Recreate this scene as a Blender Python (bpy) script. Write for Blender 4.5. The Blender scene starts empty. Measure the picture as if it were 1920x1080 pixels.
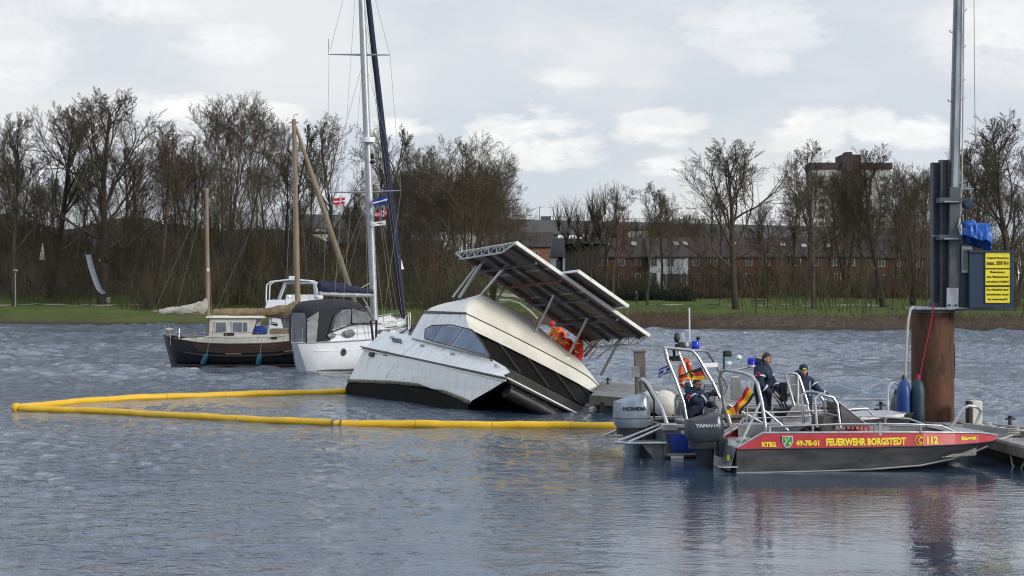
import bpy, bmesh, math, random
import numpy as np
from mathutils import Vector as V, Matrix, noise
random.seed(7); np.random.seed(7)
S = bpy.context.scene
COL = S.collection
# ---------------------------------------------------------------- camera
CH, FP, HY = 3.4, 3000.0, 545.0
cam = bpy.data.objects.new('camera', bpy.data.cameras.new('camera'))
COL.objects.link(cam); S.camera = cam
cam.location = (0, 0, CH); cam.rotation_euler = (math.radians(90), 0, 0)
cam.data.lens = FP/1920*36; cam.data.sensor_width = 36; cam.data.shift_y = 5/1920
cam.data.clip_start = .5; cam.data.clip_end = 6000
def W(px, py, Y): return V(((px-960)/FP*Y, Y, CH-(py-HY)/FP*Y))
def WX(px, Y): return (px-960)/FP*Y
# ---------------------------------------------------------------- light
SUN = V((.80, -.50, .27)).normalized()
sun = bpy.data.objects.new('sun', bpy.data.lights.new('sun', 'SUN')); COL.objects.link(sun)
sun.data.energy = 2.1; sun.data.angle = math.radians(14); sun.data.color = (1, .93, .83)
sun.rotation_euler = SUN.to_track_quat('Z', 'Y').to_euler()
S.view_settings.view_transform = 'Standard'; S.view_settings.look = 'None'
S.view_settings.exposure = 0.24; S.view_settings.gamma = 1
S.cycles.filter_width = 1.15; S.cycles.caustics_reflective = False; S.cycles.caustics_refractive = False; S.cycles.sample_clamp_indirect = 3.0
wd = bpy.data.worlds.new('World'); S.world = wd; wd.use_nodes = True
nt = wd.node_tree; nt.nodes.clear()
class NT:
    def __init__(s, nt): s.nt = nt
    def n(s, t, **k):
        x = s.nt.nodes.new(t)
        for a, b in k.items(): setattr(x, a, b)
        return x
    def put(s, x, sock, val):
        if val is None: return
        if isinstance(val, bpy.types.NodeSocket): s.nt.links.new(val, x.inputs[sock])
        else: x.inputs[sock].default_value = val
    def math(s, op, a, b=None, c=None, clamp=False):
        x = s.n('ShaderNodeMath', operation=op, use_clamp=clamp)
        s.put(x, 0, a); s.put(x, 1, b); s.put(x, 2, c); return x.outputs[0]
    def noise(s, vec, scale, detail=4, rough=.55, dist=0):
        x = s.n('ShaderNodeTexNoise'); s.put(x, 'Vector', vec); s.put(x, 'Scale', scale)
        s.put(x, 'Detail', detail); s.put(x, 'Roughness', rough); s.put(x, 'Distortion', dist); return x.outputs['Fac']
    def rng(s, v, a, b, c=0., d=1., smooth=True):
        x = s.n('ShaderNodeMapRange', interpolation_type='SMOOTHSTEP' if smooth else 'LINEAR')
        s.put(x, 0, v); s.put(x, 1, a); s.put(x, 2, b); s.put(x, 3, c); s.put(x, 4, d); return x.outputs[0]
    def mix(s, f, a, b, mode='MIX'):
        x = s.n('ShaderNodeMix', data_type='RGBA', blend_type=mode)
        s.put(x, 0, f)
        for i, q in ((6, a), (7, b)):
            s.put(x, i, q if isinstance(q, bpy.types.NodeSocket) else (*q[:3], 1))
        return x.outputs[2]
w = NT(nt)
tc = w.n('ShaderNodeTexCoord').outputs['Generated']
sp = w.n('ShaderNodeSeparateXYZ'); w.put(sp, 0, tc)
az = w.math('ARCTAN2', sp.outputs[0], sp.outputs[1]); el = w.math('ARCSINE', sp.outputs[2])
mp = w.n('ShaderNodeMapping'); w.put(mp, 'Vector', tc); mp.inputs['Scale'].default_value = (1, 1, 2.6)
n1 = w.noise(mp.outputs[0], 26, 6, .6, .3)
n2 = w.noise(mp.outputs[0], 5.5, 5, .55, .2)
n3 = w.noise(mp.outputs[0], 2.2, 4, .5)
n4 = w.noise(mp.outputs[0], 70, 4, .6)
edge = w.math('ADD', w.math('MULTIPLY', w.math('SUBTRACT', n1, .5), 4.6), w.math('MULTIPLY', w.math('SUBTRACT', n4, .5), 1.6))
mask = None
for (px, py, wx, wy) in ((1010,268,105,58),(930,258,60,42),(1235,240,85,36),(430,88,95,38),(25,115,100,75),(335,208,80,28),(500,215,70,24),(745,238,60,22),
        (1515,250,75,38),(1640,252,48,36),(1722,258,60,34),(1250,312,55,20),(1420,60,130,50),(1850,80,110,70),(1430,120,60,25),(240,20,160,35),(1060,150,60,22),(860,330,60,25)):
    a0, e0 = math.atan((px-960)/FP), math.atan((HY-py)/FP)
    dx = w.math('DIVIDE', w.math('SUBTRACT', az, a0), wx/FP); dy = w.math('DIVIDE', w.math('SUBTRACT', el, e0), wy/FP)
    d = w.math('ADD', w.math('MULTIPLY', dx, dx), w.math('MULTIPLY', dy, dy))
    m = w.rng(w.math('ADD', d, edge), 1.5, .05)
    soft = .95 if py > 180 else .55
    m = w.math('MULTIPLY', m, soft)
    mask = m if mask is None else w.math('MAXIMUM', mask, m)
gen = w.math('MULTIPLY', w.rng(n2, .50, .64), w.rng(el, .17, .35))       # the same cumulus goes on above the frame
mask = w.math('MAXIMUM', mask, w.math('MULTIPLY', gen, .7))
veil = w.mix(w.rng(n2, .38, .62), (.565, .61, .675), (.70, .712, .73))
veil = w.mix(w.math('MULTIPLY', w.rng(el, .16, .42), .8), veil, (.42, .57, .82))
veil = w.mix(w.rng(el, .6, 1.2), veil, (.95, .98, 1.02))
ccol = w.mix(w.rng(n1, .36, .62), (.77, .775, .78), (.93, .925, .91))
cloud = w.mix(mask, veil, ccol)
sky = w.n('ShaderNodeTexSky', sky_type='NISHITA', sun_disc=False)
sky.sun_elevation = math.asin(SUN.z); sky.sun_rotation = math.atan2(SUN.x, SUN.y)
b1 = w.n('ShaderNodeBackground'); w.put(b1, 0, sky.outputs[0]); b1.inputs[1].default_value = .1
b2 = w.n('ShaderNodeBackground'); w.put(b2, 0, cloud); b2.inputs[1].default_value = 1.0
ms = w.n('ShaderNodeMixShader'); w.put(ms, 0, w.rng(n3, .34, .50, .88, .98)); nt.links.new(b1.outputs[0], ms.inputs[1]); nt.links.new(b2.outputs[0], ms.inputs[2])
nt.links.new(ms.outputs[0], w.n('ShaderNodeOutputWorld').inputs[0])
# ---------------------------------------------------------------- materials
def mat(name, col, rough=.6, metal=0., var=.12, scale=3., col2=None, f2=None, bump=0., bscale=20., spec=.5, trans=0., island=0., alpha=None, stretch=None):
    """procedural material: base colour broken up by two noises, optional second colour (dirt), bump"""
    m = bpy.data.materials.new(name); m.use_nodes = True; t = NT(m.node_tree)
    p = m.node_tree.nodes['Principled BSDF']
    co = t.n('ShaderNodeTexCoord').outputs['Object']
    if stretch:
        mm = t.n('ShaderNodeMapping'); t.put(mm, 'Vector', co); mm.inputs['Scale'].default_value = stretch; co = mm.outputs[0]
    a = t.noise(co, scale, 5, .6); v = t.rng(a, .3, .7, 1-var, 1+var*.6)
    if island:
        g = t.n('ShaderNodeNewGeometry').outputs['Random Per Island']
        v = t.math('MULTIPLY', v, t.rng(g, 0., 1., 1-island, 1+island, False))
    vv = t.n('ShaderNodeCombineXYZ')
    for i in range(3): t.put(vv, i, v)
    c = t.mix(1., col, vv.outputs[0], 'MULTIPLY')
    if col2:
        b = t.noise(co, scale*2.3, 6, .65, .4); lo, hi = f2 or (.55, .7)
        c = t.mix(t.rng(b, lo, hi), c, col2)
    t.put(p, 'Base Color', c); t.put(p, 'Metallic', metal)
    t.put(p, 'Roughness', t.rng(a, .3, .7, max(.03, rough-.07), min(1, rough+.09)))
    p.inputs['Specular IOR Level'].default_value = spec
    if trans: p.inputs['Transmission Weight'].default_value = trans
    if alpha: p.inputs['Alpha'].default_value = alpha
    if bump:
        bn = t.n('ShaderNodeBump'); bn.inputs['Strength'].default_value = bump; bn.inputs['Distance'].default_value = .02
        t.put(bn, 'Height', t.noise(co, bscale, 4, .6)); t.put(p, 'Normal', bn.outputs[0])
    return m
M = {}
def dm(k, *a, **kw): M[k] = mat(k, *a, **kw)
dm('gelcoat', (.79,.79,.76), .32, var=.10, scale=1.9, col2=(.50,.47,.37), f2=(.54,.74), stretch=(1.6,1.6,.35))
dm('gelcoat_cream', (.82,.79,.70), .35, var=.10, scale=1.1, col2=(.55,.51,.40), f2=(.60,.82))
dm('white_paint', (.74,.75,.76), .28, var=.05)
dm('foul', (.010,.009,.007), .8, var=.5, scale=5, col2=(.035,.033,.022), f2=(.52,.72), bump=.8, bscale=12, stretch=(2.5,2.5,.5), spec=.12)
dm('algae', (.16,.15,.085), .7, var=.4, scale=6, col2=(.06,.06,.04), bump=.4)
dm('stripe_grey', (.07,.065,.06), .5, var=.3, scale=4, col2=(.2,.19,.17), f2=(.55,.8))
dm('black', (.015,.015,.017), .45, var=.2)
dm('rubber', (.02,.02,.02), .7, var=.2)
dm('dark_inside', (.028,.027,.024), .8, var=.4, scale=3)
dm('glass_dark', (.02,.025,.03), .06, var=.2, spec=.8)
dm('glass_shaded', (.010,.009,.008), .6, var=.4, spec=.08)  # dark windscreen tint, deepened and dulled to carry the shade under the roof lip
dm('glass_blue', (.09,.13,.20), .08, var=.4, scale=2, spec=.9)
dm('glass_clear', (.35,.38,.38), .1, var=.1, alpha=.38, spec=.7)
dm('glass_smoke', (.12,.12,.13), .15, var=.3, alpha=.72, spec=.6)
dm('alu', (.50,.50,.50), .38, .85, var=.12, scale=4, bump=.05)
dm('alu_dull', (.30,.30,.30), .5, .8, var=.25, scale=3, col2=(.20,.20,.19), f2=(.5,.8), stretch=(.6,1,2.5))
dm('alu_hull', (.13,.13,.132), .42, .75, var=.3, scale=2.2, col2=(.08,.08,.08), f2=(.5,.75), stretch=(.4,1,1.6))
dm('steel_pale', (.38,.40,.42), .45, .6, var=.2, scale=6, col2=(.22,.2,.17), f2=(.6,.8))
dm('steel_beam', (.085,.095,.11), .55, .4, var=.3, scale=3, col2=(.12,.08,.055), f2=(.62,.8))
dm('galv', (.30,.33,.36), .5, .5, var=.3, scale=5, stretch=(1,1,.3))
dm('rust', (.11,.047,.023), .8, .1, var=.45, scale=3.2, col2=(.035,.020,.014), f2=(.44,.72), bump=.5, bscale=14, stretch=(1,1,.25))
dm('red_paint', (.46,.035,.045), .35, var=.1, scale=3)
dm('yellow_letter', (.85,.72,.03), .5, var=.04)
dm('white_letter', (.60,.62,.64), .5, var=.04)
dm('boom_yellow', (.78,.46,.012), .42, var=.12, scale=1.6, col2=(.42,.25,.03), f2=(.66,.85), bump=.5, bscale=11)
dm('sign_yellow', (.80,.68,.02), .45, var=.05)
dm('sign_black', (.02,.02,.02), .6, var=.05)
dm('blue_panel', (.012,.03,.21), .35, var=.08)
dm('blue_box', (.008,.03,.07), .6, var=.2, scale=4)
dm('blue_tarp', (.005,.10,.42), .42, var=.2, scale=5, bump=.5, bscale=6)
dm('fender_blue', (.005,.05,.22), .4, var=.12)
dm('fender_teal', (.010,.038,.062), .5, var=.2)
dm('fender_grey', (.12,.13,.14), .6, var=.2)
dm('fender_white', (.62,.60,.52), .5, var=.12, scale=8, col2=(.35,.32,.25), f2=(.55,.75))
dm('beacon_blue', (.005,.03,.50), .15, var=.05)
dm('honda_grey', (.27,.32,.38), .3, .3, var=.04)
dm('yamaha_grey', (.055,.065,.08), .28, .3, var=.06)
dm('motor_dark', (.03,.035,.042), .45, .2, var=.2)
dm('navy_cloth', (.012,.024,.055), .85, var=.3, scale=14, bump=.4, bscale=16)
dm('navy_sail', (.012,.018,.045), .8, var=.25, scale=9, bump=.4)
dm('trousers', (.014,.022,.045), .85, var=.3, scale=14, bump=.4, bscale=16)
dm('teal_hood', (.01,.10,.14), .8, var=.15)
dm('skin', (.50,.30,.22), .55, var=.08)
dm('hair', (.055,.03,.018), .7, var=.3, scale=30)
dm('reflective', (.55,.57,.6), .4, var=.05)
dm('badge_red', (.55,.03,.06), .5, var=.05)
dm('hivis_orange', (.85,.13,.02), .7, var=.12, bump=.3)
dm('hivis_red', (.60,.02,.02), .7, var=.2, bump=.3)
dm('hivis_yellow', (.70,.78,.03), .6, var=.08)
dm('orange_ring', (.78,.13,.035), .5, var=.12)
dm('wood_spar', (.27,.20,.12), .5, var=.25, scale=8, stretch=(1,1,.2))
dm('wood_dark', (.055,.026,.015), .55, var=.4, scale=5, stretch=(.25,1,2), col2=(.05,.025,.015), f2=(.5,.7))
dm('hull_navy', (.008,.011,.018), .3, var=.2)
dm('sail_grey', (.46,.43,.37), .85, var=.25, scale=5, bump=.6, bscale=7)
dm('sail_tan', (.26,.19,.10), .85, var=.3, scale=5, bump=.6, bscale=7)
dm('cream', (.68,.65,.54), .45, var=.08)
dm('canvas_dark', (.018,.020,.026), .85, var=.2, bump=.3)
dm('vinyl', (.17,.175,.185), .2, var=.3, scale=2, spec=.7)
dm('vinyl_clear', (.55,.56,.57), .2, var=.3, scale=2, alpha=.55)
dm('inflatable', (.60,.60,.60), .5, var=.1)
dm('rope_pale', (.45,.43,.36), .8, var=.15)
dm('rope_red', (.35,.015,.04), .8, var=.15)
dm('wire', (.18,.18,.18), .5, .5, var=.1)
dm('wire_tan', (.30,.22,.15), .6, var=.1)
dm('plank', (.27,.26,.25), .8, var=.3, scale=2.5, stretch=(1,1,1), col2=(.2,.19,.18), f2=(.5,.7), bump=.2)
dm('timber_dark', (.05,.045,.035), .85, var=.4, scale=4, bump=.5)
dm('post_wood', (.15,.13,.11), .85, var=.35, scale=6, bump=.5, stretch=(1,1,.3))
dm('cell_back', (.10,.082,.070), .6, var=.45, scale=2.5, col2=(.045,.04,.037), f2=(.48,.66))
dm('rail_rusty', (.15,.06,.035), .7, var=.4, scale=6)
dm('cell_front', (.02,.022,.035), .2, var=.1)
dm('flag_red', (.55,.012,.03), .8, var=.1)
dm('flag_white', (.75,.75,.75), .8, var=.05)
dm('flag_black', (.02,.02,.02), .8, var=.1)
dm('flag_gold', (.80,.42,.01), .8, var=.1)
dm('flag_blue', (.015,.045,.25), .8, var=.1)
dm('crest_green', (.04,.25,.07), .6, var=.1)
dm('bark', (.046,.038,.026), .95, var=.35, scale=1.5, bump=.6, bscale=6)
dm('bark_light', (.085,.070,.050), .95, var=.35, scale=1.5, bump=.5, bscale=6)
dm('twig', (.072,.058,.036), .95, var=.25, scale=.5)
dm('twig_olive', (.095,.075,.046), .95, var=.25, scale=.4)
dm('twig_red', (.105,.062,.038), .95, var=.2, scale=.4)
dm('brush', (.066,.054,.028), .95, var=.35, scale=.12, island=.45)
dm('brush_warm', (.105,.064,.040), .95, var=.25, scale=.3, island=.4)
dm('ivy', (.020,.030,.012), .9, var=.4, scale=.6, island=.4)
dm('reed', (.10,.085,.05), .95, var=.3, scale=.3, island=.5)
dm('brick', (.085,.036,.026), .85, var=.25, scale=.8, col2=(.07,.035,.028), f2=(.5,.8))
dm('brick_light', (.22,.10,.065), .85, var=.2, scale=.8)
dm('brick_high', (.055,.038,.038), .85, var=.15)
dm('render_grey', (.40,.43,.46), .8, var=.08)
dm('render_white', (.62,.60,.54), .8, var=.08)
dm('render_beige', (.42,.41,.37), .85, var=.15, scale=.3)
dm('roof_tile', (.040,.029,.026), .8, var=.25, scale=1.2)
dm('roof_slate', (.030,.034,.042), .6, var=.2)
dm('window_frame', (.38,.38,.36), .6, var=.05)
dm('pane', (.04,.045,.05), .12, var=.5, scale=.4, spec=.8)
dm('concrete_far', (.13,.13,.135), .9, var=.15, scale=.1)
dm('path_mat', (.26,.23,.19), .9, var=.15, scale=.6)
# ---------------------------------------------------------------- mesh builder
def frame_of(d):
    d = V(d).normalized(); a = V((0,0,1)) if abs(d.z) < .9 else V((1,0,0))
    s = d.cross(a).normalized(); return s, s.cross(d).normalized()
class MB:
    def __init__(s): s.v = []; s.f = []; s.m = []
    def add(s, vs, fs, mi=0):
        o = len(s.v); s.v += [V(p) for p in vs]
        for f in fs: s.f.append([i+o for i in f]); s.m.append(mi)
        return s
    def box(s, c, d, R=None, mi=0):
        c = V(c); h = V(d)/2
        vs = [V((x*h.x, y*h.y, z*h.z)) for x in (-1,1) for y in (-1,1) for z in (-1,1)]
        if R is not None: vs = [R @ p for p in vs]
        return s.add([c+p for p in vs], [(0,1,3,2),(4,6,7,5),(0,4,5,1),(2,3,7,6),(0,2,6,4),(1,5,7,3)], mi)
    def bar(s, a, b, wd, th, up=(0,0,1), mi=0):
        a, b = V(a), V(b); d = b-a; L = d.length; d.normalize(); u = V(up); y = u.cross(d).normalized(); z = d.cross(y)
        R = Matrix((d, y, z)).transposed(); return s.box((a+b)/2, (L, wd, th), R, mi)
    def tube(s, pts, r, n=8, mi=0, cap=True, closed=False):
        pts = [V(p) for p in pts]; k = len(pts); rr = r if isinstance(r, (list, tuple)) else [r]*k
        rings = []; nrm = None
        for i, p in enumerate(pts):
            if closed: d = pts[(i+1) % k]-pts[i-1]
            else: d = pts[min(i+1, k-1)]-pts[max(i-1, 0)]
            d.normalize()
            if nrm is None: nrm = frame_of(d)[0]
            nrm = (nrm-d*nrm.dot(d)).normalized(); b = d.cross(nrm)
            rings.append([p+(nrm*math.cos(2*math.pi*j/n)+b*math.sin(2*math.pi*j/n))*rr[i] for j in range(n)])
        vs = [q for R in rings for q in R]; fs = []
        for i in range(k if closed else k-1):
            i2 = (i+1) % k
            for j in range(n): fs.append((i*n+j, i*n+(j+1) % n, i2*n+(j+1) % n, i2*n+j))
        if cap and not closed: fs += [tuple(range(n))[::-1], tuple((k-1)*n+j for j in range(n))]
        return s.add(vs, fs, mi)
    def loft(s, secs, mi=0, closed=True, cap=True):
        n = len(secs[0]); vs = [q for R in secs for q in R]; fs = []
        for i in range(len(secs)-1):
            for j in range(n if closed else n-1): fs.append((i*n+j, i*n+(j+1) % n, (i+1)*n+(j+1) % n, (i+1)*n+j))
        if cap: fs += [tuple(range(n))[::-1], tuple((len(secs)-1)*n+j for j in range(n))]
        return s.add(vs, fs, mi)
    def prism(s, poly, vec, mi=0):
        poly = [V(p) for p in poly]; return s.loft([poly, [p+V(vec) for p in poly]], mi)
    def quad(s, a, b, c, d, mi=0): return s.add([a, b, c, d], [(0,1,2,3)], mi)
    def ell(s, c, r, seg=14, rings=9, R=None, mi=0):
        c = V(c); secs = []
        for i in range(rings+1):
            t = math.pi*i/rings; q = max(math.sin(t), .01)
            ring = [V((r[0]*q*math.cos(2*math.pi*j/seg), r[1]*q*math.sin(2*math.pi*j/seg), r[2]*math.cos(t))) for j in range(seg)]
            secs.append([c+(R @ p if R is not None else p) for p in ring])
        return s.loft(secs, mi)
    def lathe(s, prof, c=(0,0,0), ax=(0,0,1), seg=16, mi=0):
        c = V(c); d = V(ax).normalized(); a, b = frame_of(d)
        return s.loft([[c+d*z+(a*math.cos(2*math.pi*j/seg)+b*math.sin(2*math.pi*j/seg))*max(r, .001) for j in range(seg)] for r, z in prof], mi)
    def grid(s, fn, nu, nv, mi=0):
        vs = [fn(i/nu, j/nv) for i in range(nu+1) for j in range(nv+1)]
        return s.add(vs, [(i*(nv+1)+j, (i+1)*(nv+1)+j, (i+1)*(nv+1)+j+1, i*(nv+1)+j+1) for i in range(nu) for j in range(nv)], mi)
    def build(s, name, mats, parent=None, world=False, smooth=True, bevel=0., solid=0.):
        if not isinstance(mats, (list, tuple)): mats = [mats]
        me = bpy.data.meshes.new(name)
        vs = s.v
        if world and parent is not None:
            I = TM[parent.name].inverted(); vs = [I @ p for p in vs]
        me.from_pydata([tuple(p) for p in vs], [], s.f)
        for m in mats: me.materials.append(M[m] if isinstance(m, str) else m)
        if len(mats) > 1: me.polygons.foreach_set('material_index', s.m)
        bm = bmesh.new(); bm.from_mesh(me); bmesh.ops.recalc_face_normals(bm, faces=bm.faces); bm.to_mesh(me); bm.free()
        if smooth:
            me.polygons.foreach_set('use_smooth', [True]*len(me.polygons)); me.set_sharp_from_angle(angle=math.radians(38))
        o = bpy.data.objects.new(name, me); COL.objects.link(o)
        if parent is not None: o.parent = parent
        if solid:
            q = o.modifiers.new('solid', 'SOLIDIFY'); q.thickness = solid; q.offset = 0
        if bevel:
            q = o.modifiers.new('bevel', 'BEVEL'); q.width = bevel; q.segments = 2; q.limit_method = 'ANGLE'
        return o
TM = {}
def tag(o, label, cat, group=None):
    o['label'] = label; o['category'] = cat
    if group: o['group'] = group
    return o
def thing(name, label, cat, loc=(0,0,0), R=None, group=None):
    e = bpy.data.objects.new(name, None); COL.objects.link(e); e.empty_display_size = .3
    m = Matrix.Translation(V(loc)) @ (R.to_4x4() if R is not None else Matrix.Identity(4))
    e.matrix_world = m; TM[e.name] = m
    return tag(e, label, cat, group)
def kind(o, k='structure'): o['kind'] = k; return o
def copy_tree(o, parent=None):
    c = o.copy(); COL.objects.link(c)
    if parent is not None: c.parent = parent
    for ch in KIDS.get(o.name, []): copy_tree(ch, c)
    return c
KIDS = {}
def heading(hx, hy):
    x = V((hx, hy, 0)).normalized(); z = V((0,0,1)); y = z.cross(x); return Matrix((x, y, z)).transposed()
def text(s_, size, org, xd, up, m, parent, world=False, sx=1., ext=.002, name='lettering', align='LEFT', offset=0., space=1.):
    cu = bpy.data.curves.new('t', 'FONT'); cu.body = s_; cu.size = size; cu.extrude = ext; cu.align_x = align; cu.resolution_u = 2
    cu.offset = offset; cu.space_character = space
    o = bpy.data.objects.new('t', cu); COL.objects.link(o)
    bpy.context.view_layer.update()
    me = bpy.data.meshes.new_from_object(o.evaluated_get(bpy.context.evaluated_depsgraph_get())); bpy.data.objects.remove(o)
    xd = V(xd).normalized(); up = V(up); up = (up-xd*up.dot(xd)).normalized(); n = xd.cross(up)
    me.transform(Matrix.Translation(V(org)) @ Matrix((xd, up, n)).transposed().to_4x4() @ Matrix.Diagonal((sx, 1, 1, 1)))
    if world and parent is not None: me.transform(TM[parent.name].inverted())
    me.materials.clear(); me.materials.append(M[m]); me.name = name
    q = bpy.data.objects.new(name, me); COL.objects.link(q); q.parent = parent; return q
def sm(a, b, x):
    t = np.clip((x-a)/(b-a), 0, 1); return t*t*(3-2*t)
def fastmesh(name, verts, quads, mats, mi=None, parent=None, smooth=False):
    me = bpy.data.meshes.new(name); nv, nf = len(verts), len(quads)
    me.vertices.add(nv); me.vertices.foreach_set('co', np.asarray(verts, dtype=np.float32).ravel())
    k = quads.shape[1]
    me.loops.add(nf*k); me.loops.foreach_set('vertex_index', np.asarray(quads, dtype=np.int32).ravel())
    me.polygons.add(nf); me.polygons.foreach_set('loop_start', np.arange(0, nf*k, k, dtype=np.int32))
    me.polygons.foreach_set('loop_total', np.full(nf, k, dtype=np.int32))
    if smooth: me.polygons.foreach_set('use_smooth', np.ones(nf, dtype=bool))
    for m in mats: me.materials.append(M[m] if isinstance(m, str) else m)
    me.update(calc_edges=True)
    o = bpy.data.objects.new(name, me); COL.objects.link(o)
    if parent is not None: o.parent = parent
    return o
def lerp(a, b, t): return V(a)+(V(b)-V(a))*t
# ================================================================ WATER
def build_water():
    rows = [6.]
    while rows[-1] < 172: rows.append(rows[-1]+max(.035, rows[-1]*.0031))
    Y = np.array(rows); nr = len(Y)
    core = np.linspace(-.345, .345, 640)
    side = np.array([.36,.38,.42,.5,.65,.9,1.3,2.])
    T = np.concatenate([-side[::-1], core, side]); nc = len(T)
    YY = Y[:, None]+0*T[None, :]; XX = YY*T[None, :]
    rng = np.random.RandomState(3); Z = np.zeros_like(XX)
    # calm lee in front of the boats, chop behind the pontoon and towards the far shore
    back = sm(40, 60, YY+XX*.9)
    right_lee = sm(-3, 4, XX)*(1-sm(31, 38, YY))
    amp_s = .70+.6*back-.55*right_lee
    amp_l = .14+1.5*back-.11*right_lee
    gust = .75+.5*(np.sin(XX*.21+YY*.083+1.3)*.5+np.sin(-XX*.11+YY*.19)*.5)
    for i in range(70):
        u = rng.rand(); lam = .32*(4.2/.32)**u
        ang = rng.normal(math.radians(205), .5 if lam > 1 else .9)
        k = 2*math.pi/lam; a = .0085*lam**1.05*(.6+.8*rng.rand())
        ph = rng.rand()*6.28; th = k*(XX*math.cos(ang)+YY*math.sin(ang))+ph+.6*np.sin(XX*.33*rng.rand()+YY*.27*rng.rand())
        s_ = np.sin(th); s_ = s_+.22*np.cos(2*th)
        fade = 1-sm(.18, .5, YY*.0031/lam)*.45
        Z += a*s_*fade*(amp_l if lam > 1.1 else amp_s)
    Z *= gust*.52
    co = np.stack([XX, YY, Z], -1).reshape(-1, 3)
    idx = np.arange(nr*nc).reshape(nr, nc)
    q = np.stack([idx[:-1, :-1], idx[:-1, 1:], idx[1:, 1:], idx[1:, :-1]], -1).reshape(-1, 4)
    m = bpy.data.materials.new('water'); m.use_nodes = True; t = NT(m.node_tree); p = m.node_tree.nodes['Principled BSDF']
    geo = t.n('ShaderNodeNewGeometry').outputs['Position']
    def noi(sx, sy, sc, det): 
        mm = t.n('ShaderNodeMapping'); t.put(mm, 'Vector', geo); mm.inputs['Scale'].default_value = (sx, sy, 1); mm.inputs['Rotation'].default_value = (0, 0, .25)
        return t.noise(mm.outputs[0], sc, det, .6, .15)
    xyz = t.n('ShaderNodeSeparateXYZ'); t.put(xyz, 0, geo)
    dist = xyz.outputs[1]
    lee = t.math('MULTIPLY', t.rng(xyz.outputs[0], -3., 4.), t.rng(dist, 37., 31.))
    a = noi(.8, 1.3, 5.5, 3); b = noi(.6, 1., 1.6, 3); patch = noi(.25, 1., .22, 3)
    bn = t.n('ShaderNodeBump'); bn.inputs['Distance'].default_value = .12
    t.put(bn, 'Height', t.math('ADD', a, t.math('MULTIPLY', b, 1.2)))
    st = t.math('MULTIPLY', t.rng(dist, 8., 60., .50, .8), t.rng(patch, .38, .62, .45, 1.25))
    t.put(bn, 'Strength', t.math('MULTIPLY', st, t.math('SUBTRACT', 1., t.math('MULTIPLY', lee, .84))))
    t.put(p, 'Normal', bn.outputs[0])
    f = noi(1., 1., 1.1, 5); cap = t.math('MULTIPLY', t.rng(f, .60, .68), t.rng(xyz.outputs[2], .13, .20))
    base = t.mix(patch, (.028, .052, .085), (.038, .064, .095))
    t.put(p, 'Base Color', t.mix(cap, base, (.6, .63, .65)))
    t.put(p, 'Roughness', t.mix(cap, (.04,)*3, (.7,)*3)); p.inputs['IOR'].default_value = 1.65; p.inputs['Specular IOR Level'].default_value = .85
    kind(fastmesh('water', co, q, [m], smooth=True))
build_water()
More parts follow.
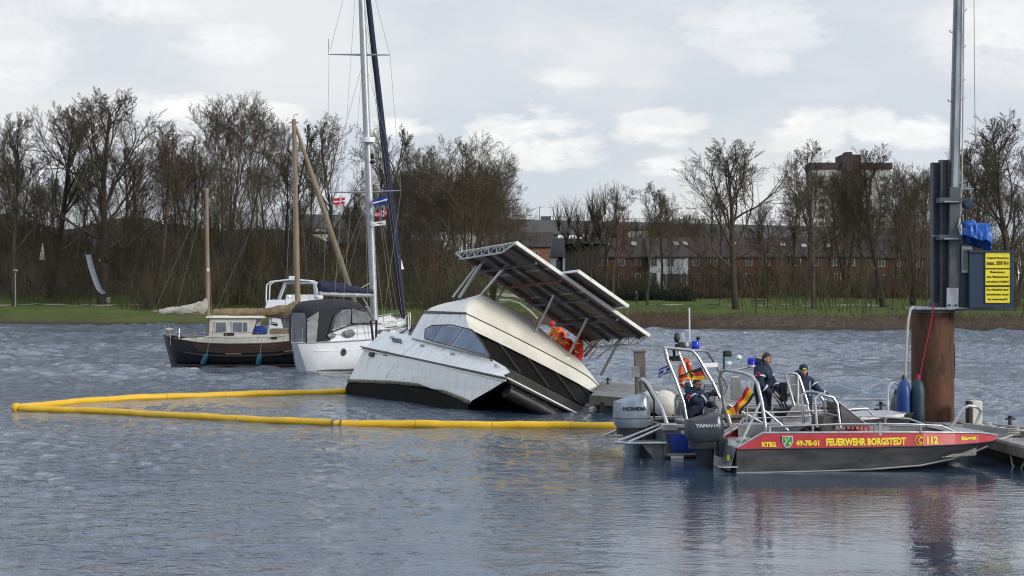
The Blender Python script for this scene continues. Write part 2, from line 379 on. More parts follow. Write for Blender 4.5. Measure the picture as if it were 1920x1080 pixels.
# ================================================================ GROUND
def shore(x): return 146-.33*x+1.2*np.sin(x*.19)+.6*np.sin(x*.53+1)
def gz(x, y):
    s_ = y-shore(x)
    h = -1.2+1.15*sm(-4, 0, s_)+1.35*sm(-.6, 11, s_)+.25*sm(11, 50, s_)+2.1*sm(72, 140, s_)
    h = h+(6+1.6*np.sin(x*.17+1)*np.cos(y*.06)+1.0*np.sin(x*.41)+2.2*sm(-50, -85, x))*sm(34, 100, s_)*sm(-16, -44, x)+4*sm(40, 95, s_)*sm(14, -24, x)
    return h+.10*np.sin(x*.7)*np.sin(y*.53)+.05*np.sin(x*2.1+y)
def G(x, y): return float(gz(np.float64(x), np.float64(y)))
def build_ground():
    xs = np.concatenate([np.linspace(-2600, -150, 20), np.linspace(-140, 140, 281), np.linspace(150, 2600, 20)])
    ss = np.concatenate([[-6], np.linspace(-2, 14, 34), np.linspace(15, 150, 90), np.linspace(165, 420, 16), [700, 1300, 3200]])
    XX, SS = np.meshgrid(xs, ss); SH = shore(np.clip(XX, -160, 160)); YY = SH+SS
    ZZ = gz(np.clip(XX, -160, 160), SH+SS)
    co = np.stack([XX, YY, ZZ], -1).reshape(-1, 3); n, k = XX.shape; idx = np.arange(n*k).reshape(n, k)
    q = np.stack([idx[:-1, :-1], idx[:-1, 1:], idx[1:, 1:], idx[1:, :-1]], -1).reshape(-1, 4)
    m = bpy.data.materials.new('ground'); m.use_nodes = True; t = NT(m.node_tree); p = m.node_tree.nodes['Principled BSDF']
    geo = t.n('ShaderNodeNewGeometry').outputs['Position']
    z = t.n('ShaderNodeSeparateXYZ'); t.put(z, 0, geo)
    a = t.noise(geo, .12, 6, .65); b = t.noise(geo, 1.6, 5, .6)
    lawn = t.mix(t.rng(a, .35, .65), (.046, .082, .011), (.088, .118, .020))
    lawn = t.mix(t.rng(b, .45, .75, 0, .5), lawn, (.10, .10, .05))
    soil = t.mix(t.rng(b, .35, .65), (.060, .045, .032), (.105, .080, .052))
    # right of the big yacht the bank is leaf litter and dead stalks, left of it rough grass
    side = t.rng(t.math('ADD', z.outputs[0], t.math('MULTIPLY', a, 10)), -12., 8.)
    low = t.rng(t.math('ADD', z.outputs[2], t.math('MULTIPLY', b, .5)), 1.55, 1.25)
    c = t.mix(t.math('MULTIPLY', low, t.math('ADD', .25, t.math('MULTIPLY', side, .75))), lawn, soil)
    c = t.mix(t.rng(z.outputs[2], .35, .12), c, (.05, .044, .036))
    wood = t.rng(t.math('ADD', z.outputs[2], t.math('MULTIPLY', a, 1.)), 2.7, 3.6)
    c = t.mix(t.math('MULTIPLY', wood, t.rng(z.outputs[0], 0., -25.)), c, (.052, .042, .028))
    t.put(p, 'Base Color', c); p.inputs['Roughness'].default_value = .95; p.inputs['Specular IOR Level'].default_value = .15
    bn = t.n('ShaderNodeBump'); bn.inputs['Strength'].default_value = .8; bn.inputs['Distance'].default_value = .15
    t.put(bn, 'Height', b); t.put(p, 'Normal', bn.outputs[0])
    kind(fastmesh('ground', co, q, [m], smooth=True))
build_ground()
def strip(name, pts, w_, m, lift=.05):
    b = MB(); vs = []
    for i, (x, y) in enumerate(pts):
        for s_ in (-1, -.33, .33, 1): yy = y+s_*w_/2; vs.append((x, yy, G(x, yy)+lift))
    b.add(vs, [(i*4+j, i*4+j+1, i*4+j+5, i*4+j+4) for i in range(len(pts)-1) for j in range(3)]); return kind(b.build(name, m))
strip('path', [(x, shore(x)+38+26*float(sm(-30, 12, x))) for x in np.linspace(-75, 90, 160)], 2.4, 'path_mat')
strip('path', [(x, 226+x*.4) for x in np.linspace(-7, 6, 20)], 10, 'path_mat', .08)
# ================================================================ TREES
def gen_tree(seed, H, n=(9, 7, 8, 7), spread=.62, bole=.22, r0=.32, trop=.10, multi=1, wob=.16, ll=(.50, .50, .45, .45), env=None):
    rd = random.Random(seed); segs = ([], [])
    def rv(): return V((rd.gauss(0,1), rd.gauss(0,1), rd.gauss(0,1)))
    def reach(p, d):   # distance to the rounded crown envelope
        if env is None: return 1e9
        c = V((0,0,H*env[2])); q = V(((p.x-c.x)/(H*env[0]), (p.y-c.y)/(H*env[0]), (p.z-c.z)/(H*env[1]))); e = V((d.x/(H*env[0]), d.y/(H*env[0]), d.z/(H*env[1])))
        a = e.dot(e); b = q.dot(e); c_ = q.dot(q)-1; D = b*b-a*c_
        return max(.0, (-b+math.sqrt(D))/a) if D > 0 else 0.
    def grow(p, d, L, r, lev, top=False):
        k = (9, 6, 5, 3, 2)[lev]; st = L/k; pts = [(p.copy(), r, d.copy())]
        for i in range(k):
            d = (d+rv()*wob*(.35, 1, .8, .6, .4)[lev]+V((0,0,trop*(1 if lev < 3 else .35)))).normalized()
            q = p+d*st; r2 = r*(1-(.82 if lev else .8)*(i+1)/k)
            r1 = r*(1-(.82 if lev else .8)*i/k)
            segs[0 if lev == 0 else 1].append((p, q, max(r1, .0105), max(r2, .0085))); p = q; pts.append((q.copy(), r2, d.copy()))
        if lev >= len(n): return
        m = n[lev]; lo = bole if lev == 0 else .22
        for j in range(m):
            t = lo+(1-lo)*((j+rd.random()*.8)/m)**(.85); t = min(t, .99); f = t*k; i = int(f); q = pts[i][0].lerp(pts[min(i+1, k)][0], f-i)
            rr = pts[i][1]; dd = pts[i][2]
            side = (rv()-dd*rv().dot(dd)); side = (side-dd*side.dot(dd)).normalized()
            a = spread*(1.25-.5*t)*rd.uniform(.75, 1.2) if lev == 0 else rd.uniform(.45, .85)
            nd = (dd*math.cos(a)+side*math.sin(a)).normalized()
            LL = (H if lev == 0 else L)*ll[min(lev, 3)]*(1.15-.6*t if lev == 0 else 1.1-.45*t)*rd.uniform(.75, 1.15)
            if env is not None:
                dd_ = reach(q, (nd+V((0,0,.35))).normalized()); LL = dd_*rd.uniform(.80, 1.0) if lev == 0 else min(LL, dd_*rd.uniform(.85, 1.1)+.8)
                if dd_ <= 0 and lev < 2: continue
            grow(q, nd, LL, min(rr*.66, r*(.42 if lev else .36)), lev+1)
    for i in range(multi):
        d = V((rd.uniform(-.4, .4), rd.uniform(-.4, .4), 1)).normalized() if multi > 1 else V((rd.uniform(-.05,.05), 0, 1)).normalized()
        grow(V((rd.uniform(-.3,.3)*(multi > 1), rd.uniform(-.3,.3)*(multi > 1), -.3)), d, H*.93*(1 if multi == 1 else rd.uniform(.75, 1)), r0*(1 if multi == 1 else .5), 0)
    return segs
def seg_mesh(name, segs, m, n=3):
    P = np.array([tuple(s_[0]) for s_ in segs]); Q = np.array([tuple(s_[1]) for s_ in segs]); r1 = np.array([s_[2] for s_ in segs]); r2 = np.array([s_[3] for s_ in segs])
    return arr_mesh(name, P, Q, r1, r2, m, n)
def arr_mesh(name, P, Q, r1, r2, m, n=3, parent=None, obj=True):
    D = Q-P; D /= np.linalg.norm(D, axis=1)[:, None]+1e-9
    A = np.where(np.abs(D[:, 2:3]) < .9, np.array([[0,0,1.]]), np.array([[1.,0,0]])); U = np.cross(D, A); U /= np.linalg.norm(U, axis=1)[:, None]; Wv = np.cross(D, U)
    vs = []
    for (B, r) in ((P, r1), (Q, r2)):
        for j in range(n):
            t = 2*math.pi*j/n; vs.append(B+(U*math.cos(t)+Wv*math.sin(t))*r[:, None])
    vs = np.stack(vs, 1).reshape(-1, 3); base = np.arange(len(P))[:, None]*2*n
    q = np.concatenate([base+np.array([[j, (j+1) % n, n+(j+1) % n, n+j]]) for j in range(n)], 1).reshape(-1, 4)
    o = fastmesh(name, vs, q, [m], smooth=(n > 3)); return o
PROTO = {}
def proto(key, tm, cm, **kw):
    a, b = gen_tree(**kw)
    t = seg_mesh('trunk', a, tm, 6); c = seg_mesh('crown', b, cm, 3)
    PROTO[key] = (t.data, c.data); bpy.data.objects.remove(t); bpy.data.objects.remove(c)
proto('oak', 'bark', 'twig', seed=1, H=20, n=(18,9,9,8), spread=.80, bole=.20, r0=.42, trop=.10, ll=(.58,.50,.42,.42), env=(.37,.40,.60))
proto('oak2', 'bark', 'twig', seed=5, H=20, n=(17,9,9,8), spread=.75, bole=.22, r0=.38, trop=.11, ll=(.54,.48,.42,.42), env=(.32,.41,.59))
proto('tall', 'bark', 'twig', seed=2, H=20, n=(16,9,8,7), spread=.62, bole=.30, r0=.28, trop=.12, ll=(.45,.46,.42,.42), env=(.22,.37,.63))
proto('tall2', 'bark_light', 'twig_olive', seed=8, H=20, n=(15,9,8,7), spread=.65, bole=.34, r0=.26, trop=.11, ll=(.42,.46,.42,.42), env=(.20,.35,.65))
proto('fan', 'bark', 'twig_olive', seed=3, H=20, n=(9,8,8,8), spread=.55, bole=.15, r0=.36, trop=.13, multi=4, env=(.30,.46,.54), ll=(.42,.48,.45,.45))
proto('willow', 'bark_light', 'twig_olive', seed=4, H=20, n=(8,8,8,8), spread=.65, bole=.08, r0=.36, trop=.09, multi=5, env=(.36,.48,.50), wob=.22, ll=(.45,.5,.5,.5))
proto('birch', 'bark_light', 'twig_red', seed=6, H=20, n=(13,7,8,7), spread=.6, bole=.22, r0=.20, trop=.08, ll=(.28,.5,.5,.5))
def pollard(seed):
    rd = random.Random(seed); a = []; b = []
    def run(p, d, L, r, k, lst, w_=.1):
        for i in range(k):
            d = (d+V((rd.gauss(0,w_), rd.gauss(0,w_), .04))).normalized(); q = p+d*L/k; lst.append((p, q, r*(1-.35*i/k), r*(1-.35*(i+1)/k))); p = q
        return p, d
    p, d = run(V((0,0,-.2)), V((0,0,1)), 9, .28, 6, a, .04)
    for j in range(6):
        an = j*1.05+rd.random()*.5; s0 = V((0,0,rd.uniform(5.5, 9)))
        e, dd = run(s0, V((math.cos(an)*.8, math.sin(an)*.8, .8)).normalized(), rd.uniform(3, 5.5), .15, 5, b, .12)
        b.append((e-V((0,0,.25)), e+V((0,0,.3)), .26, .24))
        for k in range(46):
            run(e, V((rd.gauss(0,.35), rd.gauss(0,.35), 1)).normalized(), rd.uniform(2, 4.6), .028, 3, b, .08)
    t = seg_mesh('trunk', a, 'bark', 6); c = seg_mesh('crown', b, 'twig', 3); PROTO['pollard'] = (t.data, c.data)
    bpy.data.objects.remove(t); bpy.data.objects.remove(c)
pollard(4)
PH = {k: max(v.co.z for v in PROTO[k][1].vertices) for k in PROTO}
TREES = []
def tree(kind_, px, top, Y, label, group, name='bare_tree', wide=1., rot=None):
    x = WX(px, Y); z = G(x, Y); H = CH+(HY-top)/FP*Y-z; sc = H/PH[kind_]
    e = thing(name, label, 'tree', (x, Y, z), None, group)
    e.rotation_euler = (0, 0, random.uniform(0, 6.28) if rot is None else rot); e.scale = (sc*wide, sc*wide, sc)
    for nm, me in zip(('trunk', 'crown'), PROTO[kind_]):
        o = bpy.data.objects.new(nm, me); COL.objects.link(o); o.parent = e
    return e
gA = 'bare trees along the far shore'
for a in (
 ('tall',  28, 205, 205, 'tall slender bare tree beside the lamp post at the far left'),
 ('oak2',  95, 185, 214, 'bare tree between the lamp post and the playground slide'),
 ('oak',  190, 162, 204, 'tallest broad-crowned bare tree, rising right beside the playground slide'),
 ('tall2',300, 222, 212, 'slim pale-barked bare tree right of the slide, left of the short wooden mast'),
 ('fan',  437, 168, 196, 'fan-shaped bare tree behind the motorsailer wheelhouse, between its two masts'),
 ('tall', 368, 250, 224, 'thin bare tree behind the short mizzen mast of the motorsailer'),
 ('tall', 545, 222, 216, 'bare tree directly behind the top of the tall wooden mast'),
 ('tall2',632, 208, 214, 'pale bare tree seen left of the white yacht mast below its upper spreaders'),
 ('tall', 725, 232, 232, 'bare tree between the yacht mast and its dark furled headsail'),
 ('willow',800, 262, 185, 'dense olive-brown willow right of the dark furled headsail'),
 ('willow',872, 240, 180, 'widest dense bare willow above the solar roof of the sunken catamaran'),
 ('fan',  925, 300, 200, 'low bushy bare tree at the right end of the willow group over the catamaran'),
 ('birch',1150, 345, 215, 'thin bare tree with reddish twigs left of the grey house'),
 ('tall2',1214, 338, 192, 'slender bare tree standing on the lawn in front of the grey house'),
 ('oak',  1380, 256, 168, 'large spreading bare tree at the water edge right of the grey house'),
 ('tall2',1524, 256, 172, 'tall bare tree in front of the left edge of the tower block'),
 ('oak2', 1655, 268, 180, 'dark thick-trunked bare tree in front of the right half of the tower block'),
 ('fan',  1712, 300, 170, 'multi-stemmed bare tree just left of the steel pile'),
 ('oak2', 1905, 205, 172, 'large leaning bare tree at the far right behind the blue control box'),
 ('tall', 1845, 262, 205, 'bare tree behind the rope right of the crane mast')):
    tree(*a, group=gA, wide={'willow': 1.0, 'oak': 1.2, 'fan': 1.05, 'oak2': 1.12}.get(a[0], 1.08))
for px, top in ((1083,352),(1108,340),(1135,338)):
    tree('pollard', px, top, 236, {1083:'leftmost pollarded tree with knobbly branch ends beside the dark slate-roofed building', 1108:'middle pollarded tree with knobbly branch ends above the dark slate-roofed building', 1135:'rightmost pollarded tree with knobbly branch ends near the brick terrace'}[px], 'pollarded trees by the slate-roofed building', 'pollarded_tree', .8)
rd = random.Random(11)
def rowt(n, x0, x1, t0, t1, y0, y1, kinds, label, group):
    for i in range(n):
        px = x0+(x1-x0)*(i+.5+rd.uniform(-.4, .4))/n
        w_ = ('first','second','third','fourth','fifth','sixth','seventh','eighth','ninth','tenth','eleventh','twelfth','thirteenth','fourteenth','fifteenth','sixteenth')[i]
        tree(rd.choice(kinds), px, rd.uniform(t0, t1), rd.uniform(y0, y1), w_+' bare tree '+label, group, wide=rd.uniform(.85, 1.15))
rowt(12, -30, 345, 225, 345, 216, 258, ('tall','tall2','oak2','fan'), 'from the left in the wood behind the playground slide', 'trees of the wooded slope')
rowt(12, 335, 700, 280, 385, 210, 258, ('tall','tall2','fan','birch'), 'from the left behind the masts of the moored boats', 'trees of the thicket behind the moored boats')
rowt(9, 700, 960, 300, 380, 205, 250, ('tall','willow','fan'), 'from the left behind the willow group', 'trees behind the willow group')
rowt(16, 1135, 1760, 345, 430, 225, 264, ('tall2','birch','tall'), 'from the left in the row before the terrace', 'thin trees before the terrace')
rowt(9, 1425, 1770, 290, 380, 200, 262, ('tall','tall2','oak2','fan'), 'from the left in the row before the tower block', 'trees before the tower block')
rowt(7, 1770, 1990, 265, 350, 190, 250, ('tall','tall2','oak2'), 'from the left in the wood behind the control box', 'trees at the right edge')
rowt(5, -300, -50, 210, 300, 205, 250, ('tall','oak2','oak'), 'from the left in the wood beyond the left edge', 'trees beyond the left edge')
rowt(4, 2000, 2230, 230, 320, 180, 230, ('tall','oak2','fan'), 'from the left in the wood beyond the right edge', 'trees beyond the right edge')
rowt(8, 1180, 1330, 395, 425, 330, 420, ('oak2','willow'), 'from the left among the low ones below the viaduct', 'distant trees below the viaduct')
# ---- undergrowth and thickets: nobody could count the stems
def stems(name, m, N, xr, sr, hr, rad, seed, fan=.35, px=False, sub=5, gfun=None):
    r = np.random.RandomState(seed); x = r.uniform(*xr, N); s_ = r.uniform(*sr, N); 
    dens = (np.sin(x*.31+seed)+np.sin(x*.13+s_*.2+seed*2)+r.uniform(-1.6, 1.6, N)) > -.6
    x, s_ = x[dens], s_[dens]; N = len(x); y = shore(x)+s_; z = gz(x, y)-.1
    h = (hr[0]+(hr[1]-hr[0])*r.beta(1.3, 2.2, N))*(.85+.2*np.sin(x*.4+seed)+.15*np.sin(x*1.3)); B = np.stack([x, y, z], 1)
    P, Q, R1, R2 = [], [], [], []
    d = np.stack([r.normal(0, fan*.6, N), r.normal(0, fan*.6, N), np.ones(N)], 1); d /= np.linalg.norm(d, axis=1)[:, None]
    mid = B+d*(h*.5)[:, None]; d2 = d+r.normal(0, .18, (N, 3)); tip = mid+d2*(h*.5)[:, None]
    P += [B, mid]; Q += [mid, tip]; R1 += [np.full(N, rad), np.full(N, rad*.7)]; R2 += [np.full(N, rad*.7), np.full(N, rad*.3)]
    for k in range(sub):
        t = r.uniform(.25, .95, N)[:, None]; p = B+(tip-B)*t; dd = d+r.normal(0, fan*1.3, (N, 3)); q = p+dd*(h*r.uniform(.15, .32, N))[:, None]
        P.append(p); Q.append(q); R1.append(np.full(N, rad*.5)); R2.append(np.full(N, rad*.25))
    o = arr_mesh(name, *(np.concatenate(a) for a in (P, Q, R1, R2)), m, 3)
    return kind(o, 'stuff')
def st(o, l, c): o['label'] = l; o['category'] = c; return o
st(stems('undergrowth', 'brush', 4800, (-95, -6), (40, 95), (2, 12), .04, 1, .45, sub=8), 'dense brown undergrowth and saplings on the wooded slope behind the moored boats', 'undergrowth')
st(stems('thicket', 'brush', 2400, (-42, -3), (12, 45), (1.5, 8), .035, 2, .45, sub=8), 'tangled thicket behind the moored motorsailer and white yacht', 'thicket')
st(stems('bank_scrub', 'brush_warm', 7500, (-12, 75), (.5, 9.5), (.2, 1.1), .016, 3, .6), 'brown scrub and dead stalks on the far bank right of the catamaran', 'scrub')
st(stems('saplings', 'brush', 420, (22, 75), (6, 50), (2, 10), .04, 4, .3, sub=12), 'thin saplings along the bank left and right of the steel pile', 'saplings')
st(stems('hedge', 'brush_warm', 2600, (24, 72), (98, 106), (1.0, 3.0), .05, 5, .3), 'reddish brown beech hedge in front of the long brick terrace', 'hedge')
st(stems('shrubs', 'ivy', 1500, (8, 26), (90, 99), (.8, 2.2), .09, 6, .5), 'low green shrubs in front of the grey house', 'shrubs')
st(stems('reeds', 'reed', 2600, (-75, 75), (-.6, 2.2), (.3, .9), .012, 7, .4, sub=2), 'dry grass and reed stubble along the far waterline', 'reeds')
st(stems('garden_bushes', 'brush', 2600, (2, 70), (100, 122), (1.5, 7.0), .045, 9, .45, sub=8), 'brown garden bushes around the brick terrace', 'bushes')
def far_wood():
    r = np.random.RandomState(5); N = 5200; x = r.uniform(-260, 190, N); y = r.uniform(560, 640, N)
    h = 17+4*np.sin(x*.05)+3*np.sin(x*.17+1)+r.uniform(-4, 3, N); B = np.stack([x, y, np.full(N, 3.)], 1); T = B+np.stack([r.normal(0, 1.5, N), r.normal(0, 1, N), h], 1)
    P = [B]; Q = [T]; R1 = [np.full(N, .3)]; R2 = [np.full(N, .08)]
    for k in range(6):
        t = r.uniform(.3, .95, N)[:, None]; p = B+(T-B)*t; P.append(p); Q.append(p+np.stack([r.normal(0, 2.2, N), r.normal(0, 2, N), r.uniform(1, 5, N)], 1)); R1.append(np.full(N, .15)); R2.append(np.full(N, .06))
    o = arr_mesh('distant_wood', *(np.concatenate(a) for a in (P, Q, R1, R2)), 'brush', 3); kind(o, 'stuff')
    st(o, 'distant bare wood reading as a brown band below the viaduct', 'wood')
far_wood()
# ================================================================ BUILDINGS
def window(par, c, w_, h_, n, yv, cross=True, m='window_frame'):
    """window in a wall; c centre, n outward normal (unit), yv horizontal direction"""
    c, n, yv = V(c), V(n), V(yv); up = V((0,0,1)); b = MB(); t = .10
    R = Matrix((yv, n, up)).transposed()
    for sx in (-1, 1): b.box(c+yv*sx*(w_/2-t/2)+n*.03, (t, .1, h_), R)
    for sz in (-1, 1): b.box(c+up*sz*(h_/2-t/2)+n*.03, (w_-2*t, .1, t), R)
    if cross: b.box(c+n*.02, (.06, .07, h_-2*t), R)
    f = b.build('window', m, par, world=True, smooth=False)
    p = MB().box(c, (w_-2*t, .03, h_-2*t), R)
    me = p.build('pane', 'pane', None, smooth=False); I = TM[par.name].inverted(); me.data.transform(I); me.parent = f
    return f
def house(label, x0, x1, y0, dep, z0, eave, ridge, wm, rm, wins, name='brick_terrace', over=.4, cat='building'):
    e = thing(name, label, cat, ((x0+x1)/2, y0, z0)); L = x1-x0
    b = MB(); b.box(((x0+x1)/2, y0+dep/2, (z0+eave)/2-.5), (L, dep, eave-z0+1)); b.add([(x0,y0,eave),(x0,y0+dep,eave),(x0,y0+dep/2,ridge-.1),(x1,y0,eave),(x1,y0+dep,eave),(x1,y0+dep/2,ridge-.1)], [(0,1,2),(3,5,4),(0,2,5,3),(1,4,5,2),(0,3,4,1)])
    b.build('wall', wm, e, True, False)
    r = MB()
    for s_ in (0, 1):
        ya = y0-over if s_ == 0 else y0+dep+over; ym = y0+dep/2
        q = [(x0-.25, ya, eave-.2), (x1+.25, ya, eave-.2), (x1+.25, ym, ridge), (x0-.25, ym, ridge)]
        r.prism(q, (0, 0, .22))
    ro = r.build('roof', rm, e, True, False)
    g = MB().tube([(x0, y0-over-.05, eave-.15), (x1, y0-over-.05, eave-.15)], .09, 6).build('gutter', 'roof_slate', e, True)
    for (cx, cz, w_, h_) in wins: window(e, (cx, y0-.02, cz), w_, h_, (0,-1,0), (1,0,0))
    return e, ro
HYd = 283.
def hx(px, Y=HYd): return WX(px, Y)
def hz(py, Y=HYd): return CH-(py-HY)/FP*Y
def roww(px0, px1, step, rows_, jit=0):
    out = []
    p = px0
    while p < px1:
        for (py, w_, h_) in rows_: out.append((hx(p), hz(py), w_, h_))
        p += step
    return out
def chimney(e, ro, x, y, z, h=1.2):
    c = MB().box((x, y, z+h/2), (.9, .7, h+.6)); o = c.build('chimney', 'brick', None, smooth=False, bevel=.02); o.data.transform(TM[e.name].inverted()); o.parent = ro
def skylights(e, ro, pxs, py):
    for p in pxs:
        o = MB().box((hx(p), HYd+2.0, hz(py)), (.9, .16, .9), Matrix.Rotation(-.85, 3, 'X')).build('skylight', 'window_frame', None, smooth=False); o.data.transform(TM[e.name].inverted()); o.parent = ro
t1, r1_ = house('red brick terrace with dark tiled roof left of the pale grey house', hx(1122), hx(1214), HYd, 9, hz(549), hz(481), hz(446), 'brick', 'roof_tile', roww(1134, 1206, 31, ((492,1.15,1.3),(519,1.0,1.3))))
skylights(t1, r1_, (1140, 1190), 456)
t2, r2_ = house('pale grey rendered house in the middle of the terrace', hx(1215), hx(1289), HYd-1.2, 10.2, hz(549), hz(481), hz(446), 'render_grey', 'roof_tile',
    [(hx(1225), hz(490), 1.2, 1.9), (hx(1256), hz(490), 1.2, 1.9), (hx(1225), hz(521), 1.1, 1.9), (hx(1243), hz(524), .9, 2.2), (hx(1281), hz(524), 1., 2.2)], 'grey_house')
MB().box((hx(1262), HYd-1.3, hz(527)), (2.4, .2, 2.5)).build('garage_door', 'roof_slate', t2, True, False)
skylights(t2, r2_, (1270, 1287), 456)
t3, r3_ = house('long red brick terrace behind the large waterside tree', hx(1290), hx(1478), HYd, 9, hz(549), hz(481), hz(446), 'brick', 'roof_tile', roww(1305, 1470, 33, ((490,1.2,1.6),(521,1.2,1.6)))+[(hx(1433), hz(520), .8, 1.0)])
skylights(t3, r3_, (1380, 1471), 457)
t4, r4_ = house('red brick terrace with white windows in front of the tower block', hx(1480), hx(1640), HYd, 9, hz(549), hz(480), hz(444), 'brick', 'roof_tile', roww(1481+13, 1630, 34, ((490,1.3,1.6),))+[(hx(1512), hz(518), .9, 1.2), (hx(1610), hz(525), 1.4, 1.2), (hx(1570), hz(520), 1.2, 1.4)])
skylights(t4, r4_, (1558, 1511), 460)
t5, r5_ = house('end of the brick terrace partly hidden behind the steel pile', hx(1642), hx(1765), HYd+3, 9, hz(549), hz(482), hz(448), 'brick', 'roof_tile', roww(1660, 1750, 36, ((492,1.2,1.4),(522,1.1,1.4))))
for e_, r_, ps in ((t1, r1_, (1165,)), (t3, r3_, (1340, 1432)), (t4, r4_, (1600,)), (t5, r5_, (1700,))):
    for p_ in ps: chimney(e_, r_, hx(p_), HYd+4.5, hz(447))
# dark slate-roofed building with the tall mansard end
e = thing('slate_building', 'dark building with steep slate end roof behind the solar roof of the catamaran', 'building', (hx(1065), 276, hz(545)))
MB().box((hx(1085), 284, (hz(460)+hz(550))/2), (hx(1122)-hx(1045), 10, hz(460)-hz(550))).build('wall', 'dark_inside', e, True, False)
MB().box((hx(1085), 283, hz(454)), (hx(1124)-hx(1046), 13, .9)).build('roof', 'roof_slate', e, True, False)
a0, a1 = hx(1030), hx(1057)
MB().prism([(a0-.1,274,hz(484)),(a1,274,hz(484)),(a1-.1,276,hz(449)),(a0+.45,276,hz(449))], (0,8,0)).build('mansard_roof', 'roof_slate', e, True, False)
MB().box((a0+.55, 277, (hz(484)+hz(545))/2), (.8, 5, hz(484)-hz(545))).box((a1-.25, 277, (hz(484)+hz(545))/2), (.4, 5, hz(484)-hz(545))).build('wall', 'render_grey', e, True, False)
window(e, (hx(1044), 276, hz(508)), 1.1, 3.6, (0,-1,0), (1,0,0), False, 'roof_slate')
for i in range(9):
    MB().box((hx(1040)+.02*i, 273.9, hz(483)+i*.36), (a1-a0-.3-.04*i, .06, .05)).build('shingle_course', 'steel_beam', e, True, False)
# houses glimpsed behind the trees
def small_house(label, px, Y, w_, zt, zr, wm, rm, wins, name='house'):
    x = WX(px, Y); z0 = G(x, Y)-.5
    f = lambda py: CH-(py-HY)/FP*Y
    return house(label, x-w_/2, x+w_/2, Y, 8, z0, f(zt), f(zr), wm, rm, [(WX(p, Y), f(q), a_, b_) for (p, q, a_, b_) in wins], name)
small_house('red brick house with a white window behind the yacht mast', 690, 262, 13, 455, 428, 'brick', 'roof_tile', [(673,478,1.5,1.9),(650,478,1.2,1.6),(735,478,1.2,1.6)])
small_house('light brick house behind the willow left of the catamaran roof', 792, 268, 6, 480, 452, 'brick_light', 'roof_tile', [(788,490,1.3,1.3),(793,514,2.2,1.5)])
small_house('red gabled house far behind the catamaran solar roof', 1000, 330, 8, 462, 436, 'brick_light', 'roof_tile', [(1004,476,1.2,1.2)])
small_house('white house glimpsed between trunks above the playground slide', 195, 258, 5, 462, 448, 'render_white', 'roof_slate', [(190,476,.9,1.2)])
small_house('pale house with a small window on the wooded slope left of the slide', 128, 262, 6, 466, 450, 'brick', 'roof_slate', [(131,476,1.3,1.3)])
# white tents between trunks
for lab, px, y0_, y1_ in (('white pointed tent cloth between the trunks left of the slide', 77, 455, 487), ('white pointed tent cloth just right of the slide top', 190, 458, 490)):
    Y = 222; a_, b_, c_ = W(px-4, y1_, Y), W(px+5, y1_, Y), W(px+2, y0_, Y)
    tag(MB().loft([[a_, b_, b_+V((0,.7,0)), a_+V((0,.7,0))], [c_+V((-.03,.3,0)), c_+V((.03,.3,0)), c_+V((.03,.36,0)), c_+V((-.03,.36,0))]]).build('tent', 'render_white'), lab, 'tent')
# tower block
Yt = 620.
def tower():
    X = lambda p: WX(p, Yt); Z = lambda p: CH-(p-HY)/FP*Yt
    e = thing('tower_block', 'tall brick and beige tower block with a raised lift housing behind the trees', 'building', (X(1596), Yt, 3))
    MB().box(((X(1522)+X(1578))/2, Yt+6, (Z(318)+2)/2), (X(1578)-X(1522), 12, Z(318)-2)).box(((X(1614)+X(1670))/2, Yt+6, (Z(318)+2)/2), (X(1670)-X(1614), 12, Z(318)-2)).build('wall', 'render_beige', e, True, False)
    MB().box((X(1596), Yt+5.5, (Z(290)+2)/2), (X(1614)-X(1578)-.02, 13.6, Z(290)-2)).box((X(1594), Yt+5, Z(288)), (2.6, 6, 1.6)).build('stair_core', 'brick_high', e, True, False)
    MB().box((X(1549), Yt+6, Z(311)), (X(1577.5)-X(1519), 13, Z(305)-Z(317))).box((X(1644), Yt+6, Z(311)), (X(1673)-X(1615), 13, Z(305)-Z(317))).build('parapet', 'brick_high', e, True, False)
    for k in range(12):
        zz = Z(335)-k*2.9
        if zz < 6: break
        for p in (1540, 1562, 1630, 1655):
            window(e, (X(p), Yt-.03, zz), 1.8, 1.5, (0,-1,0), (1,0,0), False, 'concrete_far')
        window(e, (X(1590), Yt-1.33, zz), 1.6, 1.2, (0,-1,0), (1,0,0), False, 'concrete_far')
tower()
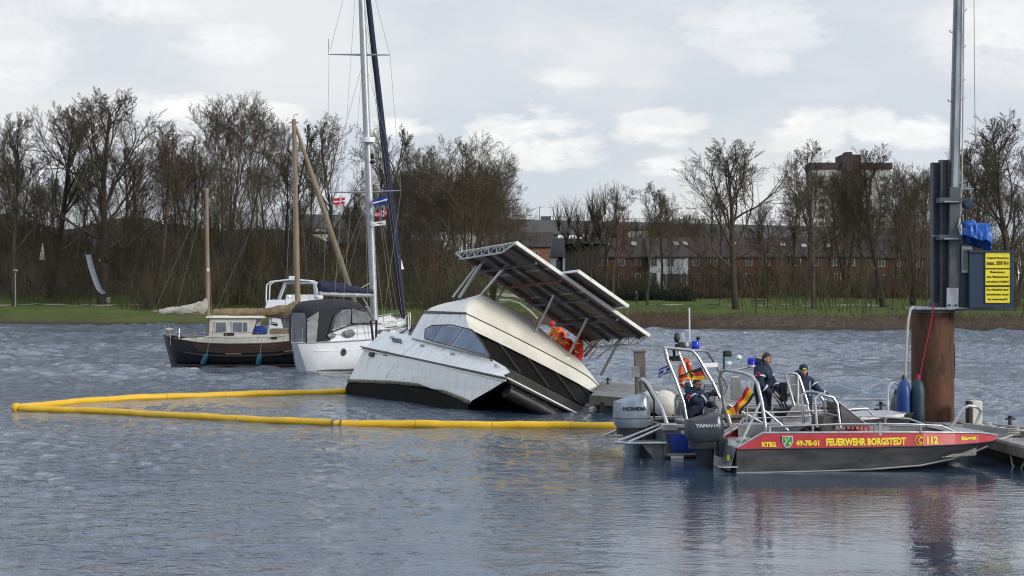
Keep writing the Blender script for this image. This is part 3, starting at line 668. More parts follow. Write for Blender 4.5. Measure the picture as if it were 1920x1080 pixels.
# viaduct
def viaduct():
    Yv = 520.; X = lambda p: WX(p, Yv)
    zt = lambda p: CH+(545-(401+max(0, p-560)*.024))/FP*Yv
    e = thing('railway_viaduct', 'long dark railway viaduct with railing crossing behind the trees', 'bridge', (X(950), Yv, 3))
    b = MB(); xs = [555, 700, 960, 1200, 1400, 1700]
    for a_, c_ in zip(xs[:-1], xs[1:]):
        b.prism([(X(a_), Yv, zt(a_)), (X(c_), Yv, zt(c_)), (X(c_), Yv, zt(c_)-4.6), (X(a_), Yv, zt(a_)-4.6)], (0, 6, 0))
    b.build('girder', 'concrete_far', e, True, False)
    r = MB(); p = 555
    while p < 1700:
        r.tube([(X(p), Yv+.1, zt(p)), (X(p), Yv+.1, zt(p)+1.2)], .05, 4); p += 9
    r.tube([(X(p_), Yv+.1, zt(p_)+1.2) for p_ in xs], .05, 4).tube([(X(p_), Yv+.1, zt(p_)+.65) for p_ in xs], .03, 4)
    r.build('railing', 'steel_beam', e, True)
    for p in range(568, 1700, 118): MB().box((X(p), Yv+3, (zt(p)-4.6+2)/2), (2.2, 4, zt(p)-4.6-2)).build('pier', 'concrete_far', e, True, False)
    for i, p in enumerate((983, 1012, 1038, 1262, 1135, 880, 760)):
        h = 4.6 if i in (1, 2) else (2 if i == 0 else 4)
        m = MB().tube([(X(p), Yv+2.5, zt(p)-.2), (X(p), Yv+2.5, zt(p)+h)], .12, 6)
        if i in (1, 2, 3): m.tube([(X(p), Yv+2.5, zt(p)+h-.6), (X(p)+(1.8 if i != 2 else -1.8), Yv+2.5, zt(p)+h-.3)], .05, 5)
        m.build('catenary_mast', 'steel_beam', e, True)
    MB().box((X(1024), Yv+3, zt(1024)+.6), (3.2, 2, 1.2)).build('equipment_cabinet', 'steel_beam', e, True, False)
viaduct()
# pale roofs of industrial sheds seen under the viaduct
for lab, x0_, x1_, y0_, y1_, m_ in (('low blue-roofed shed under the viaduct above the catamaran roof', 985, 1030, 441, 452, 'render_grey'), ('long white shed seen under the viaduct between masts', 570, 705, 436, 452, 'render_white'), ('white shed under the viaduct above the terrace roofs', 1180, 1300, 430, 442, 'render_white')):
    Y = 470; a_ = W(x0_, y0_, Y); b_ = W(x1_, y0_, Y)
    e = thing('shed', lab, 'building', (a_.x, Y, 3)); 
    MB().box(((a_.x+b_.x)/2, Y+5, (a_.z+3)/2-.4), (b_.x-a_.x, 10, a_.z-3)).build('wall', m_, e, True, False)
    MB().box(((a_.x+b_.x)/2, Y+5, a_.z), (b_.x-a_.x+1, 11, .5)).build('roof', 'roof_slate' if 'blue' not in lab else 'flag_blue', e, True, False)
# playground slide, lamp, bench, walker
e = thing('playground_slide', 'long metal playground slide coming down the grassy slope', 'slide', W(180, 552, 196))
Ys = 200
pts = [W(165, 478, Ys+4), W(170, 500, Ys+3), W(179, 528, Ys+1), W(186, 545, Ys-.5), W(193, 551, Ys-1)]
b = MB(); 
for i in range(len(pts)-1):
    b.bar(pts[i], pts[i+1], .55, .04)
b.build('chute', 'galv', e, True); 
for s_ in (-1, 1): MB().tube([p+V((s_*.3, 0, .12)) for p in pts], .06, 6).build('side_rail', 'galv', e, True)
top = pts[0]; bb = MB()
for sx in (-.35, .35): bb.tube([top+V((sx, .2, .9)), top+V((sx, .3, -1.8))], .05, 6)
bb.tube([top+V((-.35, .2, .9)), top+V((.35, .2, .9))], .05, 6); bb.box(top+V((0, .8, -.1)), (.9, 1.2, .08)); bb.build('platform', 'timber_dark', e, True)
Yl = 192; x = WX(29, Yl); z = G(x, Yl)
e = thing('street_lamp', 'slim park lamp post with a flat mushroom head at the far left', 'street lamp', (x, Yl, z))
MB().tube([(x, Yl, z-.2), (x, Yl, z+4.3)], [.075, .05], 8).build('pole', 'alu_dull', e, True)
MB().lathe([(.01, .5), (.3, .38), (.32, .3), (.12, .1), (.07, 0)], (x, Yl, z+4.1)).build('lamp_head', 'alu_dull', e, True)
for lab, px in (('dark wooden park bench on the grass right of the lamp post', 158), ('park bench on the lawn under the large waterside tree', 1422)):
    Y = 200 if px < 500 else 184; x = WX(px, Y); z = G(x, Y); e = thing('park_bench', lab, 'bench', (x, Y, z))
    for k in range(3): MB().box((x, Y+.12*k-.1, z+.45), (1.7, .1, .04)).build('slat', 'timber_dark', e, True, False)
    for k in range(2): MB().box((x, Y+.3, z+.62+.14*k), (1.7, .04, .1)).build('slat', 'timber_dark', e, True, False)
    for sx in (-.7, .7): MB().box((x+sx, Y+.05, z+.22), (.08, .45, .46)).build('leg', 'timber_dark', e, True, False)
Yb = 196; x = WX(203, Yb); z = G(x, Yb)
e = thing('litter_bin', 'small grey litter bin on a post right of the slide', 'bin', (x, Yb, z)); MB().lathe([(.22,.45),(.25,.5),(.27,1.1),(.2,1.15),(.01,1.18)], (x, Yb, z)).build('body', 'alu_dull', e, True); MB().tube([(x,Yb,z-.1),(x,Yb,z+.5)], .04, 6).build('post', 'alu_dull', e, True)
# ================================================================ PONTOONS
def pontoon(label, A, B, C, D, zt=.45, nplank=26, name='pontoon'):
    """A,B near edge, D,C far edge (x,y)"""
    A, B, C, D = (V((*p, zt)) for p in (A, B, C, D)); e = thing(name, label, 'pontoon', (A+C)/2)
    for i in range(nplank):
        t0, t1 = (i+.04)/nplank, (i+.96)/nplank; dz = V((0,0,random.uniform(-.006,.006)))
        q = [lerp(A, D, t0)+dz, lerp(B, C, t0)+dz, lerp(B, C, t1)+dz, lerp(A, D, t1)+dz]
        MB().prism([p-V((0,0,.05)) for p in q], (0,0,.05)).build('plank', 'plank', e, True, False)
    f = MB(); ab = (B-A).normalized(); nn = V((ab.y, -ab.x, 0))
    f.bar(A+V((0,0,-.10)), B+V((0,0,-.10)), .10, .26); f.bar(D+V((0,0,-.12)), C+V((0,0,-.12)), .10, .22); f.bar(A+V((0,0,-.13)), D+V((0,0,-.13)), .10, .2); f.bar(B+V((0,0,-.13)), C+V((0,0,-.13)), .10, .2)
    f.build('edge_beam', 'post_wood', e, True, False, bevel=.01)
    n = max(2, int((B-A).length/2.6))
    for i in range(n):
        t = (i+.5)/n; p = lerp(A, B, t); q = lerp(D, C, t); a_ = lerp(p, q, .08)-V((0,0,.42)); b_ = lerp(p, q, .92)-V((0,0,.42))
        MB().bar(a_, b_, 1.5, .62).build('float', 'timber_dark', e, True, False, bevel=.05)
    return e
pontoon('long grey planked pontoon running from behind the sunken catamaran to the steel pile', (2.2,44.8), (9.3,35.2), (10.75,36.6), (3.0,52.5))
pontoon('grey planked pontoon at the right edge beside the bow of the red boat', (9.75,29.4), (13.6,28.2), (14.2,35.9), (9.55,35.4), nplank=22)
def cleat(px, py, Y, label):
    p = W(px, py, Y); p.z = .45; e = thing('cleat', label, 'cleat', p)
    MB().lathe([(.06,0),(.045,.03),(.035,.15),(.06,.17),(.06,.20),(.01,.21)], p, seg=12).build('post', 'black', e, True)
    MB().tube([p+V((-.11,0,.13)), p+V((.11,0,.13))], .02, 6).build('crossbar', 'black', e, True)
cleat(1140, 665, 50.5, 'black mooring bollard on the pontoon edge just right of the catamaran stern')
cleat(1252, 675, 44.5, 'black mooring bollard on the pontoon behind the blue flag')
cleat(1652, 770, 39.5, 'black mooring bollard on the far pontoon edge left of the blue fenders')
cleat(1894, 790, 35.2, 'black mooring bollard on the pontoon at the right edge of the picture')
cleat(1643, 780, 37.3, 'black cleat on the near side of the pontoon behind the red boat')
# brown wooden post standing behind the pontoon
p = W(1207, 755, 43.6); p.z = -1
e = thing('mooring_post', 'weathered wooden mooring post standing on the pontoon edge behind the grey outboard', 'post', (p.x, p.y, .45))
MB().bar((p.x-.02, p.y, -1), (p.x-.12, p.y, 1.72), .30, .26, (0,1,0)).build('pile', 'post_wood', e, True, bevel=.02)
MB().bar((p.x-.22, p.y-.15, 1.05), (p.x-.24, p.y-.15, 1.35), .2, .12, (0,1,0)).build('bracket', 'alu_dull', e, True)
MB().box((p.x-.12, p.y, 1.75), (.34,.3,.05)).build('cap', 'post_wood', e, True)
# ball fenders
for lab, px, py, Y, r, bl in (('grey white ball fender with a blue end floating left of the other one', 1222, 753, 38.6, (.33,.27,.27), 1), ('larger round dirty white ball fender under the pontoon edge', 1247, 757, 38.3, (.31,.31,.33), 0)):
    c = W(px, py, Y); e = thing('ball_fender', lab, 'fender', (c.x, c.y, 0), None, 'white ball fenders at the pontoon')
    MB().ell(c, r, 18, 12).build('ball', 'fender_white', e, True)
    if bl: MB().ell(c+V((.24,-.12,-.05)), (.13,.13,.13)).build('end_cap', 'fender_blue', e, True)
# steel-grid gate panels on the pontoon
def grid_panel(label, a, b, z0, z1, nx, nz):
    e = thing('railing_panel', label, 'railing', (a[0], a[1], z0)); A = V((*a, 0)); B = V((*b, 0)); up = V((0,0,1))
    MB().tube([A+up*z0, A+up*(z1-.12), lerp(A, B, .12)+up*z1, lerp(A, B, .88)+up*z1, B+up*(z1-.12), B+up*z0], .03, 6).build('frame', 'alu', e, True)
    for i in range(1, nz): MB().tube([A+up*(z0+(z1-z0)*i/nz), B+up*(z0+(z1-z0)*i/nz)], .008, 4).build('bar', 'alu_dull', e, True)
    for i in range(1, nx): MB().tube([lerp(A, B, i/nx)+up*z0, lerp(A, B, i/nx)+up*z1], .008, 4).build('bar', 'alu_dull', e, True)
def hoop(label, pts, r=.03, name='hand_rail'):
    return tag(MB().tube(pts, r, 8).build(name, 'alu'), label, 'hand rail')
hoop('tall aluminium ladder hoop on the pontoon left of the blue fenders', [W(1664,768,39),W(1664,732,39),W(1668,721,39),W(1676,717,39.2),W(1684,721,39.4),W(1688,735,39.6)])
hoop('low aluminium hand rail on the far side of the pontoon behind the windscreen', [W(1574,770,39.6),W(1575,757,39.6),W(1582,749,39.6),W(1661,749,39.6)])
hoop('aluminium ladder hoop beside the electric box right of the pile', [W(1784,802,34.6),W(1808,765,34.6),W(1816,761,34.6),W(1832,763,34.7),W(1839,771,34.8),W(1830,795,34.8),W(1826,806,34.8)], .035)
# stacked mooring gangway grating on the right pontoon
e = thing('boarding_ladder', 'flat aluminium ladder lying on the right pontoon', 'ladder', (11.0, 33.2, .47))
p0, p1 = V((9.9, 34.2, .53)), V((11.3, 30.2, .53)); d = (p1-p0).normalized(); s_ = V((-d.y, d.x, 0))*.55
for k in (-.5, .5): MB().bar(p0+s_*k, p1+s_*k, .06, .1).build('side_rail', 'alu', e, True)
for i in range(13): q = lerp(p0, p1, (i+.5)/13); MB().bar(q-s_*.5, q+s_*.5, .05, .04).build('rung', 'alu', e, True)
# electric box
c = W(1820, 779, 35.6)
e = thing('electric_box', 'small grey beige supply cabinet on two legs right of the steel pile', 'box', (c.x, c.y, .45))
MB().box(c+V((.11,0,.05)), (.22,.3,.56)).build('cabinet', 'cream', e, True, bevel=.02); MB().box(c+V((-.04,0,.05)), (.075,.28,.54)).build('door', 'timber_dark', e, True, bevel=.01)
for k in (-.2, .12): MB().tube([c+V((k,0,-.28)), V((c.x+k*1.3, c.y, .44))], .02, 6).build('leg', 'black', e, True)
# ================================================================ STEEL PILE AND MAST CRANE
PX, PY = WX(1757.5, 36), 36.4
e = thing('steel_pile', 'thick rusty steel mooring pile carrying the mast crane', 'pile', (PX, PY, 0))
seg = [(.475, -2), (.475, -.2), (.478, .5), (.474, 1.4), (.476, 2.3), (.475, 2.93)]
MB().lathe(seg, (PX, PY, 0), seg=40).build('tube', 'rust', e, True)
MB().lathe([(.50,2.90),(.50,2.97),(.01,2.98)], (PX, PY, 0), seg=40).build('cap_plate', 'steel_beam', e, True)
MB().tube([(PX+.485, PY-.02, 2.2), (PX+.495, PY-.02, 1.8), (PX+.485, PY-.02, 1.4)], .015, 6).build('mooring_cable', 'black', e, True)
def crane():
    Y = 36.1; q = lambda px, py, dy=0: W(px, py, Y)+V((0, dy, 0))
    e = thing('mast_crane', 'grey steel mast crane standing on the rusty pile', 'crane', (PX, PY, 2.98))
    MB().box((PX+.35, PY-.1, 3.0), (1.75, 1.0, .05)).build('base_plate', 'galv', e, True, bevel=.005)
    def ibeam(px0, px1, pyb, pyt, lean, dy, name, m='steel_beam'):
        a = q((px0+px1)/2, pyb, dy); b = q((px0+px1)/2+lean, pyt, dy); w_ = (px1-px0)/FP*Y; mb = MB()
        mb.bar(a, b, .03, .03+.0*w_, (0,1,0)); 
        for s_ in (-1, 1): mb.bar(a+V((s_*w_*.5-s_*.012,0,0)), b+V((s_*w_*.5-s_*.012,0,0)), .26, .024, (1,0,0))
        mb.bar(a, b, .024, w_-.05, (1,0,0)); mb.build(name, m, e, True, False)
    ibeam(1750, 1763, 578, 304, 0, .15, 'steel_column'); ibeam(1762, 1777, 578, 300, 0, 0, 'steel_column')
    # main lower column
    a, b = q(1783, 580, -.12), q(1786, 352, -.12)
    MB().bar(a, b, .25, .26, (0,1,0)).build('lower_column', 'steel_beam', e, True, bevel=.015)
    MB().bar(q(1779, 580, -.27), q(1780, 540, -.27), .26, .03, (0,1,0)).build('steel_plate', 'galv', e, True, False)
    for x in (1774, 1786): MB().box(q(x, 572, -.30), (.04,.03,.04)).build('bolt', 'black', e, True)
    # upper profile mast, leaning a little
    a, b = q(1787, 368, -.05), q(1801, -190, -.05)
    MB().bar(a, b, .20, .24, (0,1,0)).build('mast', 'galv', e, True, bevel=.05)
    MB().bar(a+V((-.085,-.115,0)), b+V((-.085,-.115,0)), .04, .08, (0,1,0)).build('mast_rail', 'steel_beam', e, True, False)
    for py, s_ in ((20,1),(88,1),(152,1),(186,1),(60,-1),(190,-1)):
        x = 1787+(368-py)/558*14; c = q(x+s_*8, py, -.05); MB().tube([c, c+V((s_*.06,0,-.02)), c+V((s_*.09,0,.04))], .012, 6).build('hook', 'galv', e, True)
    for py in (377, 446): MB().box(q(1776, py, -.14), (.52, .40, .12)).build('clamp', 'steel_beam', e, True, bevel=.01); MB().tube([q(1762, py+3, -.36), q(1788, py+3, -.36)], .02, 6).build('bolt', 'galv', e, True)
    MB().tube([q(1745, 443, -.1), q(1762, 443, -.1)], .015, 6).build('pin', 'galv', e, True)
    MB().tube([q(1790, 354, -.05), q(1824, 354, -.05)], .018, 6).tube([q(1804, 354, -.05), q(1804, 346, -.05)], .014, 6).build('cross_arm', 'galv', e, True)
    # winch housing, small motor
    MB().box(q(1806, 487, -.15), (.24,.35,.62)).build('winch_frame', 'galv', e, True, bevel=.02); MB().box(q(1806, 487, -.33), (.17,.03,.45)).build('winch_cover', 'glass_dark', e, True, False)
    MB().lathe([(.005,-.15),(.11,-.14),(.12,-.05),(.12,.1),(.09,.14),(.005,.15)], q(1811, 382, -.1), (0,1,0)).build('winch_motor', 'blue_box', e, True)
    MB().tube([q(1811, 390, 0), q(1811, 440, 0)], .015, 6).build('cable', 'black', e, True)
    MB().bar(q(1745,573,.1), q(1765,573,.1), .12, .2, (0,1,0)).build('bracket', 'steel_beam', e, True)
    MB().bar(q(1708,575,0), q(1752,577,0), .05, .05).build('rope_arm', 'galv', e, True)
crane()
def rope(label, pts, r, m, name='rope'): return tag(MB().tube(pts, r, 6).build(name, m), label, 'rope')
rope('thin steel wire hanging free right of the crane mast', [W(1826,-60,36), W(1827,120,36), W(1829,285,36)], .008, 'wire', 'wire')
rope('pale halyard rope running down the right side of the crane mast', [W(1808,-60,35.9), W(1806,150,35.9), W(1804,330,35.9), W(1801,400,35.9), W(1797,425,35.8), W(1801,440,35.8)], .016, 'rope_pale')
rope('red rope running from the crane foot down the pile to the teal fender', [W(1749,566,35.7), W(1748,590,35.7), W(1740,630,35.75), W(1727,692,35.8), W(1724,715,35.8)], .016, 'rope_red')
rope('thick weathered rope holding up the blue fender', [W(1712,577,35.8), W(1707,580,35.75), W(1703,600,35.7), W(1699,660,35.7), W(1697,714,35.7)], .03, 'rope_pale')
def box_ctl():
    Y = 35.7; e = thing('control_box', 'dark blue control cabinet with three yellow warning signs beside the crane mast', 'cabinet', W(1862, 578, Y))
    a, b = W(1817, 577, Y), W(1901, 470, Y)
    MB().box(((a.x+b.x)/2, Y+.3, (a.z+b.z)/2), (b.x-a.x, .6, b.z-a.z)).build('housing', 'blue_box', e, True, bevel=.015)
    c, d = W(1797, 576, Y), W(1822, 455, Y); MB().box(((c.x+d.x)/2, Y+.42, (c.z+d.z)/2), (d.x-c.x, .5, d.z-c.z)).build('side_housing', 'motor_dark', e, True, bevel=.01)
    for (x, z_, w_, h_) in (((a.x+b.x)/2, b.z-.02, b.x-a.x, .05), ((a.x+b.x)/2, a.z+.03, b.x-a.x, .06)): MB().box((x, Y-.02, z_), (w_, .05, h_)).build('trim', 'blue_box', e, True)
    s1, s2 = W(1795, 579, Y), W(1904, 579, Y); MB().box(((s1.x+s2.x)/2, Y+.25, s1.z-.02), (s2.x-s1.x, .8, .04)).build('shelf', 'black', e, True)
    sg = [(473, 503, ('Tragkraft Mastenkran', 'max. 350 Kg')), (505, 535, ('Benutzung', 'des Mastenkran', 'auf eigene Gefahr!')), (538, 568, ('Der Aufenthalt unter', 'schwebenden Lasten', 'ist verboten!!!'))]
    for y0, y1, ls in sg:
        p, q = W(1847, y1, Y), W(1893, y0, Y); w_ = q.x-p.x; h_ = q.z-p.z
        f = MB().box(((p.x+q.x)/2, Y-.012, (p.z+q.z)/2), (w_, .02, h_)).build('warning_sign', 'sign_yellow', e, True, False)
        for k, l in enumerate(ls):
            big = l.startswith('max'); sz = .115 if big else .062; fx = {0: .95, 1: .95, 2: .95}[k]
            zc = q.z-h_*((k+.75)/(len(ls)+.35)) if not big else q.z-h_*.78
            if l.startswith('Trag'): zc = q.z-h_*.40; sz = .052
            t = text(l, sz, ((p.x+q.x)/2, Y-.026, zc), (1,0,0), (0,0,1), 'sign_black', None, name='lettering', align='CENTER', offset=.0022 if not big else .004)
            wd_ = max(v.co.x for v in t.data.vertices)-min(v.co.x for v in t.data.vertices); k_ = min(1.25, w_*.90/wd_); mx = (p.x+q.x)/2
            t.data.transform(Matrix.Translation((mx,0,0)) @ Matrix.Diagonal((k_,1,1,1)) @ Matrix.Translation((-mx,0,0))); t.data.transform(TM[e.name].inverted()); t.parent = f
        MB().tube([(p.x, Y-.024, p.z), (q.x, Y-.024, p.z), (q.x, Y-.024, q.z), (p.x, Y-.024, q.z)], .003, 4, closed=True).build('border', 'sign_black', e, True)
box_ctl()
def tarp():
    c = W(1830, 436, 35.75); W_ = 36; Hn = 16
    # anchor heights and reach of the cloth edge, round the covered machine
    def fn(u, v):
        a = u*2*math.pi; p = V((math.cos(a), math.sin(a), 0))
        lump = .06*noise.noise((p.x*2+3, p.y*2, v*1.5))+.05*noise.noise((p.x*4, p.y*4+7, v*3))
        pleat = .018*math.sin(a*9+2.2*v+1.5*math.sin(a*2))*min(1, v*1.6)+.012*math.sin(a*17+v*4)*v
        r = (.26*min(1, (v/.35))**.6+.05*max(0, v-.5)+lump*min(1, v*3)+pleat)
        z = .20-.05*v-.40*max(0, v-.30)/.7*(1+.38*math.sin(a+.9)+.10*math.sin(a*3+1))
        z += .07*math.exp(-((a-2.6)/.5)**2)*(1-v)+lump*.5
        return c+V((r*p.x*1.10+.03*v, r*p.y, z))
    return tag(MB().grid(fn, 90, 22).build('tarpaulin', 'blue_tarp', solid=.006), 'crumpled bright blue tarpaulin tied over the machine beside the crane mast', 'tarpaulin')
tarp()
def fender(label, px, py0, py1, Y, r, m, cap='black', name='long_fender'):
    a, b = W(px, py1, Y), W(px, py0, Y); L = b.z-a.z; e = thing(name, label, 'fender', a, None, 'long fenders at the pile')
    prof = [(.01,0),(r*.5,.01),(r*.9,.06),(r,.16)]+[(r*(1+.01*math.sin(i)), .16+(L-.5)*i/6) for i in range(1, 7)]+[(r*.93, L-.22),(r*.72,L-.1),(r*.35,L-.02),(.04,L)]
    MB().lathe(prof, a, seg=20).build('body', m, e, True)
    MB().lathe([(.05,L-.04),(.045,L+.04),(.02,L+.1)], a, seg=10).build('eye', cap, e, True)
fender('long bright blue fender hanging left of the steel pile', 1694.5, 711, 799, 35.55, .16, 'fender_blue')
fender('long dark teal fender hanging against the steel pile', 1721, 710, 798, 35.5, .155, 'fender_teal', 'rope_red')
fender('grey fender half hidden behind the bright blue one', 1680, 738, 799, 36.1, .13, 'fender_grey')
# ================================================================ OIL BOOM
dm('boom_seam', (.60,.34,.015), .5, var=.3, scale=9, col2=(.2,.12,.03), f2=(.5,.7))
def boom():
    e = thing('oil_boom', 'long yellow floating oil boom laid around the sunken catamaran', 'oil boom', (-14.05, 45.3, 0))
    def run(pts, r, name):
        P_ = []; 
        pts = [V(p) for p in pts]; n = 26*(len(pts)-1)
        for i in range(n+1):
            f = i/n*(len(pts)-1); k = min(int(f), len(pts)-2); t = f-k
            p0, p1, p2, p3 = pts[max(k-1,0)], pts[k], pts[k+1], pts[min(k+2, len(pts)-1)]
            q = .5*((2*p1)+(p2-p0)*t+(2*p0-5*p1+4*p2-p3)*t*t+(3*p1-p0-3*p2+p3)*t**3)
            q.z = .052+.008*math.sin(q.x*2.1)+.005*math.sin(q.x*5.3+1)+random.uniform(-.003,.003); P_.append(q)
        R = [r*(1+.015*math.sin(i*1.9)+random.uniform(-.012,.012)) for i in range(n+1)]; R[0] *= .55; R[-1] *= .55
        o_ = MB().tube(P_, R, 14).build(name, 'boom_yellow', e, True)
        acc = 0
        for i in range(1, n):
            acc += (P_[i]-P_[i-1]).length
            if acc > 1.9: acc = 0; MB().lathe([(r*.99,-.015),(r*1.03,-.008),(r*1.03,.008),(r*.99,.015)], P_[i], P_[i+1]-P_[i-1], 14).build('seam_band', 'boom_seam', e, True)
        return o_
    run([W(33,768,45.6), W(200,752.5,49.2), W(430,743.5,51.4), W(652,737,53)], .108, 'float_tube')
    run([W(36,768,45.4), (-11.4,44.3,0), (-8,42.2,0), (-4.5,40.35,0)], .104, 'float_tube')
    run([(-4.32,40.28,0), (-2,40.0,0), (.6,39.75,0), (2.75,39.55,0)], .104, 'float_tube')
    MB().ell((-14.08,45.45,.07), (.15,.15,.15)).build('end_float', 'boom_yellow', e, True)
    c = V((-4.41,40.31,.06)); MB().tube([c+V((-.13,.02,-.01)), c+V((.13,-.02,.01))], .075, 10).build('connector', 'boom_yellow', e, True)
    for s_ in (-.11, .11): MB().lathe([(.11,-.02),(.125,0),(.11,.02)], c+V((s_,0,0)), (1,0,0), 14).build('clamp_ring', 'post_wood', e, True)
boom()
rope('mooring line from the bow of the red boat to the right pontoon', [(9.25,31.35,.62),(9.45,31.6,.40),(9.75,31.9,.44),(10.1,32.2,.50)], .018, 'rope_pale', 'mooring_line')
rope('slack rope hanging in a loop from the right pontoon edge', [(9.85,31.6,.47),(9.72,31.3,.35),(9.70,31.0,.02),(9.73,30.7,-.1),(9.78,30.3,.3),(9.9,30.0,.47)], .016, 'rope_pale', 'mooring_line')
for lab_, x_, y_, r_ in (('small heap of coiled rope beside the bow of the red boat', 10.15, 32.3, .16), ('coil of pale rope lying at the foot of the aluminium ladder hoop', 10.0, 33.6, .13)):
    tag(MB().tube([(x_+r_*(1-.012*k)*math.cos(k*.55), y_+r_*(1-.012*k)*math.sin(k*.55), .47+.0035*k) for k in range(46)], .017, 5).build('rope_coil', 'rope_pale'), lab_, 'rope coil')
rope('black hose lying along the pontoon behind the windscreen', [(7.6,40.2,.48),(7.9,39.2,.49),(8.3,38.9,.48),(8.6,38.0,.48),(8.5,37.3,.48)], .03, 'black', 'hose')
# ================================================================ SUNKEN CATAMARAN
def catamaran():
    th, tr = math.radians(25), math.radians(3)
    uh = V((-.47, .883, 0)).normalized(); z = V((0,0,1)); vh = V((uh.y, -uh.x, 0))
    u = uh*math.cos(tr)+z*math.sin(tr); w0 = vh.cross(u); v = vh*math.cos(th)-w0*math.sin(th); wv = v.cross(u)
    O = V((-.145, 43.5, .98)); R = Matrix((-u, v, wv)).transposed()
    e = thing('sunken_catamaran', 'white catamaran motor yacht lying half sunk on its side with a solar roof', 'catamaran', O, R)
    L = lambda a, b, c: V((-a, b, c))
    C0 = V((0,0,CH))
    def CI(px, py, ax, val):
        d = V(((px-960)/FP, 1, -(py-HY)/FP)); n = (u, v, wv)[ax]; t = (val+n.dot(O-C0))/n.dot(d); p = C0+d*t-O
        return [p.dot(u), p.dot(v), p.dot(wv)]
    def CL(px, py, ax, val): return L(*CI(px, py, ax, val))
    BM = 5.9
    lev = [(0,0,10.1,0,1.5), (-.35,.8,10.35,.08,1.45), (-.70,1.70,10.6,.16,1.4), (-.78,1.85,10.65,.19,1.38), (-1.15,1.95,10.9,.30,1.3), (-1.6,2.1,10.8,.45,1.15), (-2.0,2.9,10.2,.6,.95)]
    def ring(c, a0, a1, b0, b1):
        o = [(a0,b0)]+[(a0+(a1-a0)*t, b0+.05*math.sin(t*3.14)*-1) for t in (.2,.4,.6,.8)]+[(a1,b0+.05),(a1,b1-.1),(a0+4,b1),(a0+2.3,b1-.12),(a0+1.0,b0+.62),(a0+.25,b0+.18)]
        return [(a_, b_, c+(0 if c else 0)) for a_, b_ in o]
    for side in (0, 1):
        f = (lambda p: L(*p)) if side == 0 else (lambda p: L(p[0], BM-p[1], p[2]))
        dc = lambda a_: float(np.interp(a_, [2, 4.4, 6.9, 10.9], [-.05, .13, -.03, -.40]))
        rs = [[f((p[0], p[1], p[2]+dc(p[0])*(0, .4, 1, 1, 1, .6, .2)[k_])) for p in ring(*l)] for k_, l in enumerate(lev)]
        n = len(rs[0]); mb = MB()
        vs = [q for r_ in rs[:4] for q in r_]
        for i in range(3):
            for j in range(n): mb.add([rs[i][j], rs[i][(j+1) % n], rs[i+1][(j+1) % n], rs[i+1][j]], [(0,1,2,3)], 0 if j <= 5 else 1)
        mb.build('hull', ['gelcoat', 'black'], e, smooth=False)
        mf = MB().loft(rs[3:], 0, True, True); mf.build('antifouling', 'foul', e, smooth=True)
    # greenish scum edge along the waterline stain
    g = MB()
    for i in range(24):
        a0 = 1.85+i*.365; a1 = a0+.365; h0, h1 = (.02+.035*noise.noise((i*.7,0,0))), (.02+.035*noise.noise(((i+1)*.7,0,0)))
        b0 = .185-.05*math.sin((a0-1.85)/8.8*3.14)-.012; b1 = .185-.05*math.sin((a1-1.85)/8.8*3.14)-.012
        d0, d1 = dc(a0), dc(a1); g.add([L(a0,b0,-.72+d0+h0*.5), L(a1,b1,-.72+d1+h1*.5), L(a1,b1+.02,-.80+d1-h1), L(a0,b0+.02,-.80+d0-h0)], [(0,1,2,3)])
    g.build('scum_line', 'algae', e, solid=.01)
    # topside moulding above the rub rail
    td = MB(); A = [0.02, .5, 1.0, 1.9, 3.5, 5.5, 7.5, 9.0, 9.95]
    lo = [L(a, 0.01, .03) for a in A]; hi = [L(max(a, .35)+(.0 if a > 1 else .25*(1-a)), .34 if a > .4 else .16, (.16 if a < .3 else (.30 if a < .8 else (.42 if a < 1.5 else .56)))+ (.25*max(0,(min(a,7.5)-2))/5.5)) for a in A]
    for i in range(len(A)-1): td.quad(lo[i], lo[i+1], hi[i+1], hi[i])
    td.quad(lo[-1], L(9.95, BM-.1, .03), L(9.85, BM-.35, .7), hi[-1])
    td.build('topside', 'gelcoat', e, smooth=True)
    MB().prism([L(.35,.30,.06), L(1.95,.30,.56), L(1.95,5.6,.52), L(.35,5.7,.06)], wv*0+V((0,0,-.05))).build('foredeck', 'dark_inside', e, smooth=False)
    MB().bar(L(.05,.0,.05), L(.12,BM,.03), .16, .05, (0,0,1)).build('bow_edge', 'gelcoat_cream', e, bevel=.02)
    for a_ in (1.3, 4.2, 6.4, 8.8):
        c_ = .36+.03*a_; MB().box(L(a_, .20, c_), (.22,.04,.05)).box(L(a_-.06, .20, c_-.03), (.03,.04,.06)).box(L(a_+.06, .20, c_-.03), (.03,.04,.06)).build('cleat', 'alu', e, bevel=.005)
    MB().box(L(8.2, .20, .46), (.7,.30,.03), Matrix.Rotation(-1.0, 3, 'X')).build('deck_hatch', 'vinyl', e, bevel=.01)
    MB().prism([L(7.2,.34,.80), L(9.9,.34,.80), L(9.9,5.6,.8), L(7.2,5.6,.8)], V((0,0,-.05))).build('aft_deck', 'gelcoat', e, smooth=False)
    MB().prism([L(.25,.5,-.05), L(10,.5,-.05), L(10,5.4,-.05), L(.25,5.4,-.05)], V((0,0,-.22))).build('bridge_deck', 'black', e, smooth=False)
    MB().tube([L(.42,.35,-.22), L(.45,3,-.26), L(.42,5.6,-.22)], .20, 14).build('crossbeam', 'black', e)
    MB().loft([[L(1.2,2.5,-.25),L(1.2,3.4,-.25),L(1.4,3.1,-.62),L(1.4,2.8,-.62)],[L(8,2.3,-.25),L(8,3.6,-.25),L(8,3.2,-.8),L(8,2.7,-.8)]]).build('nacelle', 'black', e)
    # rub rail
    MB().tube([L(a, -.035, .02) for a in (0.0,2,4,6,8,10.1)], .035, 8).build('rub_rail', 'stripe_grey', e)
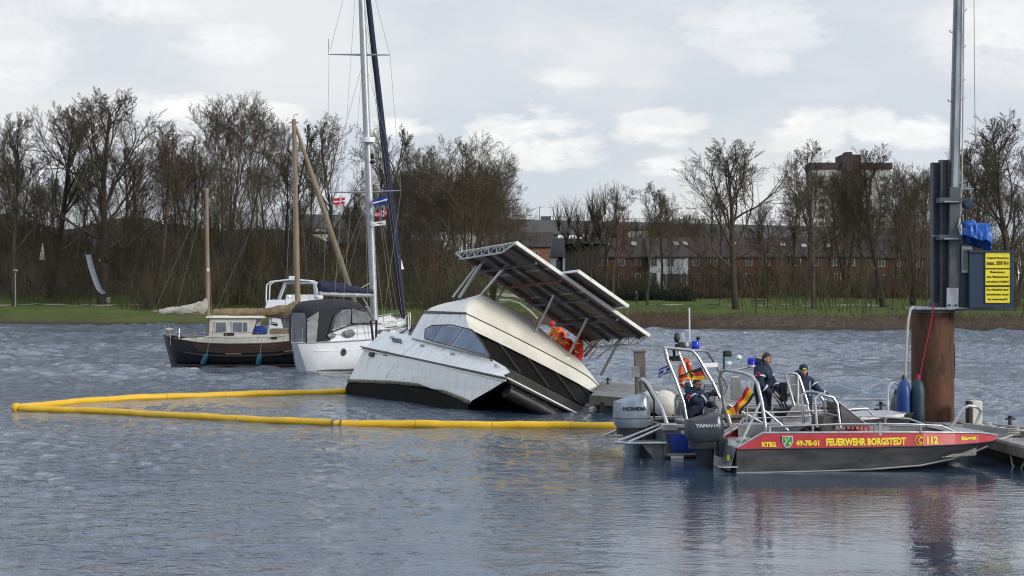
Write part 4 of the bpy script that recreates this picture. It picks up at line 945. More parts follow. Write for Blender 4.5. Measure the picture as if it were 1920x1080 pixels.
    MB().tube([L(a, -.02, -.04) for a in (0.0,2,4,6,8,10.1)], .022, 8).build('rub_rail', 'gelcoat_cream', e)
    MB().bar(L(7.05,-.02,.0), L(7.65,.10,-.72), .012, .012).bar(L(7.05,-.0,.0), L(7.03,.30,.70), .014, .012).build('panel_seam', 'stripe_grey', e, smooth=False)
    for px, py in ((698,660), (726.5,659)):
        a_, b_, c_ = CI(px, py, 1, -.01); f_ = MB().box(L(a_, .0, c_-.08), (.36,.05,.15)).build('vent', 'black', e, bevel=.01)
        for k in range(3): q = MB().box(L(a_, -.03, c_-.12+k*.04), (.32,.02,.012)).build('louvre', 'stripe_grey', None); q.parent = f_
    a_, b_, c_ = CI(708, 686, 1, 0); MB().lathe([(.02,-.02),(.035,0),(.01,.02)], L(a_, .07, c_), (0,1,0), 10).build('drain_outlet', 'black', e)
    # superstructure: profile (a,c) swept across the beam
    def prof(b):
        k = 1-((b-2.95)/2.75)**2; d = 0 if b < 4.6 else -.22*((b-4.6)/1.1)**2; td = min(1, max(0, (b-2.4)/2.2)); td = -.34*td*td*(3-2*td)
        s_ = min(1, max(0, (b-.22)/.75), max(0, (5.72-b)/.75)); s_ = s_**.6
        BT = (4.5+1.0*s_, 1.78+(.82+td)*s_+.12*k*s_+d); RT = (7.25-.45*s_, 1.62+(.72+td*1.1)*s_+.12*k*s_+d)
        q = .05*k+d
        return [(1.9,.57+d*.3), (3.82,1.28+q), (3.80,1.30+q), (4.32,1.60+q), (4.42,1.74+q), (4.44,1.77+q), (4.44+(BT[0]-4.44)*.45-.03*s_, 1.77+q+(BT[1]-1.77-q)*.45+.04*s_), (4.44+(BT[0]-4.44)*.9, 1.77+q+(BT[1]-1.77-q)*.9+.02*s_), BT, (BT[0]+.25, BT[1]+.03*s_), RT, (7.36,1.42+q), (7.5,.72)]
    bs = [.22,.30,.42,.58,.78,1.0,1.5,2.2,2.95,3.7,4.4,4.9,5.15,5.35,5.5,5.62,5.72]
    P_ = [[L(a_, b_, c_) for a_, c_ in prof(b_)] for b_ in bs]
    def part(i0, i1, name, m, cap=False, solid=0, smooth=True):
        mb = MB(); mb.loft([r_[i0:i1+1] for r_ in P_], 0, False, False)
        return mb.build(name, m, e, smooth=smooth, solid=solid)
    part(2, 4, 'roof_lip', 'gelcoat_cream'); 
    mb = MB(); mb.loft([[p+V((.012,0,.0)) for p in r_[4:6]] for r_ in P_], 0, False, False)
    mb.add([L(4.42,.205,1.74), L(4.44,.205,1.80), L(7.3,.205,1.66), L(7.33,.205,1.56)], [(0,1,2,3)]); mb.build('roof_stripe', 'stripe_grey', e, solid=.015)
    part(5, 12, 'roof', 'gelcoat_cream')
    cap = MB()
    for b_, r_ in ((bs[0], P_[0]), (bs[-1], P_[-1])):
        cap.add([r_[0], r_[1], r_[2], r_[3], r_[4], r_[5], r_[6], r_[7], r_[8], r_[10], r_[11], r_[12]], [tuple(range(12))])
    cap.build('cabin_side', 'gelcoat', e, smooth=False)
    # windscreen in five dark panes with mullions, set back under the lip
    for i in range(5):
        b0, b1 = .30+i*1.06, .30+(i+1)*1.06-.07
        def wsc(b_, t): q = prof(b_); return L(q[0][0]+(q[1][0]-q[0][0])*t+.04, b_, q[0][1]+(q[1][1]-q[0][1])*t-.01)
        MB().grid(lambda s_, t: wsc(b0+(b1-b0)*s_, t), 4, 2).build('windscreen_pane', 'glass_shaded', e)
        if i: MB().bar(wsc(b0-.035, 0)+V((.02,0,.02)), wsc(b0-.035, 1)+V((.02,0,.02)), .07, .04, (0,0,1)).build('mullion', 'dark_inside', e)
    for poly in ([(798,633),(799,619),(810,612),(827,611),(813,639)], [(829,611),(869,616),(847,646),(816,639.5)], [(872,617),(884,620),(903,644),(917,666),(883,657),(850,647)]):
        q = [CL(px, py, 1, .205) for px, py in poly]
        MB().prism(q, (0,-.012,0)).build('side_window', 'glass_blue', e, smooth=False)
    q = [CL(px, py, 1, .19) for px, py in ((796,634),(797,617),(810,610),(845,609),(885,618),(904,642),(919,668),(883,659),(845,648),(812,640))]
    MB().tube(q, .018, 6, closed=True).build('window_rim', 'stripe_grey', e)
    for px, py in ((812,614),): pass
    # small fittings on the roof edge
    for px in (854, 866, 875, 884, 889): 
        a_, b_, c_ = CI(px, 563, 1, .75); MB().box(L(a_, .70, c_), (.05,.04,.06)).build('fitting', 'stripe_grey', e)
    MB().tube([CL(x_, y_, 1, b_) for x_, y_, b_ in ((937,562,1.3),(955,562,1.6),(975,568,2.0),(995,583,2.3),(1008,597,2.6))], .03, 8).build('roof_hand_rail', 'gelcoat_cream', e)
    # solar roof
    cz = lambda a_, b_=0: 4.05-.13*(a_-2.9)-.098*b_
    def mod(name):
        o = MB(); o.box((0,0,.02), (1.72,1.30,.012)); o.build
        return o
    pan = None
    for i in range(4):
        for j in range(2):
            a_ = 2.9+.88+j*1.78; b_ = .05+.68+i*1.36
            ch = []
            if pan is None:
                p1 = MB().box((0,0,0), (1.72,1.31,.02)).build('solar_panel', 'cell_back', e, smooth=False)
                p2 = MB().box((0,0,.014), (1.68,1.27,.006)).build('cell_sheet', 'cell_front', p1, smooth=False)
                fr = MB()
                for s_ in (-1,1): fr.box((s_*.86,0,0), (.035,1.34,.05)).box((0,s_*.655,0), (1.72,.035,.05))
                p3 = fr.build('panel_frame', 'alu_dull', p1, smooth=False); KIDS[p1.name] = [p2, p3]; pan = p1; q = p1
            else:
                q = pan.copy(); COL.objects.link(q); q.parent = e
                for ch_ in KIDS[pan.name]: c2 = ch_.copy(); COL.objects.link(c2); c2.parent = q
            q.location = L(a_, b_, cz(a_, b_)); q.rotation_euler = (-math.atan(.098), -math.atan(.13), 0)
    fr = lambda a0, b0, a1, b1, dz, w_, h_, nm, m: MB().bar(L(a0, b0, cz(a0,b0)+dz), L(a1, b1, cz(a1,b1)+dz), w_, h_).build(nm, m, e, bevel=.004)
    fr(2.87, 0, 2.87, 5.46, .01, .07, .10, 'roof_edge', 'gelcoat'); fr(6.42, 0, 6.42, 5.46, 0, .06, .08, 'roof_edge', 'alu_dull')
    for a_ in (3.3, 4.3, 5.0, 6.0): fr(a_, 0, a_, 5.46, -.07, .06, .09, 'roof_rail', 'steel_beam' if a_ < 5.5 else 'rail_rusty')
    for b_ in (.9, 1.9, 3.0, 4.2): fr(2.9, b_, 6.4, b_, -.15, .05, .07, 'cross_rail', 'steel_beam' if b_ != 1.9 else 'rail_rusty')
    rdm = random.Random(9)
    for k in range(26):
        a_, b_ = rdm.uniform(3.0, 6.1), rdm.uniform(.2, 4.6); l_ = rdm.uniform(.3, 1.1)
        MB().tube([L(a_, b_, cz(a_,b_)-.05), L(a_+rdm.uniform(-.1,.1), b_+l_/2, cz(a_,b_+l_/2)-.05-rdm.uniform(.02,.12)), L(a_+rdm.uniform(-.2,.2), b_+l_, cz(a_,b_+l_)-.04)], .012, 5).build('cable', 'black' if k % 5 else 'rail_rusty', e)
    for b_, s_ in ((0, -1), (5.46, 1)):   # end trusses
        t = MB(); 
        cy = lambda a_, b_=b_: cz(a_, b_); t.tube([L(2.9, b_, cy(2.9)), L(6.4, b_, cy(6.4))], .035, 6); lo_ = lambda a_: L(a_, b_+s_*.0, cy(a_)-.26)
        t.tube([L(2.9, b_, cy(2.9)-.02), lo_(3.5), lo_(5.8), L(6.42, b_, cy(6.4)-.02)], .028, 6)
        for k in range(7): a_ = 3.1+k*.44; t.tube([L(a_, b_, cy(a_)), lo_(a_+.22)], .018, 5).tube([lo_(a_+.22), L(a_+.44, b_, cy(a_+.44))], .018, 5)
        t.build('end_truss', 'alu', e)
    # sliding extension wing above the front edge
    def wing(): 
        a0, a1, b0, b1 = 2.3, 3.2, 1.95, 4.0
        f2 = lambda a_, b_, dz=0: L(a_, b_, 4.20-.13*(a_-2.9)-.098*b_+dz)
        MB().prism([f2(a0,b0), f2(a0,b1), f2(a1,b1), f2(a1,b0)], (0,0,.03)).build('solar_wing', 'cell_back', e, smooth=False)
        w_ = MB(); w_.bar(f2(a0-.02,b0), f2(a0-.02,b1), .06, .10).bar(f2(a0,b0), f2(a1,b0), .05, .07).bar(f2(a0,b1), f2(a1,b1), .05, .07); w_.build('wing_frame', 'gelcoat', e, bevel=.004)
    wing()
    # posts
    def post(b0, b1, r=.045, m='alu', nm='roof_post'): MB().tube([b0, b1], r, 8).build(nm, m, e)
    post(L(6.7,.85,2.45), CL(907,488,0,5.7), .05); post(L(6.95,.75,2.4), CL(899,492,0,6.1), .035); post(L(5.7,1.0,2.6), CL(957,487,0,4.7), .045)
    post(CL(1003,626,0,5.0), CL(1049,533,0,4.3), .04); post(CL(1064,671,0,4.85), CL(1112,576,0,4.2), .04)
    for px, py, a_ in ((1003,626,5.0), (1064,671,4.85)): 
        p_ = CL(px, py, 0, a_); MB().ell(p_, (.08,.08,.05), 12, 6).build('post_foot', 'gelcoat', e)
    post(CL(1128,632,0,5.6), CL(1096,668,0,6.2), .05, 'alu_dull', 'strut'); post(CL(1135,634,0,5.0), CL(1104,672,0,5.8), .03, 'alu', 'strut'); post(CL(1118,636,0,6.0), CL(1090,664,0,6.6), .03, 'alu_dull', 'strut')
    post(CL(1160,640,0,4.2), CL(1127,703,0,5.2), .045, 'vinyl', 'strut')
    post(CL(1118,672,0,5.8), CL(1160,640,0,4.4), .02, 'alu_dull', 'strut')
    # small mast behind the roof
    post(CL(935,558,0,6.9), CL(951,531,0,6.6), .03, 'stripe_grey', 'light_post'); MB().ell(CL(945,530,0,6.6), (.28,.16,.08)).build('radar_dome', 'gelcoat', e)
    return e, CI, L, R, O
CAT, CI_, LC, RC, OC = catamaran()
# ================================================================ BOAT HELPERS
def hull(st, e, name, m, split=None, cap_stern=True, closed_top=False, solid=0.):
    """st: list of (x, [(y,z)...] half section from gunwale to keel); mirrored"""
    secs = []
    for x, hp in st: secs.append([V((x, y, z)) for y, z in hp]+[V((x, -y, z)) for y, z in reversed(hp[:-1] if abs(hp[-1][0]) < 1e-4 else hp)])
    mb = MB(); mb.loft(secs, 0, False, False)
    if cap_stern: mb.add(secs[0], [tuple(range(len(secs[0])))])
    return mb.build(name, m, e, solid=solid)
def spath(pts, r, name, m, e, n=8, world=False): return MB().tube(pts, r, n).build(name, m, e, world)
def outboard(e, o, colmat, H_, Wd, Ln, txt, tmat, R=None, tsz=.14, world_side=-1, serif=False):
    """outboard in boat-local space, o = top of the clamp bracket; engine lies behind it (-x)"""
    secs = []
    ox, oy, oz = o
    for t, sx, sy, dx in ((0,.80,.86,0),(.06,.90,.95,0),(.30,1,1,0),(.62,.99,.99,.0),(.80,.94,.93,.0),(.92,.82,.80,.01),(.98,.60,.58,.02),(1.0,.38,.35,.03)):
        ring = []
        for k in range(20):
            a = 2*math.pi*k/20; cx, cy = math.cos(a), math.sin(a); ex = .55
            ring.append(V((ox-Ln/2+dx*Ln*4+Ln/2*sx*math.copysign(abs(cx)**ex, cx), oy+Wd/2*sy*math.copysign(abs(cy)**ex, cy), oz+t*H_+(-.10*(-cx) if t > .9 else -.02*cx)*H_*(t))))
        secs.append(ring)
    cw = MB().loft(secs).build('cowl', colmat, e)
    band = MB().loft([[V((p.x, p.y, oz+.30*H_-.008)) for p in secs[2]], [V((p.x, p.y, oz+.30*H_+.008)) for p in secs[2]]]).build('cowl_seam', 'motor_dark', e); band.scale = (1,1,1)
    for v_ in band.data.vertices: v_.co.x = (v_.co.x-(ox-Ln/2))*1.012+(ox-Ln/2); v_.co.y = (v_.co.y-oy)*1.012+oy
    MB().loft([[V((ox-Ln*.5+Ln*.42*math.cos(a_), oy+Wd*.36*math.sin(a_), oz+dz)) for a_ in [2*math.pi*k/16 for k in range(16)]] for dz in (.03,-.14)]).build('lower_pan', 'motor_dark', e)
    lg = []
    for z_, l_, w_, dx in ((oz-.1,.42,.24,0),(oz-.3,.34,.18,.02),(oz-.62,.30,.13,.02),(oz-.80,.34,.12,0)):
        lg.append([V((ox-Ln*.5+dx+l_/2*math.cos(a_), oy+w_/2*math.sin(a_), z_)) for a_ in [2*math.pi*k/14 for k in range(14)]])
    MB().loft(lg).build('leg', colmat if serif else 'motor_dark', e)
    MB().box((ox-Ln*.5-.02, oy, oz-.80), (.52,.28,.03)).build('anti_ventilation_plate', 'motor_dark', e, bevel=.01)
    MB().lathe([(.01,-.32),(.06,-.22),(.085,0),(.07,.2),(.02,.3)], (ox-Ln*.5, oy, oz-1.02), (1,0,0), 14).build('gearcase', 'motor_dark', e)
    MB().box((ox-.03, oy, oz-.12), (.20,.30,.36)).box((ox+.02, oy, oz-.30), (.10,.24,.30)).build('clamp_bracket', 'motor_dark', e, bevel=.02)
    for k in range(3):
        a_ = k*2.094; c = V((ox-Ln*.5-.34, oy, oz-1.02)); MB().prism([c+V((0,0,0)), c+V((.05,.14*math.cos(a_-.4),.14*math.sin(a_-.4))), c+V((-.02,.16*math.cos(a_+.2),.16*math.sin(a_+.2)))], (.015,0,0)).build('propeller_blade', 'motor_dark', e)
    t = text(txt, tsz, (ox-Ln*.5, oy-Wd/2-.012, oz+H_*.56), (1,0,0), (0,0,1), tmat, e, align='CENTER', sx=1.25, offset=.003, ext=.006)
    return cw
def flag(pts, name, label, cols, e=None, waves=2.2, amp=.04, cross=None, world=True, nu=22, nv=12, cat='flag', group=None):
    """pts: four world corners: hoist-top, fly-top, fly-bottom, hoist-bottom. cols: fn(u,v)->material index"""
    a, b, c, d = [V(p) for p in pts]; mats, fn = cols; n = (b-a).cross(d-a).normalized()
    mb = MB()
    def P(u, v): p = lerp(lerp(a, b, u), lerp(d, c, u), v); return p+n*amp*math.sin(u*waves*math.pi+v*1.3)*(.3+u)
    for i in range(nu):
        for j in range(nv): mb.add([P(i/nu, j/nv), P((i+1)/nu, j/nv), P((i+1)/nu, (j+1)/nv), P(i/nu, (j+1)/nv)], [(0,1,2,3)], fn((i+.5)/nu, (j+.5)/nv))
    bmv = mb.build(name, mats, None, solid=.004)
    return tag(bmv, label, cat, group)
crossf = (['flag_red', 'flag_white'], lambda u, v: 1 if abs(u-.38) < .07 or abs(v-.5) < .09 else 0)
# ================================================================ RED RESCUE BOAT
FB = heading(.993, .12); FO = V((4.08, 30.75, 0))
def fireboat():
    e = thing('rescue_boat', 'low grey aluminium fire service boat with a red stripe and yellow lettering', 'boat', FO, FB)
    Lb = 5.47
    X = [0, .5, 1.5, 2.6, 3.6, 4.3, 4.87, 5.22, Lb]
    hb = [.95, .97, 1.0, 1.0, .95, .80, .56, .32, .03]; zg = [.46, .735, .73, .725, .71, .685, .65, .60, .55]; zs = [.45, .455, .46, .465, .47, .475, .48, .485, .50]
    hc = [.90, .90, .92, .90, .80, .60, .34, .15, .02]; zc = [.0, .0, .01, .03, .08, .17, .28, .37, .47]; zk = [-.22, -.22, -.22, -.22, -.17, -.05, .12, .27, .45]
    st = [(x, [(b, s_), (c, z_), (c*.93, z_-.02), (0, k)]) for x, b, s_, c, z_, k in zip(X, hb, zs, hc, zc, zk)]
    hull(st, e, 'hull', 'alu_hull')
    for s_ in (-1, 1):
        mb = MB(); 
        for i in range(len(X)-1): mb.quad(V((X[i], s_*(hb[i]+.004), zs[i])), V((X[i+1], s_*(hb[i+1]+.004), zs[i+1])), V((X[i+1], s_*(hb[i+1]-.02), zg[i+1])), V((X[i], s_*(hb[i]-.02 if i else hb[i]), zg[i])))
        mb.build('red_stripe', 'red_paint', e, solid=.012, smooth=False)
        MB().tube([V((x, s_*(b-.02), z_+.012)) for x, b, z_ in zip(X, hb, zg)], .022, 8).build('gunwale', 'alu', e)
        MB().tube([V((x, s_*(b+.01), z_-.012)) for x, b, z_ in zip(X, hb, zs)], .014, 6).build('rubbing_edge', 'black', e)
        MB().tube([V((x, s_*(c+.005), z_)) for x, c, z_ in zip(X[:-1], hc, zc)], .018, 6).build('spray_rail', 'alu_dull', e)
        MB().prism([V((3.6, s_*.30, .02)), V((4.55, s_*.12, .22)), V((4.75, s_*.36, .32)), V((3.9, s_*.62, .12))], (0,0,-.01)).build('bow_fin', 'alu', e, smooth=False)
        mb = MB()
        for i in range(1, 6): mb.quad(V((X[i], s_*(hb[i]-.10), zg[i]-.02)), V((X[i+1], s_*(hb[i+1]-.10), zg[i+1]-.02)), V((X[i+1], s_*(hb[i+1]-.14), .22)), V((X[i], s_*(hb[i]-.14), .22)))
        mb.build('inner_side', 'alu_dull', e, solid=.01, smooth=False)
        mb = MB()
        for i in range(1, 6): mb.quad(V((X[i], s_*(hb[i]-.02), zg[i]+.01)), V((X[i+1], s_*(hb[i+1]-.02), zg[i+1]+.01)), V((X[i+1], s_*(hb[i+1]-.11), zg[i+1]-.01)), V((X[i], s_*(hb[i]-.11), zg[i]-.01)))
        mb.build('side_deck', 'alu', e, solid=.01, smooth=False)
    mb = MB(); mb.add([V((x, s_*(b-.03), z_-.0)) for s_ in (1,) for x, b, z_ in list(zip(X, hb, zg))[5:]]+[V((x, -(b-.03), z_)) for x, b, z_ in reversed(list(zip(X, hb, zg))[5:])], [tuple(range(8))]); mb.build('bow_deck', 'alu', e, solid=.01, smooth=False)
    MB().prism([V((.5,-.9,.22)), V((4.1,-.72,.22)), V((4.1,.72,.22)), V((.5,.9,.22))], (0,0,.02)).build('floor', 'alu_dull', e, smooth=False)
    # sloping white quarter panel + stern well
    for s_ in (-1, 1): MB().prism([V((.02,s_*.95,.47)), V((.5,s_*.97,.745)), V((.62,s_*.86,.745)), V((.12,s_*.84,.47))], (0,0,.012)).build('quarter_plate', 'alu', e, smooth=False)
    MB().prism([V((0,-.9,.46)), V((.45,-.88,.50)), V((.45,.88,.50)), V((0,.9,.46))], (0,0,.015)).build('stern_deck', 'alu', e, smooth=False)
    MB().prism([V((-.02,-.90,.47)), V((-.10,-.75,.02)), V((-.10,.75,.02)), V((-.02,.9,.47))], (.02,0,0)).build('transom', 'alu', e, smooth=False)
    MB().prism([V((-.34,-.92,.10)), V((.02,-.92,.10)), V((.02,-.45,.10)), V((-.34,-.50,.10))], (0,0,.02)).build('swim_step', 'alu', e, smooth=False)
    MB().box((-.10,-.70,.26), (.02,.16,.09)).build('reflector', 'hivis_yellow', e)
    MB().ell((.22,-.62,.58), (.16,.14,.07)).build('rope_coil', 'rope_pale', e)
    outboard(e, (-.02, .02, .52), 'yamaha_grey', .50, .50, .74, 'YAMAHA', 'white_letter', tsz=.088)
    text('F115', .09, (-.79, .10, .64), (0,-1,0), (0,0,1), 'white_letter', e, align='CENTER', ext=.012)
    # side rails
    for s_ in (-1, 1):
        zr = .865; pts = [V((.55,s_*.9,.78)), V((.62,s_*.93,zr-.01)), V((2.0,s_*.96,zr+.03)), V((3.3,s_*.93,zr+.015)), V((4.0,s_*.82,zr-.03)), V((4.35,s_*.70,.70))]
        MB().tube(pts, .018, 8).build('side_rail', 'alu', e)
        for x in (.62, 1.45, 2.65, 3.55): 
            MB().tube([V((x, s_*.95, .73)), V((x, s_*.955, zr))], .022, 6).build('rail_post', 'alu', e)
    MB().box((2.75,-.975,.80), (.05,.03,.24)).build('fender_clip', 'alu', e)
    # radar arch over the stern
    ar = [V((.58,-.90,.70)), V((.50,-.86,1.30)), V((.43,-.80,1.66)), V((.36,-.70,1.79)), V((.26,-.5,1.84)), V((.16,.4,1.86)), V((.10,.62,1.82)), V((.10,.74,1.66)), V((.20,.86,1.2)), V((.34,.9,.72))]
    MB().tube(ar, .036, 10).build('radar_arch', 'alu', e)
    for s_ in (-1, 1): MB().tube([V((.50 if s_ < 0 else .18, s_*.86, 1.36)), V((.06,s_*.88,.50))], .024, 8).build('arch_brace', 'alu', e)
    for s_ in (-1, 1): MB().tube([V((.30 if s_ > 0 else .56,s_*.85,1.15)), V((1.0,s_*.88,.78))], .02, 8).build('arch_brace', 'alu', e)
    # lights on the arch
    MB().tube([V((.18,.35,1.85)), V((.18,.35,2.0))], .02, 6).lathe([(.06,0),(.065,.03),(.05,.06),(.01,.07)], (.18,.35,1.96)).build('gps_antenna', 'white_paint', e)
    MB().box((.20,.50,2.17), (.14,.12,.12)).build('searchlight', 'black', e, bevel=.02); MB().tube([V((.12,.5,1.84)), V((.12,.5,2.22))], .018, 6).build('light_post', 'black', e)
    MB().tube([V((.36,.3,1.85)), V((.36,.3,2.06))], .018, 6).ell((.37,.3,2.10), (.06,.05,.05)).build('work_light', 'white_paint', e)
    MB().lathe([(.07,0),(.075,.02),(.075,.11),(.05,.14),(.01,.145)], (.56,.1,1.97)).build('blue_beacon', 'beacon_blue', e); MB().tube([V((.2,.2,1.85)), V((.56,.1,1.93))], .022, 6).lathe([(.08,0),(.08,.04)], (.56,.1,1.93)).build('beacon_mount', 'alu', e)
    # steering console with sloping screen
    MB().prism([V((1.75,-.35,.24)), V((2.10,-.35,.24)), V((2.10,-.35,.98)), V((1.85,-.35,1.0))], (0,.7,0)).build('console', 'stripe_grey', e, bevel=.02)
    for s_ in (-1, 1):
        MB().tube([V((1.70,s_*.42,.80)), V((1.66,s_*.42,1.34)), V((1.76,s_*.42,1.42)), V((2.02,s_*.42,1.36)), V((2.10,s_*.42,1.24)), V((2.16,s_*.42,.78))], .028, 8).build('console_frame', 'alu', e)
    MB().tube([V((1.86,-.42,1.42)), V((1.86,.42,1.42))], .026, 8).tube([V((2.12,-.42,1.0)), V((2.12,.42,1.0))], .02, 8).build('console_frame', 'alu', e)
    MB().prism([V((2.13,-.42,1.26)), V((2.74,-.34,.80)), V((2.74,.34,.80)), V((2.13,.42,1.26))], (-.01,0,-.01)).build('windscreen', 'glass_smoke', e, smooth=False)
    for s_ in (-1, 1): MB().prism([V((2.16,s_*.43,1.22)), V((2.72,s_*.35,.80)), V((2.20,s_*.43,.80))], (0,-s_*.01,0)).build('windscreen', 'glass_smoke', e, smooth=False)
    MB().tube([V((2.13,-.43,1.27)), V((2.75,-.35,.80))], .012, 6).tube([V((2.13,.43,1.27)), V((2.75,.35,.80))], .012, 6).build('windscreen_trim', 'alu', e)
    for k in range(7): MB().tube([V((1.2+k*.07,-.3+.05*k,.5)), V((1.45+k*.05,-.35,.78+.03*math.sin(k))), V((1.75,-.3+.05*k,.62+.02*k))], .03, 6).build('harness', 'black', e)
    MB().ell((1.55,-.15,.62), (.36,.3,.16), 12, 8).build('black_bag', 'black', e)
    MB().box((2.15,-.05,.56), (1.1,.75,.28)).build('red_seat_box', 'red_paint', e, bevel=.02)
    # lettering
    sx_ = lambda x: hbi(x)
    def hbi(x): return float(np.interp(x, X, hb))
    def word(s_, x, z_, size, sx=1., sp=1., off=.006):
        b0, b1 = hbi(x), hbi(x+.6); slope = (b1-b0)/.6
        ob = text(s_, size, (x, -(b0-.006)-.014, z_), (1, -slope, 0), (0,.08,1), 'yellow_letter', e, sx=sx, offset=off, space=sp, ext=.004)
        for v in ob.data.vertices:
            yy = -(hbi(v.co.x)+.006)-.010-(.022*(1-min(1, max(0, (v.co.z-.46)/.26)))*0)+.024*min(1, max(0, (v.co.z-.46)/.27)); v.co.y = yy+(v.co.y-(-(b0-.006)-.014))*0+(.004 if v.index % 2 else 0)
        return ob
    word('RTB2', .46, .492, .115, 1.05); word('49-78-01', 1.12, .505, .132, .95); word('FEUERWEHR BORGSTEDT', 1.69, .505, .175, .77, off=.008); word('112', 3.66, .505, .185, .95, off=.009)
    word('Eiderwacht', 4.45, .548, .085, 1.0)
    cx = 3.52; c = V((cx, -hbi(cx)-.014, .575))
    MB().tube([c+V((.085*math.cos(t), 0, .085*math.sin(t))) for t in [k*.2618 for k in range(24)]], .006, 5, closed=True).build('phone_emblem', 'yellow_letter', e)
    MB().tube([c+V((.045,0,.05)), c+V((.0,-.004,.04)), c+V((-.03,-.004,.0)), c+V((-.005,-.004,-.045)), c+V((.04,0,-.055))], [.018,.010,.009,.010,.018], 6).build('phone_emblem', 'yellow_letter', e)
    cr = V((.95, -.992, .58)); s1 = [(-.10,.11),(.10,.11),(.10,-.02),(.06,-.09),(0,-.12),(-.06,-.09),(-.10,-.02)]
    k1 = MB().prism([cr+V((x, -.006, z_)) for x, z_ in s1], (0,-.004,0)).build('crest', 'white_letter', e, smooth=False)
    for off_, pl in ((-.011, [(-.085,.095),(.03,.095),(-.07,-.05),(-.085,-.02)]), (-.011, [(.085,.095),(.055,.095),(-.055,-.075),(0,-.10),(.05,-.075),(.085,-.02)])):
        q = MB().prism([cr+V((x, off_, z_)) for x, z_ in pl], (0,-.004,0)).build('crest_field', 'crest_green', None, smooth=False); q.parent = k1
    q = MB().box(cr+V((-.045,-.018,.05)), (.02,.004,.05)).ell(cr+V((.045,-.018,-.03)), (.022,.004,.022), 8, 5).build('crest_charge', 'yellow_letter', None); q.parent = k1
    return e
fireboat()
e = thing('fuel_crate', 'red plastic crate beside the windscreen of the red boat', 'crate', FO+FB @ V((2.68, .35, .24)))
c = FO+FB @ V((2.75, .3, .62)); cr = MB()
for k in range(3): cr.box(c+V((0,0,-.16+k*.15)), (.40,.32,.035), FB)
for sx in (-.18, 0, .18):
    for sy in (-.14, .14): cr.box(c+FB @ V((sx, sy, 0)), (.035,.03,.36), FB)
cr.build('crate_frame', 'hivis_red', e, True, bevel=.004)
